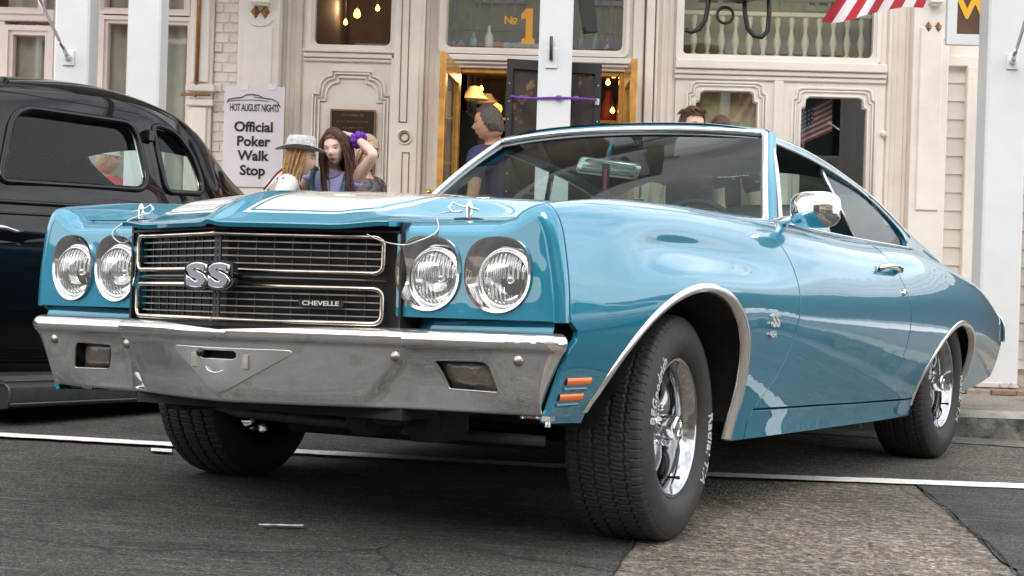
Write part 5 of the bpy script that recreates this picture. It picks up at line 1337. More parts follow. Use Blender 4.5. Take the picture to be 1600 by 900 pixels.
part('parapet', M_wall, sal, (fx(1056), fx(1384), zr1 + .06, TOP, FY, FY + .12), (fx(1056), xr0 - .05, zr0 - .055, zr1 + .06, FY, FY + .12), (xr1 + .05, fx(1384), zr0 - .055, zr1 + .06, FY, FY + .12))
TOP = 4.36
# parapet and upper floor (above the frame; mirrored in the windscreen)
part('upper_wall', M_wall, sal, (-9, .36, 4.37, 10.0, FY, FY + .2)); part('side_wall', M_wall, sal, (.18, .36, 3.9, 10.0, FY + .2, FY + 8)); part('roof', M_dbrick_, sal, (.37, 2.76, 3.80, 3.86, FY + .13, FY + 8)); part('coping', M_wall2, sal, (.37, 2.78, 3.88, 3.98, FY - .12, FY + .16))
part('cornice', M_wall2, sal, (-9, .5, 9.7, 10.1, FY - .35, FY))
for i in range(4):
    x = -8.4 + i * 2.25; f_ = window(sal, x, x + 1.0, 4.9, 7.0, .09, M_wall2, name='upper_window'); room(sal, x - .1, x + 1.1, 4.8, 7.1, .8)
# ---------------------------------------------------------------- porch: posts, deck and balcony over the boardwalk
def post(px0, px1, label, base=BW, Y=PY_):
    w = .205; x0 = at(px0, 200, Y)[0]; x1 = at(px1, 200, Y)[0]; c = (x0 + x1) / 2; w = x1 - x0
    p = empty('porch_post', (c, Y + w / 2, base), label=label, cat='post', group='white square porch posts along the boardwalk')
    k = MB(); k.bbox((-w / 2, -w / 2, 0), (w / 2, w / 2, 4.32), .012); k.build('shaft', M_post, p)
    k = MB(); k.bbox((-w / 2 - .03, -w / 2 - .03, 4.10), (w / 2 + .03, w / 2 + .03, 4.20), .01); k.bbox((-w / 2 - .05, -w / 2 - .05, 4.20), (w / 2 + .05, w / 2 + .05, 4.32), .01); k.build('capital', M_post, p)
    k = MB(); k.bbox((-w / 2 - .006, -w / 2 - .006, .001), (w / 2 + .006, w / 2 + .006, .035), .006); k.build('foot', mat('flaking_paint', (.62, .58, .52), rough=.8, noise=(20, .1), grime=(18, (.18, .09, .04), .50)), p)
    return p
p1_ = post(80.5, 134.5, 'leftmost white square post, with a thin grey flagstaff bracketed to its face')
p2_ = post(194, 246, 'second white square post from the left, bare, beside the black car roof')
p3_ = post(838, 890.5, 'middle white post carrying a bracket plate and a purple rope, before the doorway')
p4_ = post(1540, 1603, 'rightmost white square post with peeling foot behind the coupe tail')
def staff(px0, py0, px1, py1, label, Y):
    s_ = empty('flagstaff', label=label, cat='flagstaff', group='thin grey flagstaffs on posts')
    b = at(px1, py1, Y - .005); a = at(px0, py0, Y - .55); a = b + (a - b) * 1.5
    k = MB(); k.tube([b, b * .8 + a * .2], .014, 8); k.tube([b * .8 + a * .2, a], .010, 8); k.build('pole', M_spring, s_)
    k = MB(); k.bbox((b[0] - .035, Y - .012, b[2] - .04), (b[0] + .035, Y - .0005, b[2] + .05), .003); k.tube([b, b + (a - b) * .05], .019, 10); k.build('bracket', M_post, s_)
Yp = PY_ - .001
staff(62, 0, 107, 92, 'thin grey flagstaff leaning left from the leftmost post', Yp)
staff(1603, 30, 1582, 98, 'thin grey flagstaff leaning right from the rightmost post', Yp)
br = empty('post_bracket', label='small white bracket plate with a short grey pipe on the middle post', cat='bracket')
k = MB(); a, b, c, d = FR(852, 75, 871, 107, Yp); k.bbox((a, Yp - .010, c), (b, Yp - .0005, d), .003); k.build('plate', M_post, br)
k = MB(); k.tube([(fx(861, 92, Yp), Yp - .03, fz(93, 861, Yp)), (fx(861.5, 60, Yp), Yp - .03, fz(58, 861, Yp))], .010, 8); k.tube([(fx(861, 92, Yp), Yp - .005, fz(92, 861, Yp)), (fx(861, 92, Yp), Yp - .035, fz(92, 861, Yp))], .012, 8); k.build('pipe', M_under, br)
por = empty('porch', label='white two storey porch deck and balcony above the boardwalk, over the frame', cat='porch')
part('tie_beam', M_post, por, (.07, 2.66, 4.33, 4.43, 9.66, 9.80))
part('deck', M_wall, por, (-9, .05, 4.46, 4.58, 9.25, FY - .001)); part('beam', M_post, por, (-9, .06, 4.44, 4.68, 9.20, 9.32))
part('ceiling_joist', M_wall2, por, *[(-9 + i * .6, -8.94 + i * .6, 4.34, 4.455, 9.35, FY - .01) for i in range(16)])
part('balcony_roof', M_wall2, por, (-9, .2, 7.5, 7.65, 9.15, FY - .001))
part('balcony_rail', M_post, por, (-9, .05, 5.52, 5.60, 9.28, 9.36), (-9, .05, 4.76, 4.82, 9.28, 9.36))
part('baluster', M_post, por, *[(-9 + i * .16, -8.96 + i * .16, 4.82, 5.52, 9.30, 9.34) for i in range(57)], r=.002)
part('upper_post', M_post, por, *[(x - .09, x + .09, 4.58, 7.5, 9.25, 9.43) for x in (-8, -5.4, -3.0, -.12)])
# ---------------------------------------------------------------- clapboard building on the right
clp = bld('clapboard_building', 'white clapboard wall with a corner board, at the far right')
xa, xb = fx(1477), fx(1518); zt = fz(95, 1497)
bd_ = [MB() for _ in range(1)]
pitch = .1385; zb = fz(95, 1497) - 18 * pitch
cb_ = MB(); cb_.add([(0, -.022, 0), (6, -.022, 0), (6, -.004, pitch + .012), (0, -.004, pitch + .012), (0, 0, 0), (6, 0, 0)], [(0, 1, 2, 3), (4, 5, 1, 0)]); cme = cb_.mesh('clapboard'); cme.materials.append(M_wall2)
for i in range(18):
    o = link('clapboard', cme, clp); o.location = (xa, FY + .22, zb + i * pitch); o.rotation_euler = (0, 0, 0)
part('wall', M_wall, clp, (xa, fx(1620), FLOOR, 3.5, FY + .225, FY + .4)); part('fascia', M_wall, clp, (xa, fx(1545), zt - .02, zt + .06, FY + .14, FY + .22))
part('corner_board', M_wall2, clp, (fx(1518), fx(1536), FLOOR, zt - .02, FY + .12, FY + .2))
# unseen board fence, added right of the frame to mirror dark in the coupe's flank
fnc = empty('reflection_fence', label='dark brown board fence added out of view to mirror dark in the coupe flank', cat='fence')
M_fence = mat('dark_stained_boards', (.07, .045, .03), rough=.8, noise=(6, .35), bump=(30, .4)); fme = MB().bbox((0, 0, 0), (.185, .022, 1.62), .004).mesh('board'); fme.materials.append(M_fence)
for i in range(150):
    o = link('board', fme, fnc); o.location = (fx(1620) + i * .19, FY + rng.normal(0, .004), .05)
part('fence_rail', M_fence, fnc, (fx(1620), 31, .4, .5, FY + .03, FY + .09), (fx(1620), 31, 1.3, 1.4, FY + .03, FY + .09))
# reflection stand-ins added inside: an olive backing with a baluster railing; a tan blind and a small flag behind the door panes
M_olive = mat('olive_reflection', (.26, .235, .10), rough=.7, noise=(4, .2)); M_cream = mat('cream_turned_wood', (.80, .70, .48), rough=.45)
part('reflection_backing', M_olive, sal, (fx(1058), fx(1380), zr0 - .1, zr1 + .05, FY + .62, FY + .66))
rl = empty('reflection_railing', label='cream turned baluster railing added behind the wide upper right window as a balcony reflection', cat='railing')
k = MB(); zr_ = fz(27, 1215, FY + .45); zb_ = fz(94, 1215, FY + .45); k.bbox((fx(1062), FY + .42, zr_), (fx(1376), FY + .49, zr_ + .035), .006); k.build('handrail', M_cream, rl)
k = MB(); k.bbox((fx(1062), FY + .42, zb_ - .05), (fx(1376), FY + .49, zb_), .006); k.build('foot_rail', M_cream, rl)
hh = zr_ - zb_; bme2 = MB().lathe([(.024, 0), (.024, hh * .12), (.012, hh * .16), (.027, hh * .34), (.030, hh * .44), (.012, hh * .68), (.017, hh * .78), (.024, hh * .86), (.024, hh)], 10, 'z').mesh('baluster'); bme2.materials.append(M_cream)
x = fx(1066)
while x < fx(1374): o = link('baluster', bme2, rl); o.location = (x, FY + .455, zb_); x += .108
bl_ = curtain(sal, xp0 - .05, xp1 + .05, FLOOR + .8, zp1 + .05, FY + .14, name='reflection_cloth', amp=.010)
bl_.data.materials[0] = mat('tan_reflection_cloth', (.50, .43, .24), rough=.85, noise=(9, .35))
# hanging sign with a W
sg = empty('hanging_sign', label='brown sign board with a yellow letter W in a white frame, at the upper right', cat='sign')
ysg = 11.0; x0, x1, z0, z1 = FR(1480, -90, 1640, 72, ysg)
k = MB(); k.ring([(x0, z0), (x1, z0), (x1, z1), (x0, z1)], [(x0 + .065, z0 + .07), (x1 - .065, z0 + .07), (x1 - .065, z1 - .07), (x0 + .065, z1 - .07)], ysg - .03, ysg + .03); k.build('sign_frame', M_post, sg)
k = MB(); k.bbox((x0 + .06, ysg - .012, z0 + .065), (x1 - .06, ysg + .02, z1 - .065), .002); k.build('sign_board', mat('sign_brown', (.095, .045, .022), rough=.5, noise=(8, .2)), sg)
M_yel = mat('sign_yellow', (.80, .42, .02), rough=.5)
text_on('W', .20, (fx(1524, 15, ysg - .02), ysg - .014, fz(14, 1524, ysg - .02)), 'letter', M_yel, sg, extrude=.004, bold=.007, sx=1.15)
k = MB(); k.bbox((fx(1495, 30, ysg - .02), ysg - .018, fz(-62, 1524, ysg)), (fx(1540), ysg - .016, fz(-58, 1524, ysg)), .001)
# ---------------------------------------------------------------- things on and before the front
# poster
ps = empty('poster', label='white paper poster in plastic with black words and a car drawing, taped to a pilaster', cat='poster')
yps = FY - .135; x0, x1, z0, z1 = FR(349, 135, 443, 292, yps)
M_paper = mat('white_paper_in_plastic', (.74, .70, .76), rough=.35, coat=.35, noise=(3, .03), bump=(4, .25)); M_ink = mat('black_ink', (.015, .015, .018), rough=.6)
n = 14; k = MB(); k.grid(np.array([[(x0 + (x1 - x0) * i / n, yps + .0012 * math.sin(i * .9) * math.sin(j * .5), z0 + (z1 - z0) * j / n) for j in range(n + 1)] for i in range(n + 1)])); k.build('sheet', M_paper, ps)
M_tape = mat('clear_tape', (.8, .8, .8), rough=.2)
for px_ in (382, 425): k = MB(); a, b, c, d = FR(px_ - 6, 131, px_ + 6, 141, yps); k.bbox((a, yps - .006, c), (b, yps - .004, d), .0005); k.build('tape', M_tape, ps)
xc = (x0 + x1) / 2
for tx, py_, sz, bo in (('Official', 199, .104, .0030), ('Poker', 221.5, .104, .0030), ('Walk', 244, .104, .0030), ('Stop', 267, .104, .0030)):
    text_on(tx, sz, (xc, yps - .0035, fz(py_, 396, yps)), 'words', M_ink, ps, extrude=.0006, bold=bo)
text_on('HOT AUGUST NIGHTS', .078, (xc, yps - .0035, fz(169, 396, yps)), 'logo_words', M_ink, ps, extrude=.0006, bold=.0008, sx=.50, spacing=.92)
k = MB(); cpt = [(355, 160), (357, 155), (368, 153), (378, 152), (385, 148), (395, 147.5), (404, 149), (411, 153), (425, 155), (433, 159), (438, 168)]
k.tube([tuple(at(a, b, yps - .007)) for a, b in cpt], .0035, 5); k.tube([tuple(at(a, b, yps - .007)) for a, b in ((356, 158), (370, 156.5), (395, 156), (420, 158))], .002, 5); k.tube([tuple(at(a, b, yps - .007)) for a, b in ((396, 147.5), (398, 152), (410, 153))], .002, 5); k.build('car_drawing', M_ink, ps)
# small flag added behind the right door pane in place of a flag reflection
M_dr = mat('dim_red', (.20, .02, .03), rough=.8); M_dw = mat('dim_white', (.34, .31, .30), rough=.8); M_db = mat('dim_navy', (.02, .025, .07), rough=.8)  # flag colours darkened: the dimness of a reflection put into them
sf = empty('reflection_flag', label='small stars and stripes flag added behind the right glazed door pane as a flag reflection', cat='flag'); n = 16
def sfp(u, v):
    c = [at(a_, b_, FY + .16) for a_, b_ in ((1247, 178), (1300, 150), (1247, 228), (1300, 205))]
    p = (c[0] * (1 - u) + c[1] * u) * (1 - v) + (c[2] * (1 - u) + c[3] * u) * v; return (p[0], p[1] + .012 * math.sin(u * 9 + v), p[2])
for i in range(13):
    u0 = .45 if i < 7 else 0; k = MB(); k.grid(np.array([[sfp(1 - (1 - u0) * t if False else u0 + (1 - u0) * t, (i + q) / 13) for q in (0, 1)] for t in np.linspace(0, 1, n)])); k.build('stripe', M_dr if i % 2 == 0 else M_dw, sf)
k = MB(); k.grid(np.array([[sfp(.45 * t, 7 / 13 * q) for q in (0, .5, 1)] for t in np.linspace(0, 1, 8)])); k.build('canton', M_db, sf)
k = MB()
for i in range(5):
    for j in range(4):
        p = sfp(.45 * (i + .5) / 5, 7 / 13 * (j + .5) / 4); q_ = [(p[0] + (.011 if m_ % 2 == 0 else .0045) * math.sin(m_ * math.pi / 5), p[1] - .004, p[2] + (.011 if m_ % 2 == 0 else .0045) * math.cos(m_ * math.pi / 5)) for m_ in range(10)]; k.add(q_, [tuple(range(10))])
k.build('stars', M_dw, sf)
k = MB(); k.tube([sfp(-.02, -.05), sfp(-.02, 1.9)], .008, 6); k.build('staff', M_gold, sf)
# number on the transom glass
nb = empty('door_number', label='yellow gilt No 1 painted on the dark transom glass over the doorway', cat='lettering')
M_num = mat('gilt_lettering', (.72, .34, .03), rough=.4)
text_on('N', .085, (fx(794, 30), FY + .030, fz(31, 794)), 'letter', M_num, nb, extrude=.001, bold=.002); text_on('o', .075, (fx(804, 30), FY + .030, fz(29.5, 804)), 'letter', M_num, nb, extrude=.001, bold=.002); 
k = MB(); a, b, c, d = FR(800, 36.5, 808, 38, FY + .03); k.box((a, FY + .028, c), (b, FY + .031, d)); k.build('underline', M_num, nb)
k = MB(); xc, zc = fx(825, 40), fz(40, 825); h, w = .135, .034
k.prism([(xc - .048, zc - h), (xc + .052, zc - h), (xc + .052, zc - h + .035), (xc + w, zc - h + .05), (xc + w, zc + h), (xc - .015, zc + h), (xc - .055, zc + h - .05), (xc - .05, zc + h - .085), (xc - .018, zc + h - .075), (xc - .018, zc - h + .05), (xc - .048, zc - h + .035)], FY + .028, FY + .031); k.build('numeral', M_num, nb)
# black framed board standing behind the middle post, tied with a purple rope
bb = empty('chalk_board', label='weathered black framed board leaning behind the middle post, tied with purple rope', cat='board')
yb_ = 9.92; x0, x1, z1 = at(791, 150, yb_)[0], at(939, 150, yb_)[0], at(865, 94, yb_)[2]
k = MB(); o_ = [(x0, BW), (x1, BW), (x1, z1 - .02), (x0, z1)]; i_ = [(x0 + .038, BW + .05), (x1 - .038, BW + .05), (x1 - .038, z1 - .08), (x0 + .038, z1 - .06)]
k.ring(o_, i_, yb_ - .02, yb_ + .02); k.build('board_frame', mat('flat_black_paint', (.016, .015, .015), rough=.6), bb)
k = MB(); k.add([(a, yb_ + .004, b) for a, b in i_], [(0, 1, 2, 3)]); k.build('board_panel', mat('rusty_panel', (.035, .024, .018), rough=.6, noise=(7, .5), grime=(9, (.30, .16, .07), .56)), bb)
k = MB()
for zz in np.arange(BW + .1, z1 - .05, .11):
    for xx in (x0 + .019, x1 - .019): k.lathe([(.006, 0), (.004, -.004), (.0005, -.005)], 8, 'y', (xx, yb_ - .02, zz))
k.build('rivets', M_spring, bb)
rp = empty('rope', label='thin purple rope tied round the middle post and the black board', cat='rope')
k = MB(); M_purple = mat('purple_rope', (.20, .06, .42), rough=.7, bump=(300, .6))
pts = [at(798, 150, yb_ - .03), at(812, 152.5, yb_ - .05), at(826, 153.5, PY_ + .02), at(836, 153.5, PY_ - .004), at(852, 153, PY_ - .012), at(872, 152.5, PY_ - .012), at(891, 153, PY_ - .004), at(905, 154, yb_ - .08), at(922, 155, yb_ - .05), at(935, 157, yb_ - .03)]
k.tube(pts, .007, 7); k.build('cord', M_purple, rp)
k = MB()
for p in (at(815, 152.5, yb_ - .06), at(873, 152.5, PY_ - .02), at(900, 153.6, PY_ + .05)):
    k.lathe([(.0005, -.022), (.012, -.014), (.015, 0), (.012, .014), (.0005, .022)], 10, 'x', tuple(p))
k.build('knot', M_purple, rp)
k = MB(); p = at(933, 157, yb_ - .03); k.bbox(p - (.012, .01, .03), p + (.012, .01, .012), .004); k.build('clip', M_spring, rp)
# black slanted bracket beside the middle post
sb = empty('sign_bracket', label='slanting black metal arm high beside the middle post', cat='bracket')
k = MB(); c = [at(a, b, 9.75) for a, b in ((897, -40), (925, -40), (934, 49), (911, 51))]; k.add([tuple(p) for p in c] + [tuple(p + (0, .05, 0)) for p in c], [(3, 2, 1, 0), (4, 5, 6, 7), (0, 1, 5, 4), (1, 2, 6, 5), (2, 3, 7, 6), (3, 0, 4, 7)]); k.build('arm', M_iron, sb)
k = MB(); c = at(913, 46, 9.74); k.lathe([(.012, -.02), (.016, -.01), (.010, 0)], 10, 'y', tuple(c)); k.build('bolt', M_under, sb)
# wrought iron scrolls under a black lamp, before the wide window
ir = empty('iron_lantern', label='black wrought iron lantern with hanging scroll hooks before the wide upper window', cat='lantern')
yi = 10.6; T_ = lambda a, b: tuple(at(a, b, yi))
k = MB(); k.tube([T_(1108, -20), T_(1106, 12), T_(1102, 32), T_(1092, 46), T_(1080, 50), T_(1071, 46)], .016, 8); k.build('scroll_hook', M_iron, ir); k = MB(); k.tube([T_(1163, -20), T_(1164, 20), T_(1168, 44), T_(1178, 56), T_(1190, 58), T_(1200, 48), T_(1202, 20), T_(1202, -20)], .016, 8); k.build('scroll_hook', M_iron, ir)
k = MB(); c = at(1133, 24, yi); k.tube([(c[0] + .052 * math.cos(t), yi, c[2] + .052 * math.sin(t)) for t in np.linspace(0, 2 * math.pi, 24, endpoint=False)], .010, 7, closed=True); k.build('ring', M_iron, ir)
k = MB(); c = at(1155, -20, yi); k.lathe([(.02, -.10), (.10, -.085), (.22, -.05), (.25, 0), (.2, .08), (.05, .12)], 24, 'z', tuple(c)); k.build('lamp_body', M_iron, ir)
# striped flag hanging from the porch
fg = empty('flag', label='striped red and white flag edge drooping into the picture at the top right', cat='flag')
yf = 9.3; n = 44
def flagpt(u, v):
    """u 0..1 along the fly, v 0..1 down the hoist (0 bottom edge)"""
    px = 1283 + 160 * u; py = 34 - 24 * u + 5 * math.sin(u * 7.0) * (1 - u * .4)
    base = at(px, py, yf + .05 * math.sin(u * 9 + v * 2)); return (base[0] + .42 * v * (.75 - .2 * u), base[1] + .03 * math.sin(u * 13 + v * 3), base[2] + v * .50)
for i in range(9):
    k = MB(); u0, u1 = i / 9, (i + 1) / 9; k.grid(np.array([[flagpt(u0 + (u1 - u0) * t, v) for t in np.linspace(0, 1, 6)] for v in np.linspace(0, 1, 14)])); k.build('stripe', M_fr if i % 2 == 0 else M_fw, fg)
# ================================================================ across the street (mirrored in glass, chrome and paint)
M_gsid = mat('pale_green_siding', (.64, .63, .45), rough=.7, noise=(3, .1)); M_redb = mat('red_brick_wall', (.17, .07, .05), rough=.85, noise=(6, .3), bump=(20, .6)); M_tanw = mat('tan_timber_wall', (.36, .29, .20), rough=.8, noise=(3, .15))
M_dark = mat('dark_window_glass', (.02, .024, .028), rough=.08)
OY = -12.6
def far_building(x0, x1, h, m, label, balcony=False):
    b = bld('shop_building', label); g = gz((x0 + x1) / 2, OY) - .4
    k = MB(); k.box((x0, OY - 6, g), (x1, OY, h)); k.build('wall', m, b)
    k = MB(); k.bbox((x0 - .2, OY - .01, h - .5), (x1 + .2, OY + .45, h), .05); k.bbox((x0 - .1, OY - .01, h - .75), (x1 + .1, OY + .2, h - .5), .04); k.build('cornice', M_post, b)
    n = int((x1 - x0) / 2.2)
    for i in range(n):
        x = x0 + (i + .5) * (x1 - x0) / n
        for z in (g + 4.6,) + ((g + 8.0,) if h > 9 else ()):
            f_ = MB(); f_.ring([(x - .62, z), (x + .62, z), (x + .62, z + 2.0), (x - .62, z + 2.0)], [(x - .5, z + .12), (x + .5, z + .12), (x + .5, z + 1.88), (x - .5, z + 1.88)], OY + .08, OY - .01); fr = f_.build('window', M_post, b)
            p = MB(); p.add([(x - .5, OY + .02, z + .12), (x + .5, OY + .02, z + .12), (x + .5, OY + .02, z + 1.88), (x - .5, OY + .02, z + 1.88)], [(3, 2, 1, 0)]); p.build('pane', M_dark, fr)
        p = MB(); p.add([(x - .85, OY + .02, g + .8), (x + .85, OY + .02, g + .8), (x + .85, OY + .02, g + 3.3), (x - .85, OY + .02, g + 3.3)], [(3, 2, 1, 0)]); p.build('shop_window', M_dark, b)
    if balcony:
        zb = 5.95; k = MB(); k.box((x0, OY + .01, zb - .22), (x1, OY + 2.0, zb)); k.box((x0, OY + 1.9, zb + .12), (x1, OY + 1.98, zb + .18)); k.box((x0, OY + 1.88, zb + .92), (x1, OY + 2.0, zb + 1.0)); k.build('balcony', M_post, b)
        for i in range(int((x1 - x0) / .26)):
            o = link('baluster', balme, b); o.location = (x0 + .1 + i * .26, OY + 1.94, zb + .18)
        for x in np.linspace(x0 + .2, x1 - .2, 5):
            k = MB(); k.bbox((x - .1, OY + 1.84, gz(x, OY + 2) - .1), (x + .1, OY + 2.04, zb - .22), .01); k.build('balcony_post', M_post, b)
    return b
balme = MB().lathe([(.045, 0), (.045, .08), (.02, .12), (.05, .26), (.055, .34), (.022, .52), (.03, .60), (.045, .64), (.045, .74)], 8, 'z').mesh('baluster'); balme.materials.append(M_post)
far_building(-15.5, -3.2, 8.4, M_redb, 'red brick shop row across the street, mirrored in bumper and glass')
far_building(-3.0, 9.5, 9.4, M_gsid, 'pale green shop building with a white baluster balcony across the street', True)
far_building(9.8, 22, 7.4, M_tanw, 'tan timber shop building across the street')
k = MB(); k.add([(-40, OY, gz(-40, OY) + .12), (40, OY, gz(40, OY) + .12), (40, OY + 3.2, gz(40, OY + 3.2) + .12), (-40, OY + 3.2, gz(-40, OY + 3.2) + .12)], [(0, 1, 2, 3)]); tag(k.build('pavement', M_conc), kind='structure')
# another coupe of the same make two bays to the right, mirrored in the teal door
M_silver = paint_mat('pale_silver_paint', (.55, .56, .57)); other = copy_tree(car); other.matrix_world = Matrix.Translation((5.7, -.25, gz(6.1, 6) - gz(.4, 6.2))) @ CARM
tag(other, 'pale silver muscle coupe parked beyond the right edge, mirrored in the teal door', 'car')
def repaint(o):
    for c in o.children:
        if c.type == 'MESH' and c.data.materials and c.data.materials[0] in (M_paint, M_hood):
            c.material_slots[0].link = 'OBJECT'; c.material_slots[0].material = M_silver
        repaint(c)
repaint(other)
# ================================================================ black coupe of the thirties beside the teal car
blk = empty('parked_car', label='shiny black vintage coupe with rounded windows parked at the left edge', cat='car')
blk.matrix_world = CARM
M_blk = mat('gloss_black_paint', (.004, .005, .007), rough=.3, coat=.8, spec=.0)
M_blkrub = mat('ribbed_black_rubber', (.055, .055, .06), rough=.30, noise=(20, .2))
YC = -3.06
BX = [.55, .10, -.30, -.70, -1.10, -1.45, -1.75, -2.05, -2.50, -3.0, -3.35]
HWX = [.60, .70, .755, .775, .775, .755, .690, .585, .46, .33, .18]
ZR = [1.50, 1.50, 1.545, 1.595, 1.612, 1.575, 1.49, 1.31, 1.13, .93, .72]        # roof centre / trunk line
_hw = spl(BX, HWX); _zr = spl(BX, ZR)
BF = [(.90, 0, .27), (.965, 0, .45), (1.0, 0, .68), (1.005, 0, .86), (.985, 0, .985), (.955, .10, 1.07), (.885, .45, 1.07), (.80, .80, 1.07), (.665, .945, 1.07), (.36, .99, 1.07), (0, 1.0, 1.07)]
def bskin(u, v):
    hw = _hw(u); zr = _zr(u); Y, Z = [], []
    belt = np.minimum(1.07 - .028 * (u + .7), zr - .12)
    for fy, t, zb_ in BF:
        Y.append(hw * fy)
        Z.append(np.where(t > 0, belt + (zr - belt) * t, zb_ * (belt / 1.07)) if True else zb_)
    Bv = ncs_weights(np.arange(11.0), np.clip(v, 0, 10)); Y = np.column_stack(Y); Z = np.column_stack(Z)
    return np.stack([u, YC + (Bv * Y).sum(1), (Bv * Z).sum(1)], -1)
dwin = rounded([(-.315, 1.085), (-1.185, 1.118), (-1.175, 1.425), (-.46, 1.415)], [.05, .09, .09, .12], 7)
qwin = rounded([(-1.30, 1.118), (-1.62, 1.135), (-1.60, 1.30), (-1.47, 1.425), (-1.30, 1.435)], [.05, .07, .10, .10, .05], 7)
RWO = [(-.30, 1.17), (.40, 1.17), (.40, 1.405), (-.30, 1.42)]; rwsd = poly_sd(rounded(RWO, [0, .09, .10, 0], 6))
dsd, qsd = poly_sd(dwin), poly_sd(qwin)
wsx = lambda z: np.interp(z, [1.05, 1.10, 1.50, 1.6], [.12, .10, -.30, -.40])
for mir in (False, True):
    fn_ = bskin if not mir else (lambda u, v: bskin(u, v) * np.array([1, -1, 1]) + np.array([0, 2 * YC, 0]))
    fl = mir
    nb_ = len(blk.children)
    body_clips = [lambda u, v, P: -qsd(P[:, 0], P[:, 2]), lambda u, v, P: np.where((v > 4.6) & (P[:, 2] > 1.08), wsx(P[:, 2]) - P[:, 0], 1), lambda u, v, P: .45 - P[:, 0], lambda u, v, P: np.where(P[:, 0] < -1.5, -rwsd(np.abs(P[:, 1] - YC), P[:, 2]), 1)]
    isd = lambda P: np.minimum(np.minimum(P[:, 0] + 1.245, -.22 - P[:, 0] - .3 * np.clip(P[:, 2] - 1.1, 0, 1)), np.minimum(1.475 - P[:, 2], P[:, 2] - .33))
    panel('body_shell', fn_, (.50, -3.35), (0, 10), 170, 110, body_clips + [lambda u, v, P: -isd(P) - .002], M_blk, blk, flip=not fl, flange=.02)
    panel('door', fn_, (-.10, -1.32), (0, 8.5), 90, 90, [lambda u, v, P: isd(P) - .002, lambda u, v, P: -dsd(P[:, 0], P[:, 2])], M_blk, blk, flip=not fl, flange=.02)
    sg_ = -1 if mir else 1
    def bpt(x, z, off=0.0):
        vv = np.linspace(3, 9.2, 200); P = bskin(np.full(200, x), vv); i = int(np.argmin(np.abs(P[:, 2] - z))); y = P[i, 1] + off
        return (x, y if not mir else 2 * YC - y, z)
    for w_, nm in ((dwin, 'door'), (qwin, 'quarter')):
        k = MB(); k.tube([bpt(x, z, .001) for x, z in w_], .015, 8, closed=True); k.build('window_reveal', M_blk, blk)
        k = MB(); k.tube([bpt(x, z, -.016) for x, z in w_], .0085, 6, closed=True); k.build('window_trim', M_trim, blk)
        k = MB(); k.add([bpt(x, z, -.030) for x, z in w_], [tuple(range(len(w_)))]); k.build('side_glass', M_side, blk)
    # belt bead and lower bead
    k = MB(); k.tube([bpt(x, 1.012 - .028 * (x + .7), .004) for x in np.linspace(.3, -2.2, 40)], .011, 7); k.tube([bpt(x, .965 - .028 * (x + .7), .002) for x in np.linspace(.3, -2.2, 40)], .006, 6); k.build('belt_moulding', M_blk, blk)
    # running board
    k = MB(); rows = []
    for x in np.linspace(-.16, -1.75, 24):
        e = sg_; yb0, yb1 = -2.36, -2.06; zt_ = .268 - .012 * (x + .16) * 0
        rows.append([(x, yb0, .30), (x, yb0 + .05, .285), (x, -2.20, .276), (x, yb1 - .03, .268), (x, yb1 - .006, .255), (x, yb1, .225), (x, yb1 - .006, .178), (x, yb1 - .05, .17), (x, yb0, .17)])
    rows = np.array(rows)
    if mir: rows[..., 1] = 2 * YC - rows[..., 1]
    k.grid(rows, flip=mir); k.add(rows[0], [tuple(range(9))]); k.build('running_board', M_blkrub, blk, sharp=40)
    k = MB(); k.tube([(x, -2.056 if not mir else 2 * YC + 2.056, .190) for x in (-.16, -.9, -1.75)], .005, 6); k.tube([tuple(p) for p in rows[0][1:8]], .006, 6); k.build('board_trim', M_blkrub, blk)
    k = MB()
    for j in range(5): k.tube([(x, (-2.12 - j * .035) if not mir else 2 * YC + 2.12 + j * .035, .277 + j * .0022) for x in (-.18, -1.7)], .004, 5)
    k.build('board_rib', M_blkrub, blk)
    # door handle and hinge
    k = MB(); yh = bpt(-.24, .90, .0)[1]; sgn = 1 if not mir else -1
    k.lathe([(.026, 0), (.022, sgn * .008), (.010, sgn * .012), (.009, sgn * .035)], 14, 'y', (-.235, yh, .895)); k.tube([(-.235, yh + sgn * .038, .897), (-.30, yh + sgn * .045, .893), (-.36, yh + sgn * .040, .882), (-.40, yh + sgn * .036, .884)], [.010, .009, .008, .006], 8); k.build('door_handle', M_chrome, blk)
    for zz in (1.375, .62): k = MB(); p = bpt(-1.245, zz, .01); k.bbox((p[0] - .022, p[1] - .015, p[2] - .028), (p[0] + .022, p[1] + .02, p[2] + .028), .006); k.build('door_hinge', M_blk, blk)
    # pontoon fenders, front and rear
    for nm, cx_, r0 in (('front_fender', .98, .46), ('rear_fender', -2.35, .44)):
        k = MB(); rows = []
        for t in np.linspace(math.radians(-8), math.radians(188), 40):
            cxx, czz = cx_ + (r0 * 1.15 if math.cos(t) > 0 or cx_ < 0 else 1.13) * math.cos(t), .36 + r0 * .95 * math.sin(t); nx_, nz_ = math.cos(t), math.sin(t)
            rows.append([(cxx - nx_ * .02, -2.66, czz - nz_ * .02), (cxx, -2.50, czz), (cxx + nx_ * .02, -2.34, czz + nz_ * .02), (cxx - nx_ * .005, -2.18, czz - nz_ * .005), (cxx - nx_ * .05, -2.115, czz - nz_ * .05), (cxx - nx_ * .09, -2.11, czz - nz_ * .09)])
        rows = np.array(rows)
        if mir: rows[..., 1] = 2 * YC - rows[..., 1]
        k.grid(rows, flip=not mir); k.build(nm, M_blk, blk)
    wl = empty('wheel'); wl.parent = blk
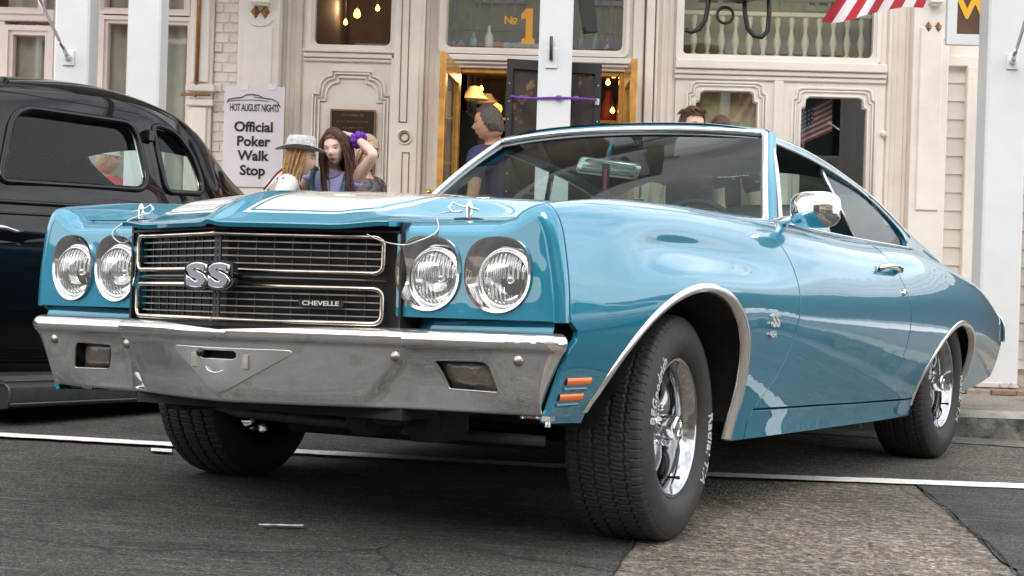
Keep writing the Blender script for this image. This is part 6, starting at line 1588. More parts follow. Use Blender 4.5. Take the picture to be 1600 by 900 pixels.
    for i_, cx_ in enumerate((.98, -2.35)):
        if i_: wl = empty('wheel'); wl.parent = blk
        wl.location = (cx_, -2.30 if not mir else 2 * YC + 2.30, .315); wl.rotation_euler = (0, 0, 0 if not mir else math.pi)
        for me in (ME_TYRE, ME_RIM, ME_HUB, ME_DISC):
            o = link(me.name.split('.')[0], me, wl); o.scale = (1, .7, 1)
k = MB(); rows = []
for z in np.linspace(1.15, 1.43, 8):
    row = []
    for y in np.linspace(-.41, .41, 13):
        xs_ = np.linspace(-1.5, -2.6, 60); best = -2.2
        zz_ = [float(np.interp(abs(y), np.sort(bskin(np.full(40, x), np.linspace(5, 10, 40))[:, 1] - YC), bskin(np.full(40, x), np.linspace(5, 10, 40))[::-1, 2])) for x in (-1.6, -1.75, -1.9, -2.05, -2.2, -2.4)]
        row.append((float(np.interp(-z, -np.array(zz_), [-1.6, -1.75, -1.9, -2.05, -2.2, -2.4])) + .02, YC + y, z))
    rows.append(row)
k.grid(np.array(rows)); k.build('rear_window', M_side, blk)
# windscreen, cowl, hood, nose
k = MB(); k.grid(np.array([[(wsx(z) - .16 * (abs(s) ** 2.2), YC + s * (.66 - .10 * (z - 1.08) / .42), z) for s in np.linspace(-1, 1, 21)] for z in np.linspace(1.08, 1.51, 8)])); k.build('windscreen', M_side, blk)
for s in (1, -1):
    k = MB(); k.tube([(wsx(z) - .155, YC + s * (.665 - .10 * (z - 1.08) / .42), z) for z in np.linspace(1.06, 1.53, 12)], .020, 8); k.build('windscreen_pillar', M_blk, blk)
k = MB(); k.tube([(wsx(1.515) - .16 * abs(s) ** 2.2 + .01, YC + s * .56, 1.515) for s in np.linspace(-1, 1, 21)], .012, 8); k.tube([(wsx(1.08) - .16 * abs(s) ** 2.2 + .01, YC + s * .66, 1.08) for s in np.linspace(-1, 1, 21)], .012, 8); k.build('windscreen_frame', M_trim, blk)
k = MB(); rows = []
for x, hw, zt_ in ((.14, .62, 1.075), (.45, .56, 1.06), (.9, .46, 1.03), (1.3, .36, .99), (1.5, .24, .93), (1.58, .12, .86)):
    rows.append([(x, YC + hw * c, .45 + (zt_ - .45) * s_) for c, s_ in ((1.0, 0), (1.02, .4), (1.0, .70), (.85, .90), (.5, .985), (0, 1), (-.5, .985), (-.85, .90), (-1.0, .70), (-1.02, .4), (-1.0, 0))])
k.grid(np.array(rows)); k.build('hood', M_blk, blk)
k = MB(); k.grid(np.array([[(1.60 - .10 * (abs(s) ** 2), YC + s * .22 * (.6 + .4 * t), .40 + .48 * t) for s in np.linspace(-1, 1, 9)] for t in np.linspace(0, 1, 6)]), flip=True); k.build('grille', M_trim, blk)
for s in (1, -1):
    k = MB(); k.lathe([(.004, -.22), (.07, -.15), (.105, -.02), (.11, .0), (.10, .012), (.06, .02), (.0005, .022)], 24, 'x', (1.42, YC + s * .42, .80)); k.build('headlight', M_blk, blk)
k = MB(); k.bbox((-2.9, YC - .60, .22), (1.2, YC + .60, .34), .03); k.build('chassis', M_void, blk)
k = MB(); k.bbox((-1.55, YC - .62, .55), (-1.30, YC + .62, 1.02), .07); k.bbox((-1.45, YC - .62, .42), (-.75, YC + .62, .58), .06); k.build('seat', M_liner, blk)
k = MB(); k.box((-1.70, YC - .66, .34), (.40, YC + .66, .38)); k.build('floor', M_void, blk)
k = MB(); k.tube([(-.28 - .06 * math.sin(w), YC + .33 + .19 * math.cos(w), 1.02 + .16 * math.sin(w)) for w in np.linspace(0, 2 * math.pi, 30, endpoint=False)], .012, 6, closed=True); k.build('steering_wheel', M_gloss, blk)
M_head = mat('grey_cloth_headliner', (.10, .10, .10), rough=.9)
k = MB(); k.grid(np.array([[(x, YC + s * float(_hw(np.array([x]))[0]) * .70, float(_zr(np.array([x]))[0]) - .05 - .06 * s * s) for s in np.linspace(-1, 1, 11)] for x in np.linspace(-.40, -1.85, 12)])); k.build('headliner', M_head, blk)
# ================================================================ people
M_skin1 = mat('fair_skin', (.70, .44, .33), rough=.5, noise=(30, .06)); M_skin2 = mat('tanned_skin', (.58, .32, .22), rough=.5, noise=(30, .08)); M_skin3 = mat('light_skin', (.76, .52, .42), rough=.5, noise=(30, .06))
M_lip = mat('lips', (.40, .12, .11), rough=.4); M_brow = mat('dark_brow', (.10, .06, .04), rough=.8); M_eyew = mat('eye_white', (.7, .68, .66), rough=.3); M_iris = mat('brown_iris', (.035, .018, .010), rough=.2)
def hairmat(n, c): return mat(n, c, rough=.45, noise=(60, .45), bump=(140, .5))
M_hbrown = hairmat('dark_auburn_hair', (.085, .032, .020)); M_hblond = hairmat('honey_blond_hair', (.42, .24, .10)); M_hgrey = hairmat('grey_brown_hair', (.085, .066, .056)); M_hlight = hairmat('short_fair_hair', (.45, .33, .20)); M_hdark = hairmat('brown_hair', (.085, .04, .022))
def skin_mesh(verts, edges, radii, root=0, sub=2):
    me = bpy.data.meshes.new('s'); me.from_pydata([tuple(v) for v in verts], edges, []); o = bpy.data.objects.new('s', me); COL.objects.link(o)
    sk = o.modifiers.new('skin', 'SKIN'); sk.use_smooth_shade = True
    ss = o.modifiers.new('sub', 'SUBSURF'); ss.levels = sub; ss.render_levels = sub
    if not me.skin_vertices: 
        import bmesh
        b = bmesh.new(); b.from_mesh(me); b.verts.layers.skin.verify(); b.to_mesh(me); b.free()
    d = me.skin_vertices[0].data
    for i, r in enumerate(radii):
        d[i].radius = (r, r) if not hasattr(r, '__len__') else r; d[i].use_root = (i == root)
    r = bpy.data.meshes.new_from_object(o.evaluated_get(bpy.context.evaluated_depsgraph_get())); bpy.data.objects.remove(o); bpy.data.meshes.remove(me); return r
def head_points(nu=40, nv=34, female=True):
    """head surface in head space: face towards +x, up +z, centre of the skull at the origin, chin about -.115"""
    u = np.linspace(-math.pi, math.pi, nu, endpoint=False); v = np.linspace(-math.pi / 2 * .985, math.pi / 2 * .985, nv)
    U, V = np.meshgrid(u, v, indexing='xy'); cx, sx_ = np.cos(U) * np.cos(V), np.sin(U) * np.cos(V); sz = np.sin(V)
    low = np.clip(-sz, 0, 1)
    x = .096 * cx; y = .073 * sx_ * (1 - .22 * low ** 1.5); z = .120 * sz
    fr = np.clip(np.cos(U), 0, 1)
    x = x - .012 * np.clip(-cx, 0, 1) * low * 4 * .5 + .010 * fr * low - .028 * np.clip(-cx, 0, 1) * low ** 1.2
    g = lambda yy, zz, a, b: np.exp(-(yy / a) ** 2 - (zz / b) ** 2) * fr
    nose = g(y, z + .022, .0115, .021) * .020 + g(y, z + .033, .015, .010) * .009
    x = x + nose + g(y, z + .068, .021, .010) * .007 + g(y, z + .108, .022, .014) * .010
    for s in (-1, 1):
        x = x - g(y - s * .032, z + .002, .019, .013) * .012 + g(y - s * .032, z - .022, .024, .008) * .005 + g(y - s * .040, z + .035, .020, .018) * .003
    x = x - g(y, z + .052, .02, .006) * .003 - g(y, z + .085, .03, .007) * .004 - g(y, z - .004, .010, .010) * .004
    return np.stack([x, y, z], -1)
def make_head(T, skin, female=True):
    """mesh part data of a head, placed by the matrix T"""
    P = head_points(); m = MB(); m.grid(P, wrap=True); n = P.shape[1]
    m.f.append(tuple(range(n))[::-1]); m.sm.append(True); m.f.append(tuple(len(P.reshape(-1, 3)) - n + i for i in range(n))); m.sm.append(True)
    for s in (-1, 1):                            # ears
        m.grid(np.array([[(-.008 + .016 * c * q - .004, s * (.070 + .014 * q - .008 * (1 - q)), -.012 + .032 * s2 * q) for c, s2 in [(math.cos(w), math.sin(w)) for w in np.linspace(0, 2 * math.pi, 12, endpoint=False)]] for q in (1.0, .9, .5, .1)]), wrap=True, flip=(s > 0))
    m.v = [tuple(T @ Vector(p)) for p in m.v]; return m
def face_details(person, T, eyes=True, brow=M_brow, lips=M_lip):
    k = MB()
    def E(y, z, a, b, dx, mm, nm):
        m = MB(); pts = []
        for w in np.linspace(0, 2 * math.pi, 14, endpoint=False):
            yy, zz = y + a * math.cos(w), z + b * math.sin(w); pts.append((yy, zz))
        H = head_points(80, 80).reshape(-1, 3); F = H[H[:, 0] > 0]
        def sx(yy, zz): d = (F[:, 1] - yy) ** 2 + (F[:, 2] - zz) ** 2; i = np.argsort(d)[:4]; w_ = 1 / (d[i] + 1e-7); return float((F[i, 0] * w_).sum() / w_.sum())
        vs = [(sx(yy, zz) + dx, yy, zz) for yy, zz in pts] + [(sx(y, z) + dx * 1.8, y, z)]
        m.add([tuple(T @ Vector(p)) for p in vs], [(i, (i + 1) % 14, 14) for i in range(14)], True); m.build(nm, mm, person)
    for s in (-1, 1):
        if eyes:
            E(s * .032, -.002, .0130, .0040, .0022, M_eyew, 'eye'); E(s * .032, -.0026, .0052, .0040, .0034, M_iris, 'iris'); E(s * .032, .0026, .0142, .0018, .0028, M_brow, 'lashes')
        E(s * .034, .0225, .017, .0024, .0018, brow, 'eyebrow')
    E(0, -.0665, .0215, .0042, .0018, lips, 'upper_lip'); E(0, -.0745, .0185, .0050, .0020, lips, 'lower_lip')
def strands(person, T, roots, mm, name='hair', n=3, r=.012, jit=.006):
    """locks of hair: each a tapering tube along a polyline in head space"""
    k = MB()
    for pl in roots:
        pl = np.array(pl, float)
        t = np.linspace(0, len(pl) - 1, 3 * len(pl)); Bw = ncs_weights(np.arange(float(len(pl))), t)
        for _ in range(n):
            o = rng.normal(0, jit, 3); q = Bw @ pl + o * np.linspace(.3, 1.2, len(t))[:, None] + np.sin(t * 2.2 + rng.uniform(0, 6))[:, None] * rng.normal(0, .004, 3)
            rr = r * rng.uniform(.6, 1.1) * np.clip(np.minimum(1, (1.02 - np.linspace(0, 1, len(t))) * 2.2), .12, 1)
            k.tube([tuple(T @ Vector(p)) for p in q], list(rr), 6)
    return k.build(name, mm, person)
def cap(person, T, mm, zfront=.055, zback=-.07, grow=.010, name='hair_cap'):
    """close fitting hair over the skull: forehead line zfront, nape zback"""
    P = head_points(48, 44); n = P.shape[1]; keep = []
    c = np.array([-.004, 0, .004]); Q = c + (P - c) * (1 + grow / .09) + rng.normal(0, .0009, P.shape); 
    ang = np.abs(np.arctan2(P[..., 1], P[..., 0])) / math.pi
    lim = zfront + (zback - zfront) * np.clip((ang - .30) / .28, 0, 1) ** .7 + .004 * np.sin(ang * 40)
    m = MB(); vs = Q.reshape(-1, 3); ok = (P[..., 2] > lim)
    fs = []
    for i in range(P.shape[0] - 1):
        for j in range(n):
            q = (i * n + j, i * n + (j + 1) % n, (i + 1) * n + (j + 1) % n, (i + 1) * n + j)
            if sum(ok.reshape(-1)[k] for k in q) >= 3: fs.append(q)
    fs.append(tuple((P.shape[0] - 1) * n + j for j in range(n)))
    m.add([tuple(T @ Vector(p)) for p in vs], fs, True); return m.build(name, mm, person)
def headT(p, yaw, pitch=0.0, roll=0.0, s=1.0):
    """yaw = heading of the face in world degrees (0 = +x, -90 = towards the camera); pitch positive looks down"""
    return Matrix.Translation(p) @ Matrix.Rotation(math.radians(yaw), 4, 'Z') @ Matrix.Rotation(math.radians(pitch), 4, 'Y') @ Matrix.Rotation(math.radians(roll), 4, 'X') @ Matrix.Scale(s, 4)
def hand_chain(V, E, R, wrist_i, wrist, d, up, size=1.0, curl=.5, right=True):
    """palm and five fingers growing from the wrist vertex; d = direction of the hand, up = back of the hand"""
    d = np.array(d, float); d /= np.linalg.norm(d); up = np.array(up, float); up -= d * up.dot(d); up /= np.linalg.norm(up); sd = np.cross(d, up) * (1 if right else -1)
    def add(p, r, par): V.append(np.array(p)); R.append(r); E.append((par, len(V) - 1)); return len(V) - 1
    w = np.array(wrist, float); pm = add(w + d * .045 * size, (.030 * size, .017 * size), wrist_i); pk = add(w + d * .085 * size, (.034 * size, .014 * size), pm)
    for i, (o, L_) in enumerate(((.030, .070), (.010, .080), (-.010, .075), (-.029, .058))):
        a = w + d * .094 * size + sd * o * size; q = add(a, .0092 * size, pk); dd = d.copy()
        for j in range(3):
            c = curl * (.5 + .35 * j) + .05 * i; dv = d * math.cos(c) - up * math.sin(c) + sd * o * .8; dv /= np.linalg.norm(dv); a = a + dv * L_ * size / 3 * (1.15 - .12 * j); q = add(a, (.0086 - .0010 * j) * size, q)
    a = w + d * .030 * size + sd * .036 * size - up * .004; q = add(a, .0105 * size, pm)
    for j in range(2): a = a + (d * .75 + sd * (.62 - .35 * j) - up * .25 * (j + 1)) * .030 * size; q = add(a, (.0098 - .001 * j) * size, q)
def person(label, base, height, yaw, headpos=None, hyaw=None, hpitch=0, hroll=0, skin=M_skin1, arms=None, female=True, sit=False, width=1.0, lean=0.0):
    """one continuous body standing at base, facing yaw (world degrees). arms: {'l': (elbow, wrist, hand dir, back dir)} in body space, metres for a 1.7 m figure"""
    s = height / 1.70; root = empty('person', tuple(base), label=label, cat='person')
    R_ = Matrix.Rotation(math.radians(yaw), 4, 'Z')
    def B(x, y, z): return np.array(R_ @ Vector((x * s, y * s, z * s)))          # x forward, y left, z up
    hw = (.175 if female else .205) * width; hip = (.105 if female else .095)
    V, E, R = [], [], []
    def add(p, r, par=None):
        V.append(np.array(p, float)); R.append(tuple(q * s for q in r) if hasattr(r, '__len__') else r * s)
        if par is not None: E.append((par, len(V) - 1))
        return len(V) - 1
    zs = .0 if not sit else -.42
    pel = add(B(0, 0, .93 + zs), (.150 * width, .105)); wst = add(B(.0, 0, 1.08 + zs), (.122 * width if female else .145 * width, .090), pel); chest = add(B(.0 + lean * .5, 0, 1.26 + zs), ((.140 if female else .165) * width, .105), wst)
    shc = add(B(-.01 + lean, 0, 1.365 + zs), (.092 * width, .068), chest); nb = add(B(-.008 + lean, 0, 1.425 + zs), .056 if female else .066, shc); nk = add(B(.0 + lean, 0, 1.470 + zs), .050 if female else .060, nb)
    hp = np.array(headpos) - np.array(base) if headpos is not None else B(.03 + lean, 0, 1.585 + zs)
    nt_ = add(hp + np.array((0, 0, -.075 * s)) - B(.012, 0, 0) * 1.0, .050 if female else .057, nk)
    for sd, sg in (('l', 1), ('r', -1)):
        sh = add(B(-.01 + lean, sg * hw, 1.375 + zs), .054 if female else .066, shc)
        spec = (arms or {}).get(sd, ((-.03, sg * (hw + .05), 1.10), (.05, sg * (hw + .06), .86), (.1, 0, -1), (0, sg, .2)))
        el, wr, hd, bk = spec
        um = add(.5 * (V[sh] + B(el[0], el[1], el[2] + zs)), .045 if female else .055, sh); e_ = add(B(el[0], el[1], el[2] + zs), .038 if female else .044, um); fm = add(.5 * (V[e_] + B(wr[0], wr[1], wr[2] + zs)), .035 if female else .042, e_); w_ = add(B(wr[0], wr[1], wr[2] + zs), (.027, .022), fm)
        n0 = len(R); hand_chain(V, E, R, w_, V[w_], np.array(R_ @ Vector(hd)), np.array(R_ @ Vector(bk)), s, right=(sg < 0))
        hj = add(B(.0, sg * hip, .86 + zs), .090, pel)
        if sit: kn = add(B(.42, sg * .11, .52), .062, hj); an = add(B(.40, sg * .11, .09), .038, kn)
        else: kn = add(B(.02, sg * .10, .49), .060, hj); cf = add(B(-.005, sg * .10, .34), .054, kn); an = add(B(-.02, sg * .10, .09), .037, cf)
        ft = add(V[an] + B(.07, 0, -.045), (.036, .030), an); add(V[an] + B(.15, 0, -.062), (.036, .020), ft)
    body = skin_mesh(V, E, R); T = headT(tuple(hp), yaw if hyaw is None else hyaw, hpitch, hroll, s)
    hm = make_head(T, skin, female); m2 = hm.mesh('h')
    import bmesh
    b = bmesh.new(); b.from_mesh(body); bmesh.ops.holes_fill(b, edges=[e for e in b.edges if e.is_boundary], sides=0); b.from_mesh(m2); me = bpy.data.meshes.new('body'); b.to_mesh(me); b.free(); bpy.data.meshes.remove(body); bpy.data.meshes.remove(m2)
    o = bpy.data.objects.new('body', me); COL.objects.link(o); rm = o.modifiers.new('r', 'REMESH'); rm.mode = 'VOXEL'; rm.voxel_size = .0062; rm.use_smooth_shade = True
    sm_ = o.modifiers.new('s', 'SMOOTH'); sm_.iterations = 2; sm_.factor = .4
    me2 = bpy.data.meshes.new_from_object(o.evaluated_get(bpy.context.evaluated_depsgraph_get())); bpy.data.objects.remove(o); bpy.data.meshes.remove(me); me2.name = 'body'
    me2.materials.clear(); me2.polygons.foreach_set('use_smooth', [True] * len(me2.polygons)); link('body', me2, root, skin)
    return root, T, B, s, V
def garment(root, name, m, verts, edges, radii, sub=2):
    me = skin_mesh(verts, edges, radii, sub=sub)
    import bmesh
    b = bmesh.new(); b.from_mesh(me); bmesh.ops.holes_fill(b, edges=[e for e in b.edges if e.is_boundary], sides=0); b.to_mesh(me); b.free(); me.polygons.foreach_set('use_smooth', [True] * len(me.polygons)); return link(name, me, root, m)
def shirt(root, B, s, m, female=True, sleeve=.55, arms=None, width=1.0, zs=0.0, lean=0.0, neck=True, low=.86, name='shirt', grow=.012):
    hw = (.175 if female else .205) * width; V, E, R = [], [], []
    def add(p, r, par=None):
        V.append(p); R.append(tuple(q * s for q in r) if hasattr(r, '__len__') else r * s)
        if par is not None: E.append((par, len(V) - 1))
        return len(V) - 1
    g = grow
    p0 = add(B(0, 0, low + zs), (.152 * width + g, .108 + g)); w = add(B(0, 0, 1.08 + zs), ((.122 if female else .147) * width + g + .008, .092 + g), p0); c = add(B(lean * .5, 0, 1.26 + zs), ((.140 if female else .165) * width + g, .107 + g), w)
    sc = add(B(-.01 + lean, 0, 1.358 + zs), (.094 * width + g * .8, .066 + g * .7), c)
    if neck: add(B(-.006 + lean, 0, 1.425 + zs), .054 + g * .3, sc)
    for sd, sg in (('l', 1), ('r', -1)):
        sh = add(B(-.01 + lean, sg * hw, 1.368 + zs), (.054 if female else .066) + g, sc)
        el = ((arms or {}).get(sd) or ((-.03, sg * (hw + .05), 1.10),))[0]; wr = ((arms or {}).get(sd) or (0, (.05, sg * (hw + .06), .86)))[1]
        a = np.array(V[sh]); b_ = B(el[0], el[1], el[2] + zs); c_ = B(wr[0], wr[1], wr[2] + zs)
        if sleeve <= 1: add(a + (b_ - a) * sleeve, (.047 if female else .058) + g, sh)
        else: e = add(b_, .042 + g, sh); add(b_ + (c_ - b_) * (sleeve - 1), .034 + g, e)
    return garment(root, name, m, V, E, R)
def trousers(root, B, s, m, width=1.0, sit=False, name='trousers'):
    zs = -.42 if sit else 0; V = [B(0, 0, 1.0 + zs), B(0, 0, .93 + zs)]; E = [(0, 1)]; R = [((.140 * width + .012) * s, .105 * s), ((.155 * width + .012) * s, .118 * s)]
    for sg in (1, -1):
        i = len(V); V += [B(0, sg * .10, .84 + zs), B(.42, sg * .11, .52) if sit else B(.02, sg * .10, .49), B(.40, sg * .11, .12) if sit else B(-.02, sg * .10, .12)]
        E += [(1, i), (i, i + 1), (i + 1, i + 2)]; R += [.104 * s, .074 * s, .062 * s]
    return garment(root, name, m, V, E, R)
def shoes(root, B, s, m, sit=False):
    k = MB()
    for sg in (1, -1):
        c = B(.02 if not sit else .46, sg * (.10 if not sit else .11), .0); P_ = []
        for t, hw, h in ((-.10, .032, .06), (-.06, .040, .085), (.02, .042, .085), (.08, .046, .06), (.14, .044, .045), (.175, .028, .035)):
            P_.append([tuple(c + B(t, hw * q, h * zz)) for q, zz in ((-1, .02), (-1.05, .4), (-.7, .85), (0, 1), (.7, .85), (1.05, .4), (1, .02))])
        k.grid(np.array(P_), flip=True)
        for row, rv in ((P_[0], 1), (P_[-1], 0)): k.add(row, [tuple(range(7))[::-1] if rv else tuple(range(7))], True)
        k.grid(np.array([[r[0] for r in P_], [r[-1] for r in P_]]))
    return k.build('shoes', m, root)
M_denim = mat('blue_denim', (.06, .085, .15), rough=.8, noise=(30, .3)); M_shoe = mat('dark_shoe_leather', (.03, .025, .022), rough=.5)
M_lav = mat('lavender_top', (.36, .37, .66), rough=.75, noise=(12, .08), bump=(30, .3)); M_navy = mat('navy_cotton', (.035, .042, .10), rough=.8, noise=(14, .2)); M_redsh = mat('coral_red_shirt', (.62, .10, .10), rough=.75, noise=(14, .12)); M_khaki = mat('khaki_cotton', (.30, .25, .17), rough=.8, noise=(20, .2)); M_blks = mat('black_cotton', (.02, .02, .022), rough=.8)
def dots_mat():
    m = mat('white_blouse_with_dark_sprigs', (.72, .70, .67), rough=.75); t = m.node_tree; b = t.nodes['Principled BSDF']; tc = t.nodes['Texture Coordinate']
    v = t.nodes.new('ShaderNodeTexVoronoi'); v.inputs['Scale'].default_value = 26; r = t.nodes.new('ShaderNodeValToRGB'); r.color_ramp.elements[0].position = .20; r.color_ramp.elements[0].color = (.06, .05, .06, 1); r.color_ramp.elements[1].position = .26; r.color_ramp.elements[1].color = (.72, .70, .67, 1)
    t.links.new(tc.outputs['Object'], v.inputs['Vector']); t.links.new(v.outputs['Distance'], r.inputs['Fac']); t.links.new(r.outputs['Color'], b.inputs['Base Color']); return m
def base_under(px, Y, z): p = at(px, 450, Y); return np.array([p[0], Y, z])
PV = SW + .006
# --- young woman with long dark hair, one hand on her head
hp = at(523, 229, 9.22); bs = np.array([at(518, 300, 9.30)[0], 9.30, PV]); H = (hp[2] - PV) / 1.585 * 1.70
arms = {'l': ((.14, .335, 1.535), (.0, .150, 1.665), (-.15, -1, .30), (.1, .3, 1)), 'r': None}
arms.pop('r')
w1, T, B, s, V = person('young woman with long dark auburn hair, lavender top, one bare arm raised to her head', bs, H, -98, hp, -99, 14, 6, M_skin3, arms)
face_details(w1, T); shirt(w1, B, s, M_lav, sleeve=.05, arms=arms, neck=False, name='tank_top', grow=.011); trousers(w1, B, s, M_denim); shoes(w1, B, s, M_shoe)
cap(w1, T, M_hbrown, .062, -.08, .012)
roots = []
for sg in (1, -1):
    for i in range(11):
        a = i / 10; y0 = sg * (.010 + .050 * a); x0 = .070 - .12 * a
        roots.append([(x0, y0 * .6, .112 - .02 * a), (x0 - .015 + .01 * (1 - a), sg * (.070 + .008 * a), .045), (x0 - .012 - .03 * a, sg * (.086 + .004 * a), -.05), (x0 - .03 - .02 * a + .025 * (1 - a), sg * (.088 - .01 * a), -.16), (x0 - .02 + .05 * (1 - a), sg * (.085 - .02 * a), -.28), (x0 + .0 + .055 * (1 - a), sg * (.075 - .02 * a), -.37 - .03 * rng.uniform())])
strands(w1, T, roots, M_hbrown, n=12, r=.0042, jit=.010)
strands(w1, T, [[(-.09, y, .03), (-.105, y, -.08), (-.10, y * 1.1, -.22), (-.09, y, -.34)] for y in np.linspace(-.06, .06, 8)], M_hbrown, n=2, r=.014, name='back_hair')
k = MB(); M_strap = mat('backpack_webbing', (.05, .09, .13), rough=.7, noise=(40, .5))
for sg in (1, -1):
    pts = [bs * 0 + B(-.10, sg * .115, 1.36), B(-.01, sg * .125, 1.440), B(.075, sg * .118, 1.37), B(.125, sg * .112, 1.25), B(.12, sg * .115, 1.12), B(.02, sg * .165, 1.0)]
    t = np.linspace(0, 5, 24); Bw = ncs_weights(np.arange(6.0), t) @ np.array(pts)
    k.tube(list(Bw), .020 * s, 7)
k.build('backpack_strap', M_strap, w1)
k = MB(); k.bbox((-.01, -.01, -.01), (.01, .01, .01), .004); me = MB()
c = B(.03, .205, 1.52) if False else None
wr = np.array(B(.0, .150, 1.665)); el_ = np.array(B(.14, .335, 1.535)); ax = (el_ - wr) / np.linalg.norm(el_ - wr); c = wr + ax * .045
k = MB(); up_ = np.cross(ax, (0, 1, 0)); up_ /= np.linalg.norm(up_); u2 = np.cross(ax, up_)
k.tube([tuple(c + (.034 + .007 * math.sin(w * 9)) * (math.cos(w) * up_ + math.sin(w) * u2) + ax * .008 * math.sin(w * 7)) for w in np.linspace(0, 2 * math.pi, 60, endpoint=False)], .017, 7, closed=True); k.build('scrunchie', mat('purple_scrunchie', (.16, .03, .42), rough=.8, noise=(60, .4)), w1)
k = MB(); k.tube([tuple(B(.055 + .05 * math.cos(t) - .01, .075 * math.sin(t), 1.415 - .045 * math.cos(t))) for t in np.linspace(-1.4, 1.4, 16)], .0022, 5); k.lathe([(.0005, -.008), (.006, 0), (.0005, .008)], 8, 'z', tuple(B(.092, 0, 1.365))); k.build('necklace', M_gold, w1)
# --- woman in the grey straw hat, seen in profile
hp = at(470, 246, 9.05); bs = np.array([at(432, 300, 9.05)[0], 9.10, PV - .01]); H = (hp[2] - bs[2]) / 1.53 * 1.70
w2, T, B, s, V = person('woman in profile with honey blond hair, grey straw hat and sprigged white blouse', bs, H, 12, hp, 6, 6, 0, M_skin1, None, width=1.08, lean=.075)
face_details(w2, T); M_dots = dots_mat(); shirt(w2, B, s, M_dots, sleeve=.85, name='blouse', width=1.08, grow=.018, lean=.075); trousers(w2, B, s, M_khaki, width=1.05); shoes(w2, B, s, M_shoe)
cap(w2, T, M_hblond, .06, -.09, .012)
roots = [[(.06 - .13 * a, sg * (.02 + .03 * a), .105), (.045 - .12 * a, sg * .075, .03), (.03 - .11 * a, sg * .086, -.07), (.015 - .10 * a, sg * .085, -.17), (.03 - .12 * a, sg * .075, -.24)] for sg in (1, -1) for a in np.linspace(.15, 1, 9)]
strands(w2, T, roots, M_hblond, n=13, r=.0042, jit=.011)
M_straw = mat('grey_straw_weave', (.54, .56, .58), rough=.8, noise=(50, .3), bump=(120, .9)); hat = empty('hat'); hat.parent = w2
TH = T @ Matrix.Translation((-.006, 0, .058)) @ Matrix.Rotation(math.radians(-4), 4, 'Y')
k = MB(); k.lathe([(.098, -.002), (.099, .02), (.096, .055), (.090, .078), (.078, .090), (.05, .092), (.0005, .088)], 40, 'z'); k.lathe([(.096, .0), (.12, -.004), (.15, -.010), (.168, -.012), (.169, -.016), (.15, -.015), (.10, -.006)], 48, 'z')
k.v = [tuple(TH @ Vector((x * 1.06, y, z + (.035 * (y / .168) ** 2 if abs(z) < .02 and math.hypot(x, y) > .11 else 0)))) for x, y, z in k.v]; k.build('hat_body', M_straw, hat)
k = MB(); k.lathe([(.101, .002), (.102, .012), (.1005, .022)], 40, 'z'); k.v = [tuple(TH @ Vector((x * 1.06, y, z))) for x, y, z in k.v]; k.build('hat_band', mat('hat_band', (.22, .22, .20), rough=.8), hat)
k = MB()
for i in range(70):
    w, zz = rng.uniform(0, 6.28), rng.uniform(.02, .085); rr = .099 - .02 * max(0, (zz - .05) / .04); k.lathe([(.0005, -.004), (.004, 0), (.0005, .004)], 5, 'z', (rr * math.cos(w) * 1.06, rr * math.sin(w), zz))
k.v = [tuple(TH @ Vector(p)) for p in k.v]; k.build('straw_flecks', mat('yellow_straw_fleck', (.60, .52, .16), rough=.8), hat)
k = MB(); pts = [B(-.10, -.10, 1.30), B(.0, -.16, 1.425), B(.07, -.165, 1.43), B(.16, -.12, 1.30), B(.20, -.06, 1.12)]
k.tube(list(ncs_weights(np.arange(5.0), np.linspace(0, 4, 20)) @ np.array(pts)), .006, 6); k.build('bag_strap', mat('dark_red_strap', (.24, .015, .02), rough=.5), w2)
# --- third woman behind, fair hair and sunglasses
hp = at(571, 238, 9.95); bs = np.array([at(566, 300, 10.0)[0], 10.0, PV + .04]); H = (hp[2] - bs[2]) / 1.585 * 1.70
w3, T, B, s, V = person('woman with short fair hair and dark sunglasses half hidden behind the raised arm', bs, H, -40, hp, -38, 18, 0, M_skin2, None)
face_details(w3, T, eyes=False); shirt(w3, B, s, mat('dark_patterned_top', (.10, .09, .09), rough=.8, noise=(40, .9)), sleeve=.5, name='top'); trousers(w3, B, s, M_denim); shoes(w3, B, s, M_shoe)
cap(w3, T, M_hlight, .050, -.085, .016); strands(w3, T, [[(.05 - .12 * a, sg * .03, .110), (.03 - .11 * a, sg * .078, .04), (.01 - .09 * a, sg * .085, -.05), (.0 - .08 * a, sg * .075, -.11)] for sg in (1, -1) for a in np.linspace(0, 1, 7)], M_hlight, n=2, r=.013)
k = MB()
for sg in (1, -1): k.lathe([(.024, 0), (.020, .004), (.0005, .006)], 16, 'x', (.090, sg * .032, -.002)); k.tube([(.088, sg * .055, .004), (.0, sg * .080, .004)], .003, 5)
k.tube([(.094, -.012, .004), (.094, .012, .004)], .0025, 5); k.v = [tuple(T @ Vector(p)) for p in k.v]; k.build('sunglasses', M_gloss, w3)
# --- man at the doorway, looking away to the left
hp = at(763, 191, 11.55); bs = np.array([at(768, 300, 11.58)[0], 11.6, BW + .006]); H = (hp[2] - bs[2]) / 1.585 * 1.70
m1, T, B, s, V = person('man with cropped grey hair and navy shirt turned away towards the open doorway', bs, H, 148, hp, 168, 4, 0, M_skin2, None, female=False)
face_details(m1, T); shirt(m1, B, s, M_navy, female=False, sleeve=.75); trousers(m1, B, s, M_khaki); shoes(m1, B, s, M_shoe); cap(m1, T, M_hgrey, .066, -.065, .006)
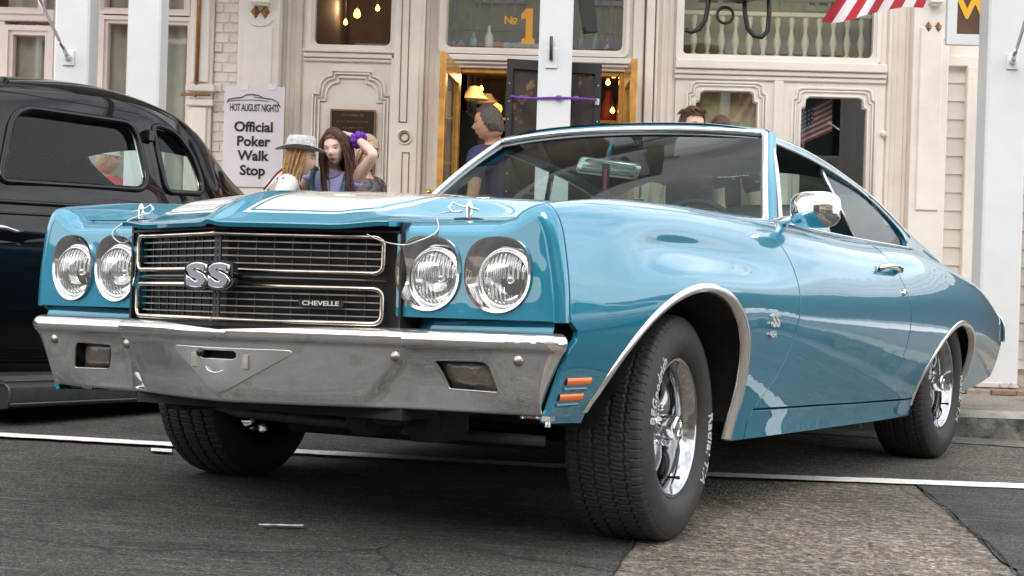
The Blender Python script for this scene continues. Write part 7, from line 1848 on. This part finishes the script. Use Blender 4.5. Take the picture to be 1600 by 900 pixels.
# --- two heads showing above the roof
for px_, py_, Y_, lab, hm_, yw in ((1081, 190, 10.4, 'person with wavy light brown hair whose crown shows above the coupe roof', M_hdark, -60), (1126, 203, 10.8, 'person with flat dark hair, crown just above the coupe roof', M_hbrown, -110)):
    hp = at(px_, py_ + 8, Y_); bs = np.array([hp[0], Y_ + .02, BW + .006]); H = (hp[2] - bs[2]) / 1.585 * 1.70
    p_, T, B, s, V = person(lab, bs, H, yw, hp, yw, 0, 0, M_skin1, None, female=False)
    face_details(p_, T); shirt(p_, B, s, M_blks, female=False, sleeve=.7); trousers(p_, B, s, M_denim); shoes(p_, B, s, M_shoe); cap(p_, T, hm_, .058, -.07, .014)
    if px_ == 1081: strands(p_, T, [[(.07 * math.cos(a), .06 * math.sin(a), .095), (.080 * math.cos(a), .070 * math.sin(a), .100), (.092 * math.cos(a + .3), .078 * math.sin(a + .3), .072)] for a in np.linspace(0, 6.28, 30)], hm_, n=4, r=.0055, jit=.008)
# --- man in coral shirt and white cap sitting beyond the black coupe
bs = np.array([at(166, 300, 10.6)[0], 10.55, BW + .006]); hp = at(167, 246, 10.5); 
m3, T, B, s, V = person('man in coral red shirt and white cap seen through the black coupe rear window', bs, 1.78, -30, hp, 10, 5, 0, M_skin2, None, female=False, sit=False, width=1.1) if False else person('man in coral red shirt and white cap seen through the black coupe rear window', bs, (hp[2] - BW) / 1.585 * 1.70, -30, hp, 10, 5, 0, M_skin2, None, female=False, width=1.1)
face_details(m3, T); shirt(m3, B, s, M_redsh, female=False, sleeve=.7, width=1.1); trousers(m3, B, s, M_khaki, width=1.05); shoes(m3, B, s, M_shoe); cap(m3, T, M_hlight, .05, -.07, .006)
k = MB(); k.lathe([(.100, .02), (.099, .05), (.088, .09), (.06, .118), (.0005, .128)], 28, 'z'); k.grid(np.array([[(.085 * math.cos(a) + q * .07 * math.cos(a) ** 2, .085 * math.sin(a), .032 - q * .012) for a in np.linspace(-1.2, 1.2, 14)] for q in (0, .5, 1)])); k.v = [tuple(T @ Vector((x * .98, y * .84, z))) for x, y, z in k.v]; k.build('cap', M_post, m3)
# ================================================================ inside the shop
def shade(x, y, z, r, m, label, grp=None):
    t = empty('hanging_lamp', label=label, cat='lamp', group=grp)
    k = MB(); k.lathe([(r * .35, r * .55), (r * .7, 0), (r, -r * .30), (r * .98, -r * .34), (r * .66, -.02)], 20, 'z', (x, y, z)); k.build('lamp_shade', m, t)
    k = MB(); k.tube([(x, y, z + r * .5), (x, y, 3.7)], .006, 5); k.build('cord', M_iron, t); return t
a = at(741, 148, 14.2); shade(a[0], 14.2, a[2], .13, M_shade, 'cream fringed lamp shade hanging inside the open doorway, largest of those there')
a = at(762, 156, 14.9); shade(a[0], 14.9, a[2], .10, M_shade, 'smaller cream lamp shade hanging behind the man in the doorway')
a = at(776, 170, 14.0); t_ = empty('wall_lamp', label='glowing orange globe lamp inside the doorway beside the man', cat='lamp')
k = MB(); k.lathe([(.0005, -.05), (.04, -.03), (.05, 0), (.04, .03), (.0005, .05)], 16, 'z', tuple(a)); k.build('globe', mat('orange_globe', (1, .5, .1), emit=((1, .33, .03), 3.0)), t_)
def glow(p, w, root, c=(1.0, .62, .30)):
    l = bpy.data.lights.new('lamp_light', 'POINT'); l.energy = w; l.color = c; l.shadow_soft_size = .08; o = bpy.data.objects.new('lamp_light', l); COL.objects.link(o); o.parent = root; o.location = p
glow((a[0], a[1] - .25, a[2] + .25), 22, t_)
for px_, py_, Y_, m_, lab in ((558, 20, 13.2, M_glow, 'bare lit yellow bulb behind the left upper window'), (508, 15, 13.4, M_glowr, 'small red lamp behind the left upper window'), (714, 113, 13.6, M_glowr, 'small red lamp just inside the top of the doorway')):
    a = at(px_, py_, Y_); t_ = empty('light_bulb', label=lab, cat='bulb'); k = MB(); k.lathe([(.0005, -.045), (.022, -.035), (.030, -.012), (.018, .018), (.012, .03)], 14, 'z', tuple(a)); k.build('glass_bulb', m_, t_); k = MB(); k.tube([(a[0], a[1], a[2] + .03), (a[0], a[1], 3.7)], .007, 6); k.build('socket_cord', M_iron, t_)
# goods on shelves at the back of the shop, and small lit bulbs
M_goods = [mat('goods_%s' % n, c, rough=.5) for n, c in (('tan', (.40, .24, .12)), ('red', (.35, .05, .03)), ('cream', (.55, .48, .36)), ('brown', (.16, .08, .04)), ('teal', (.05, .18, .18)), ('gold', (.45, .28, .06)))]
gme = []
for i in range(6):
    k = MB(); r = .05 + .012 * i; k.lathe([(r * .8, 0), (r, .02), (r * (1.1 - .1 * i), .12), (r * .5, .2), (r * .55, .24), (.0005, .25)], 10, 'z') if i % 2 else k.bbox((-r, -r, 0), (r, r, .16 + .02 * i), .012); me = k.mesh('goods'); me.materials.append(M_goods[i]); gme.append(me)
shf = empty('shop_shelf', label='tall shelf of mixed goods at the back of the open shop doorway', cat='shelf')
sx0, sx1 = fx(690) - .4, fx(1010) + .5
for j in range(6):
    z = .5 + j * .42; k = MB(); k.bbox((sx0, 15.05, z - .03), (sx1, 15.35, z), .004); k.build('shelf_board', M_oak, shf)
    x = sx0 + .08
    while x < sx1 - .08:
        o = link('goods', gme[int(rng.integers(6))], shf); o.location = (x, 15.18, z + .001); o.rotation_euler = (0, 0, rng.uniform(0, 3)); s_ = rng.uniform(.7, 1.3); o.scale = (s_, s_, s_); x += rng.uniform(.13, .24)
for i, (px_, py_, Y_, lab) in enumerate(((720, 128, 13.9, 'small warm bulb inside the doorway, top left of the lamp shades'), (752, 138, 14.6, 'small warm bulb between the two lamp shades'), (950, 128, 13.8, 'small warm bulb right of the black board'), (957, 172, 13.4, 'small warm bulb low beside the right door leaf'), (540, 34, 13.8, 'small warm bulb low in the left upper window'), (590, 12, 13.2, 'small warm bulb at the right of the left upper window'), (1348, 82, 13.0, 'small red-orange bulb at the lower right of the wide window'))):
    a = at(px_, py_, Y_); t_ = empty('light_bulb', label=lab, cat='bulb'); k = MB(); k.lathe([(.0005, -.03), (.016, -.02), (.02, -.004), (.010, .014), (.008, .022)], 12, 'z', tuple(a)); k.build('glass_bulb', M_glow if i < 6 else M_glowr, t_); k = MB(); k.tube([(a[0], a[1], a[2] + .02), (a[0], a[1], 3.7)], .004, 5); k.build('socket_cord', M_iron, t_)
    if i in (2, 4): glow((a[0], a[1] - .1, a[2] + .1), 9, t_)
# coats on a rail and bottles on the sill
for i, (px_, py_, w_, m_, lab) in enumerate(((722, 262, .16, M_blks, 'black jacket with white lettering hanging inside the doorway'), (738, 255, .13, mat('grey_shirt_cloth', (.16, .16, .17), rough=.8), 'grey shirt hanging behind the black jacket in the doorway'))):
    a = at(px_, py_, 12.9 + .2 * i); t_ = empty('hanging_garment', label=lab, cat='garment'); k = MB(); P_ = []
    for z, hw in ((.45, .03), (.40, .12), (.34, .17), (.1, .16), (-.3, .18), (-.6, .19)): P_.append([(a[0] + w_ * 5 * hw * c * .9, a[1] + .06 * s_ + .01 * math.sin(c * 9), a[2] + z) for c, s_ in [(math.cos(w), math.sin(w)) for w in np.linspace(0, 2 * math.pi, 20, endpoint=False)]])
    k.grid(np.array(P_), wrap=True); k.build('cloth', m_, t_)
    if i == 0: me = text_mesh('CA', .12, .002, .004); me.transform(Matrix.Translation((a[0] + .08, a[1] - .07, a[2] - .05)) @ Matrix.Rotation(math.pi / 2, 4, 'X') @ Matrix.Rotation(math.pi / 2, 4, 'Z')); link('lettering', me, t_, M_wtext)
M_bw = mat('milk_glass', (.66, .66, .58), rough=.25, coat=.5); M_bg = mat('green_bottle_glass', (.03, .07, .045), rough=.1, coat=.5); M_bt = mat('teal_bottle_glass', (.10, .22, .22), rough=.15, coat=.5); M_bb = mat('brown_bottle_glass', (.05, .025, .012), rough=.1, coat=.6)
sill = part('window_shelf', M_oak, sal, (fx(700), fx(974), zt0 - .035, zt0 - .005, FY + .12, FY + .42))
for px_, h, r, m_, lab in ((764, .21, .034, M_bw, 'tall white milk glass bottle on the transom shelf over the doorway'), (740, .16, .03, M_bt, 'short teal bottle on the transom shelf over the doorway'), (908, .21, .03, M_bb, 'brown bottle on the transom shelf right of the middle post'), (931, .24, .036, M_bg, 'dark green bottle on the transom shelf right of the middle post'), (950, .15, .05, M_bb, 'squat brown jug on the transom shelf right of the middle post')):
    x = fx(px_, 60, FY + .25); t_ = empty('bottle', (x, FY + .25, zt0 - .004), label=lab, cat='bottle', group='bottles on the transom shelf'); k = MB(); k.lathe([(r * .9, 0), (r, .01), (r, h * .55), (r * .8, h * .68), (r * .35, h * .80), (r * .32, h * .96), (r * .40, h), (.0005, h)], 16, 'z'); k.build('glass_body', m_, t_)
t_ = empty('display_figures', label='heap of small figurines and cloths on the transom shelf left of the middle post', cat='ornaments'); k = MB()
for i in range(16):
    x = fx(700 + i * 2.6 + rng.uniform(-1, 1), 65, FY + .28); r = rng.uniform(.02, .04); k.lathe([(r, 0), (r * 1.1, r), (r * .6, r * 1.9), (r * .7, r * 2.3), (.0005, r * 2.8)], 8, 'z', (x, FY + .22 + rng.uniform(0, .12), zt0 - .004))
k.build('figures', mat('painted_plaster', (.30, .17, .10), rough=.6, noise=(14, .6)), t_)
k = MB(); 
for i in range(5):
    x = fx(793 + i * 11, 66, FY + .26); k.bbox((x - .035, FY + .18, zt0 - .004), (x + .035, FY + .34, zt0 + .06 + .02 * rng.uniform()), .015)
t_ = empty('folded_cloths', label='row of folded pale cloths on the transom shelf beside the gilt number', cat='cloths'); k.build('cloth', mat('pale_cloth', (.38, .38, .37), rough=.9, noise=(20, .3)), t_)
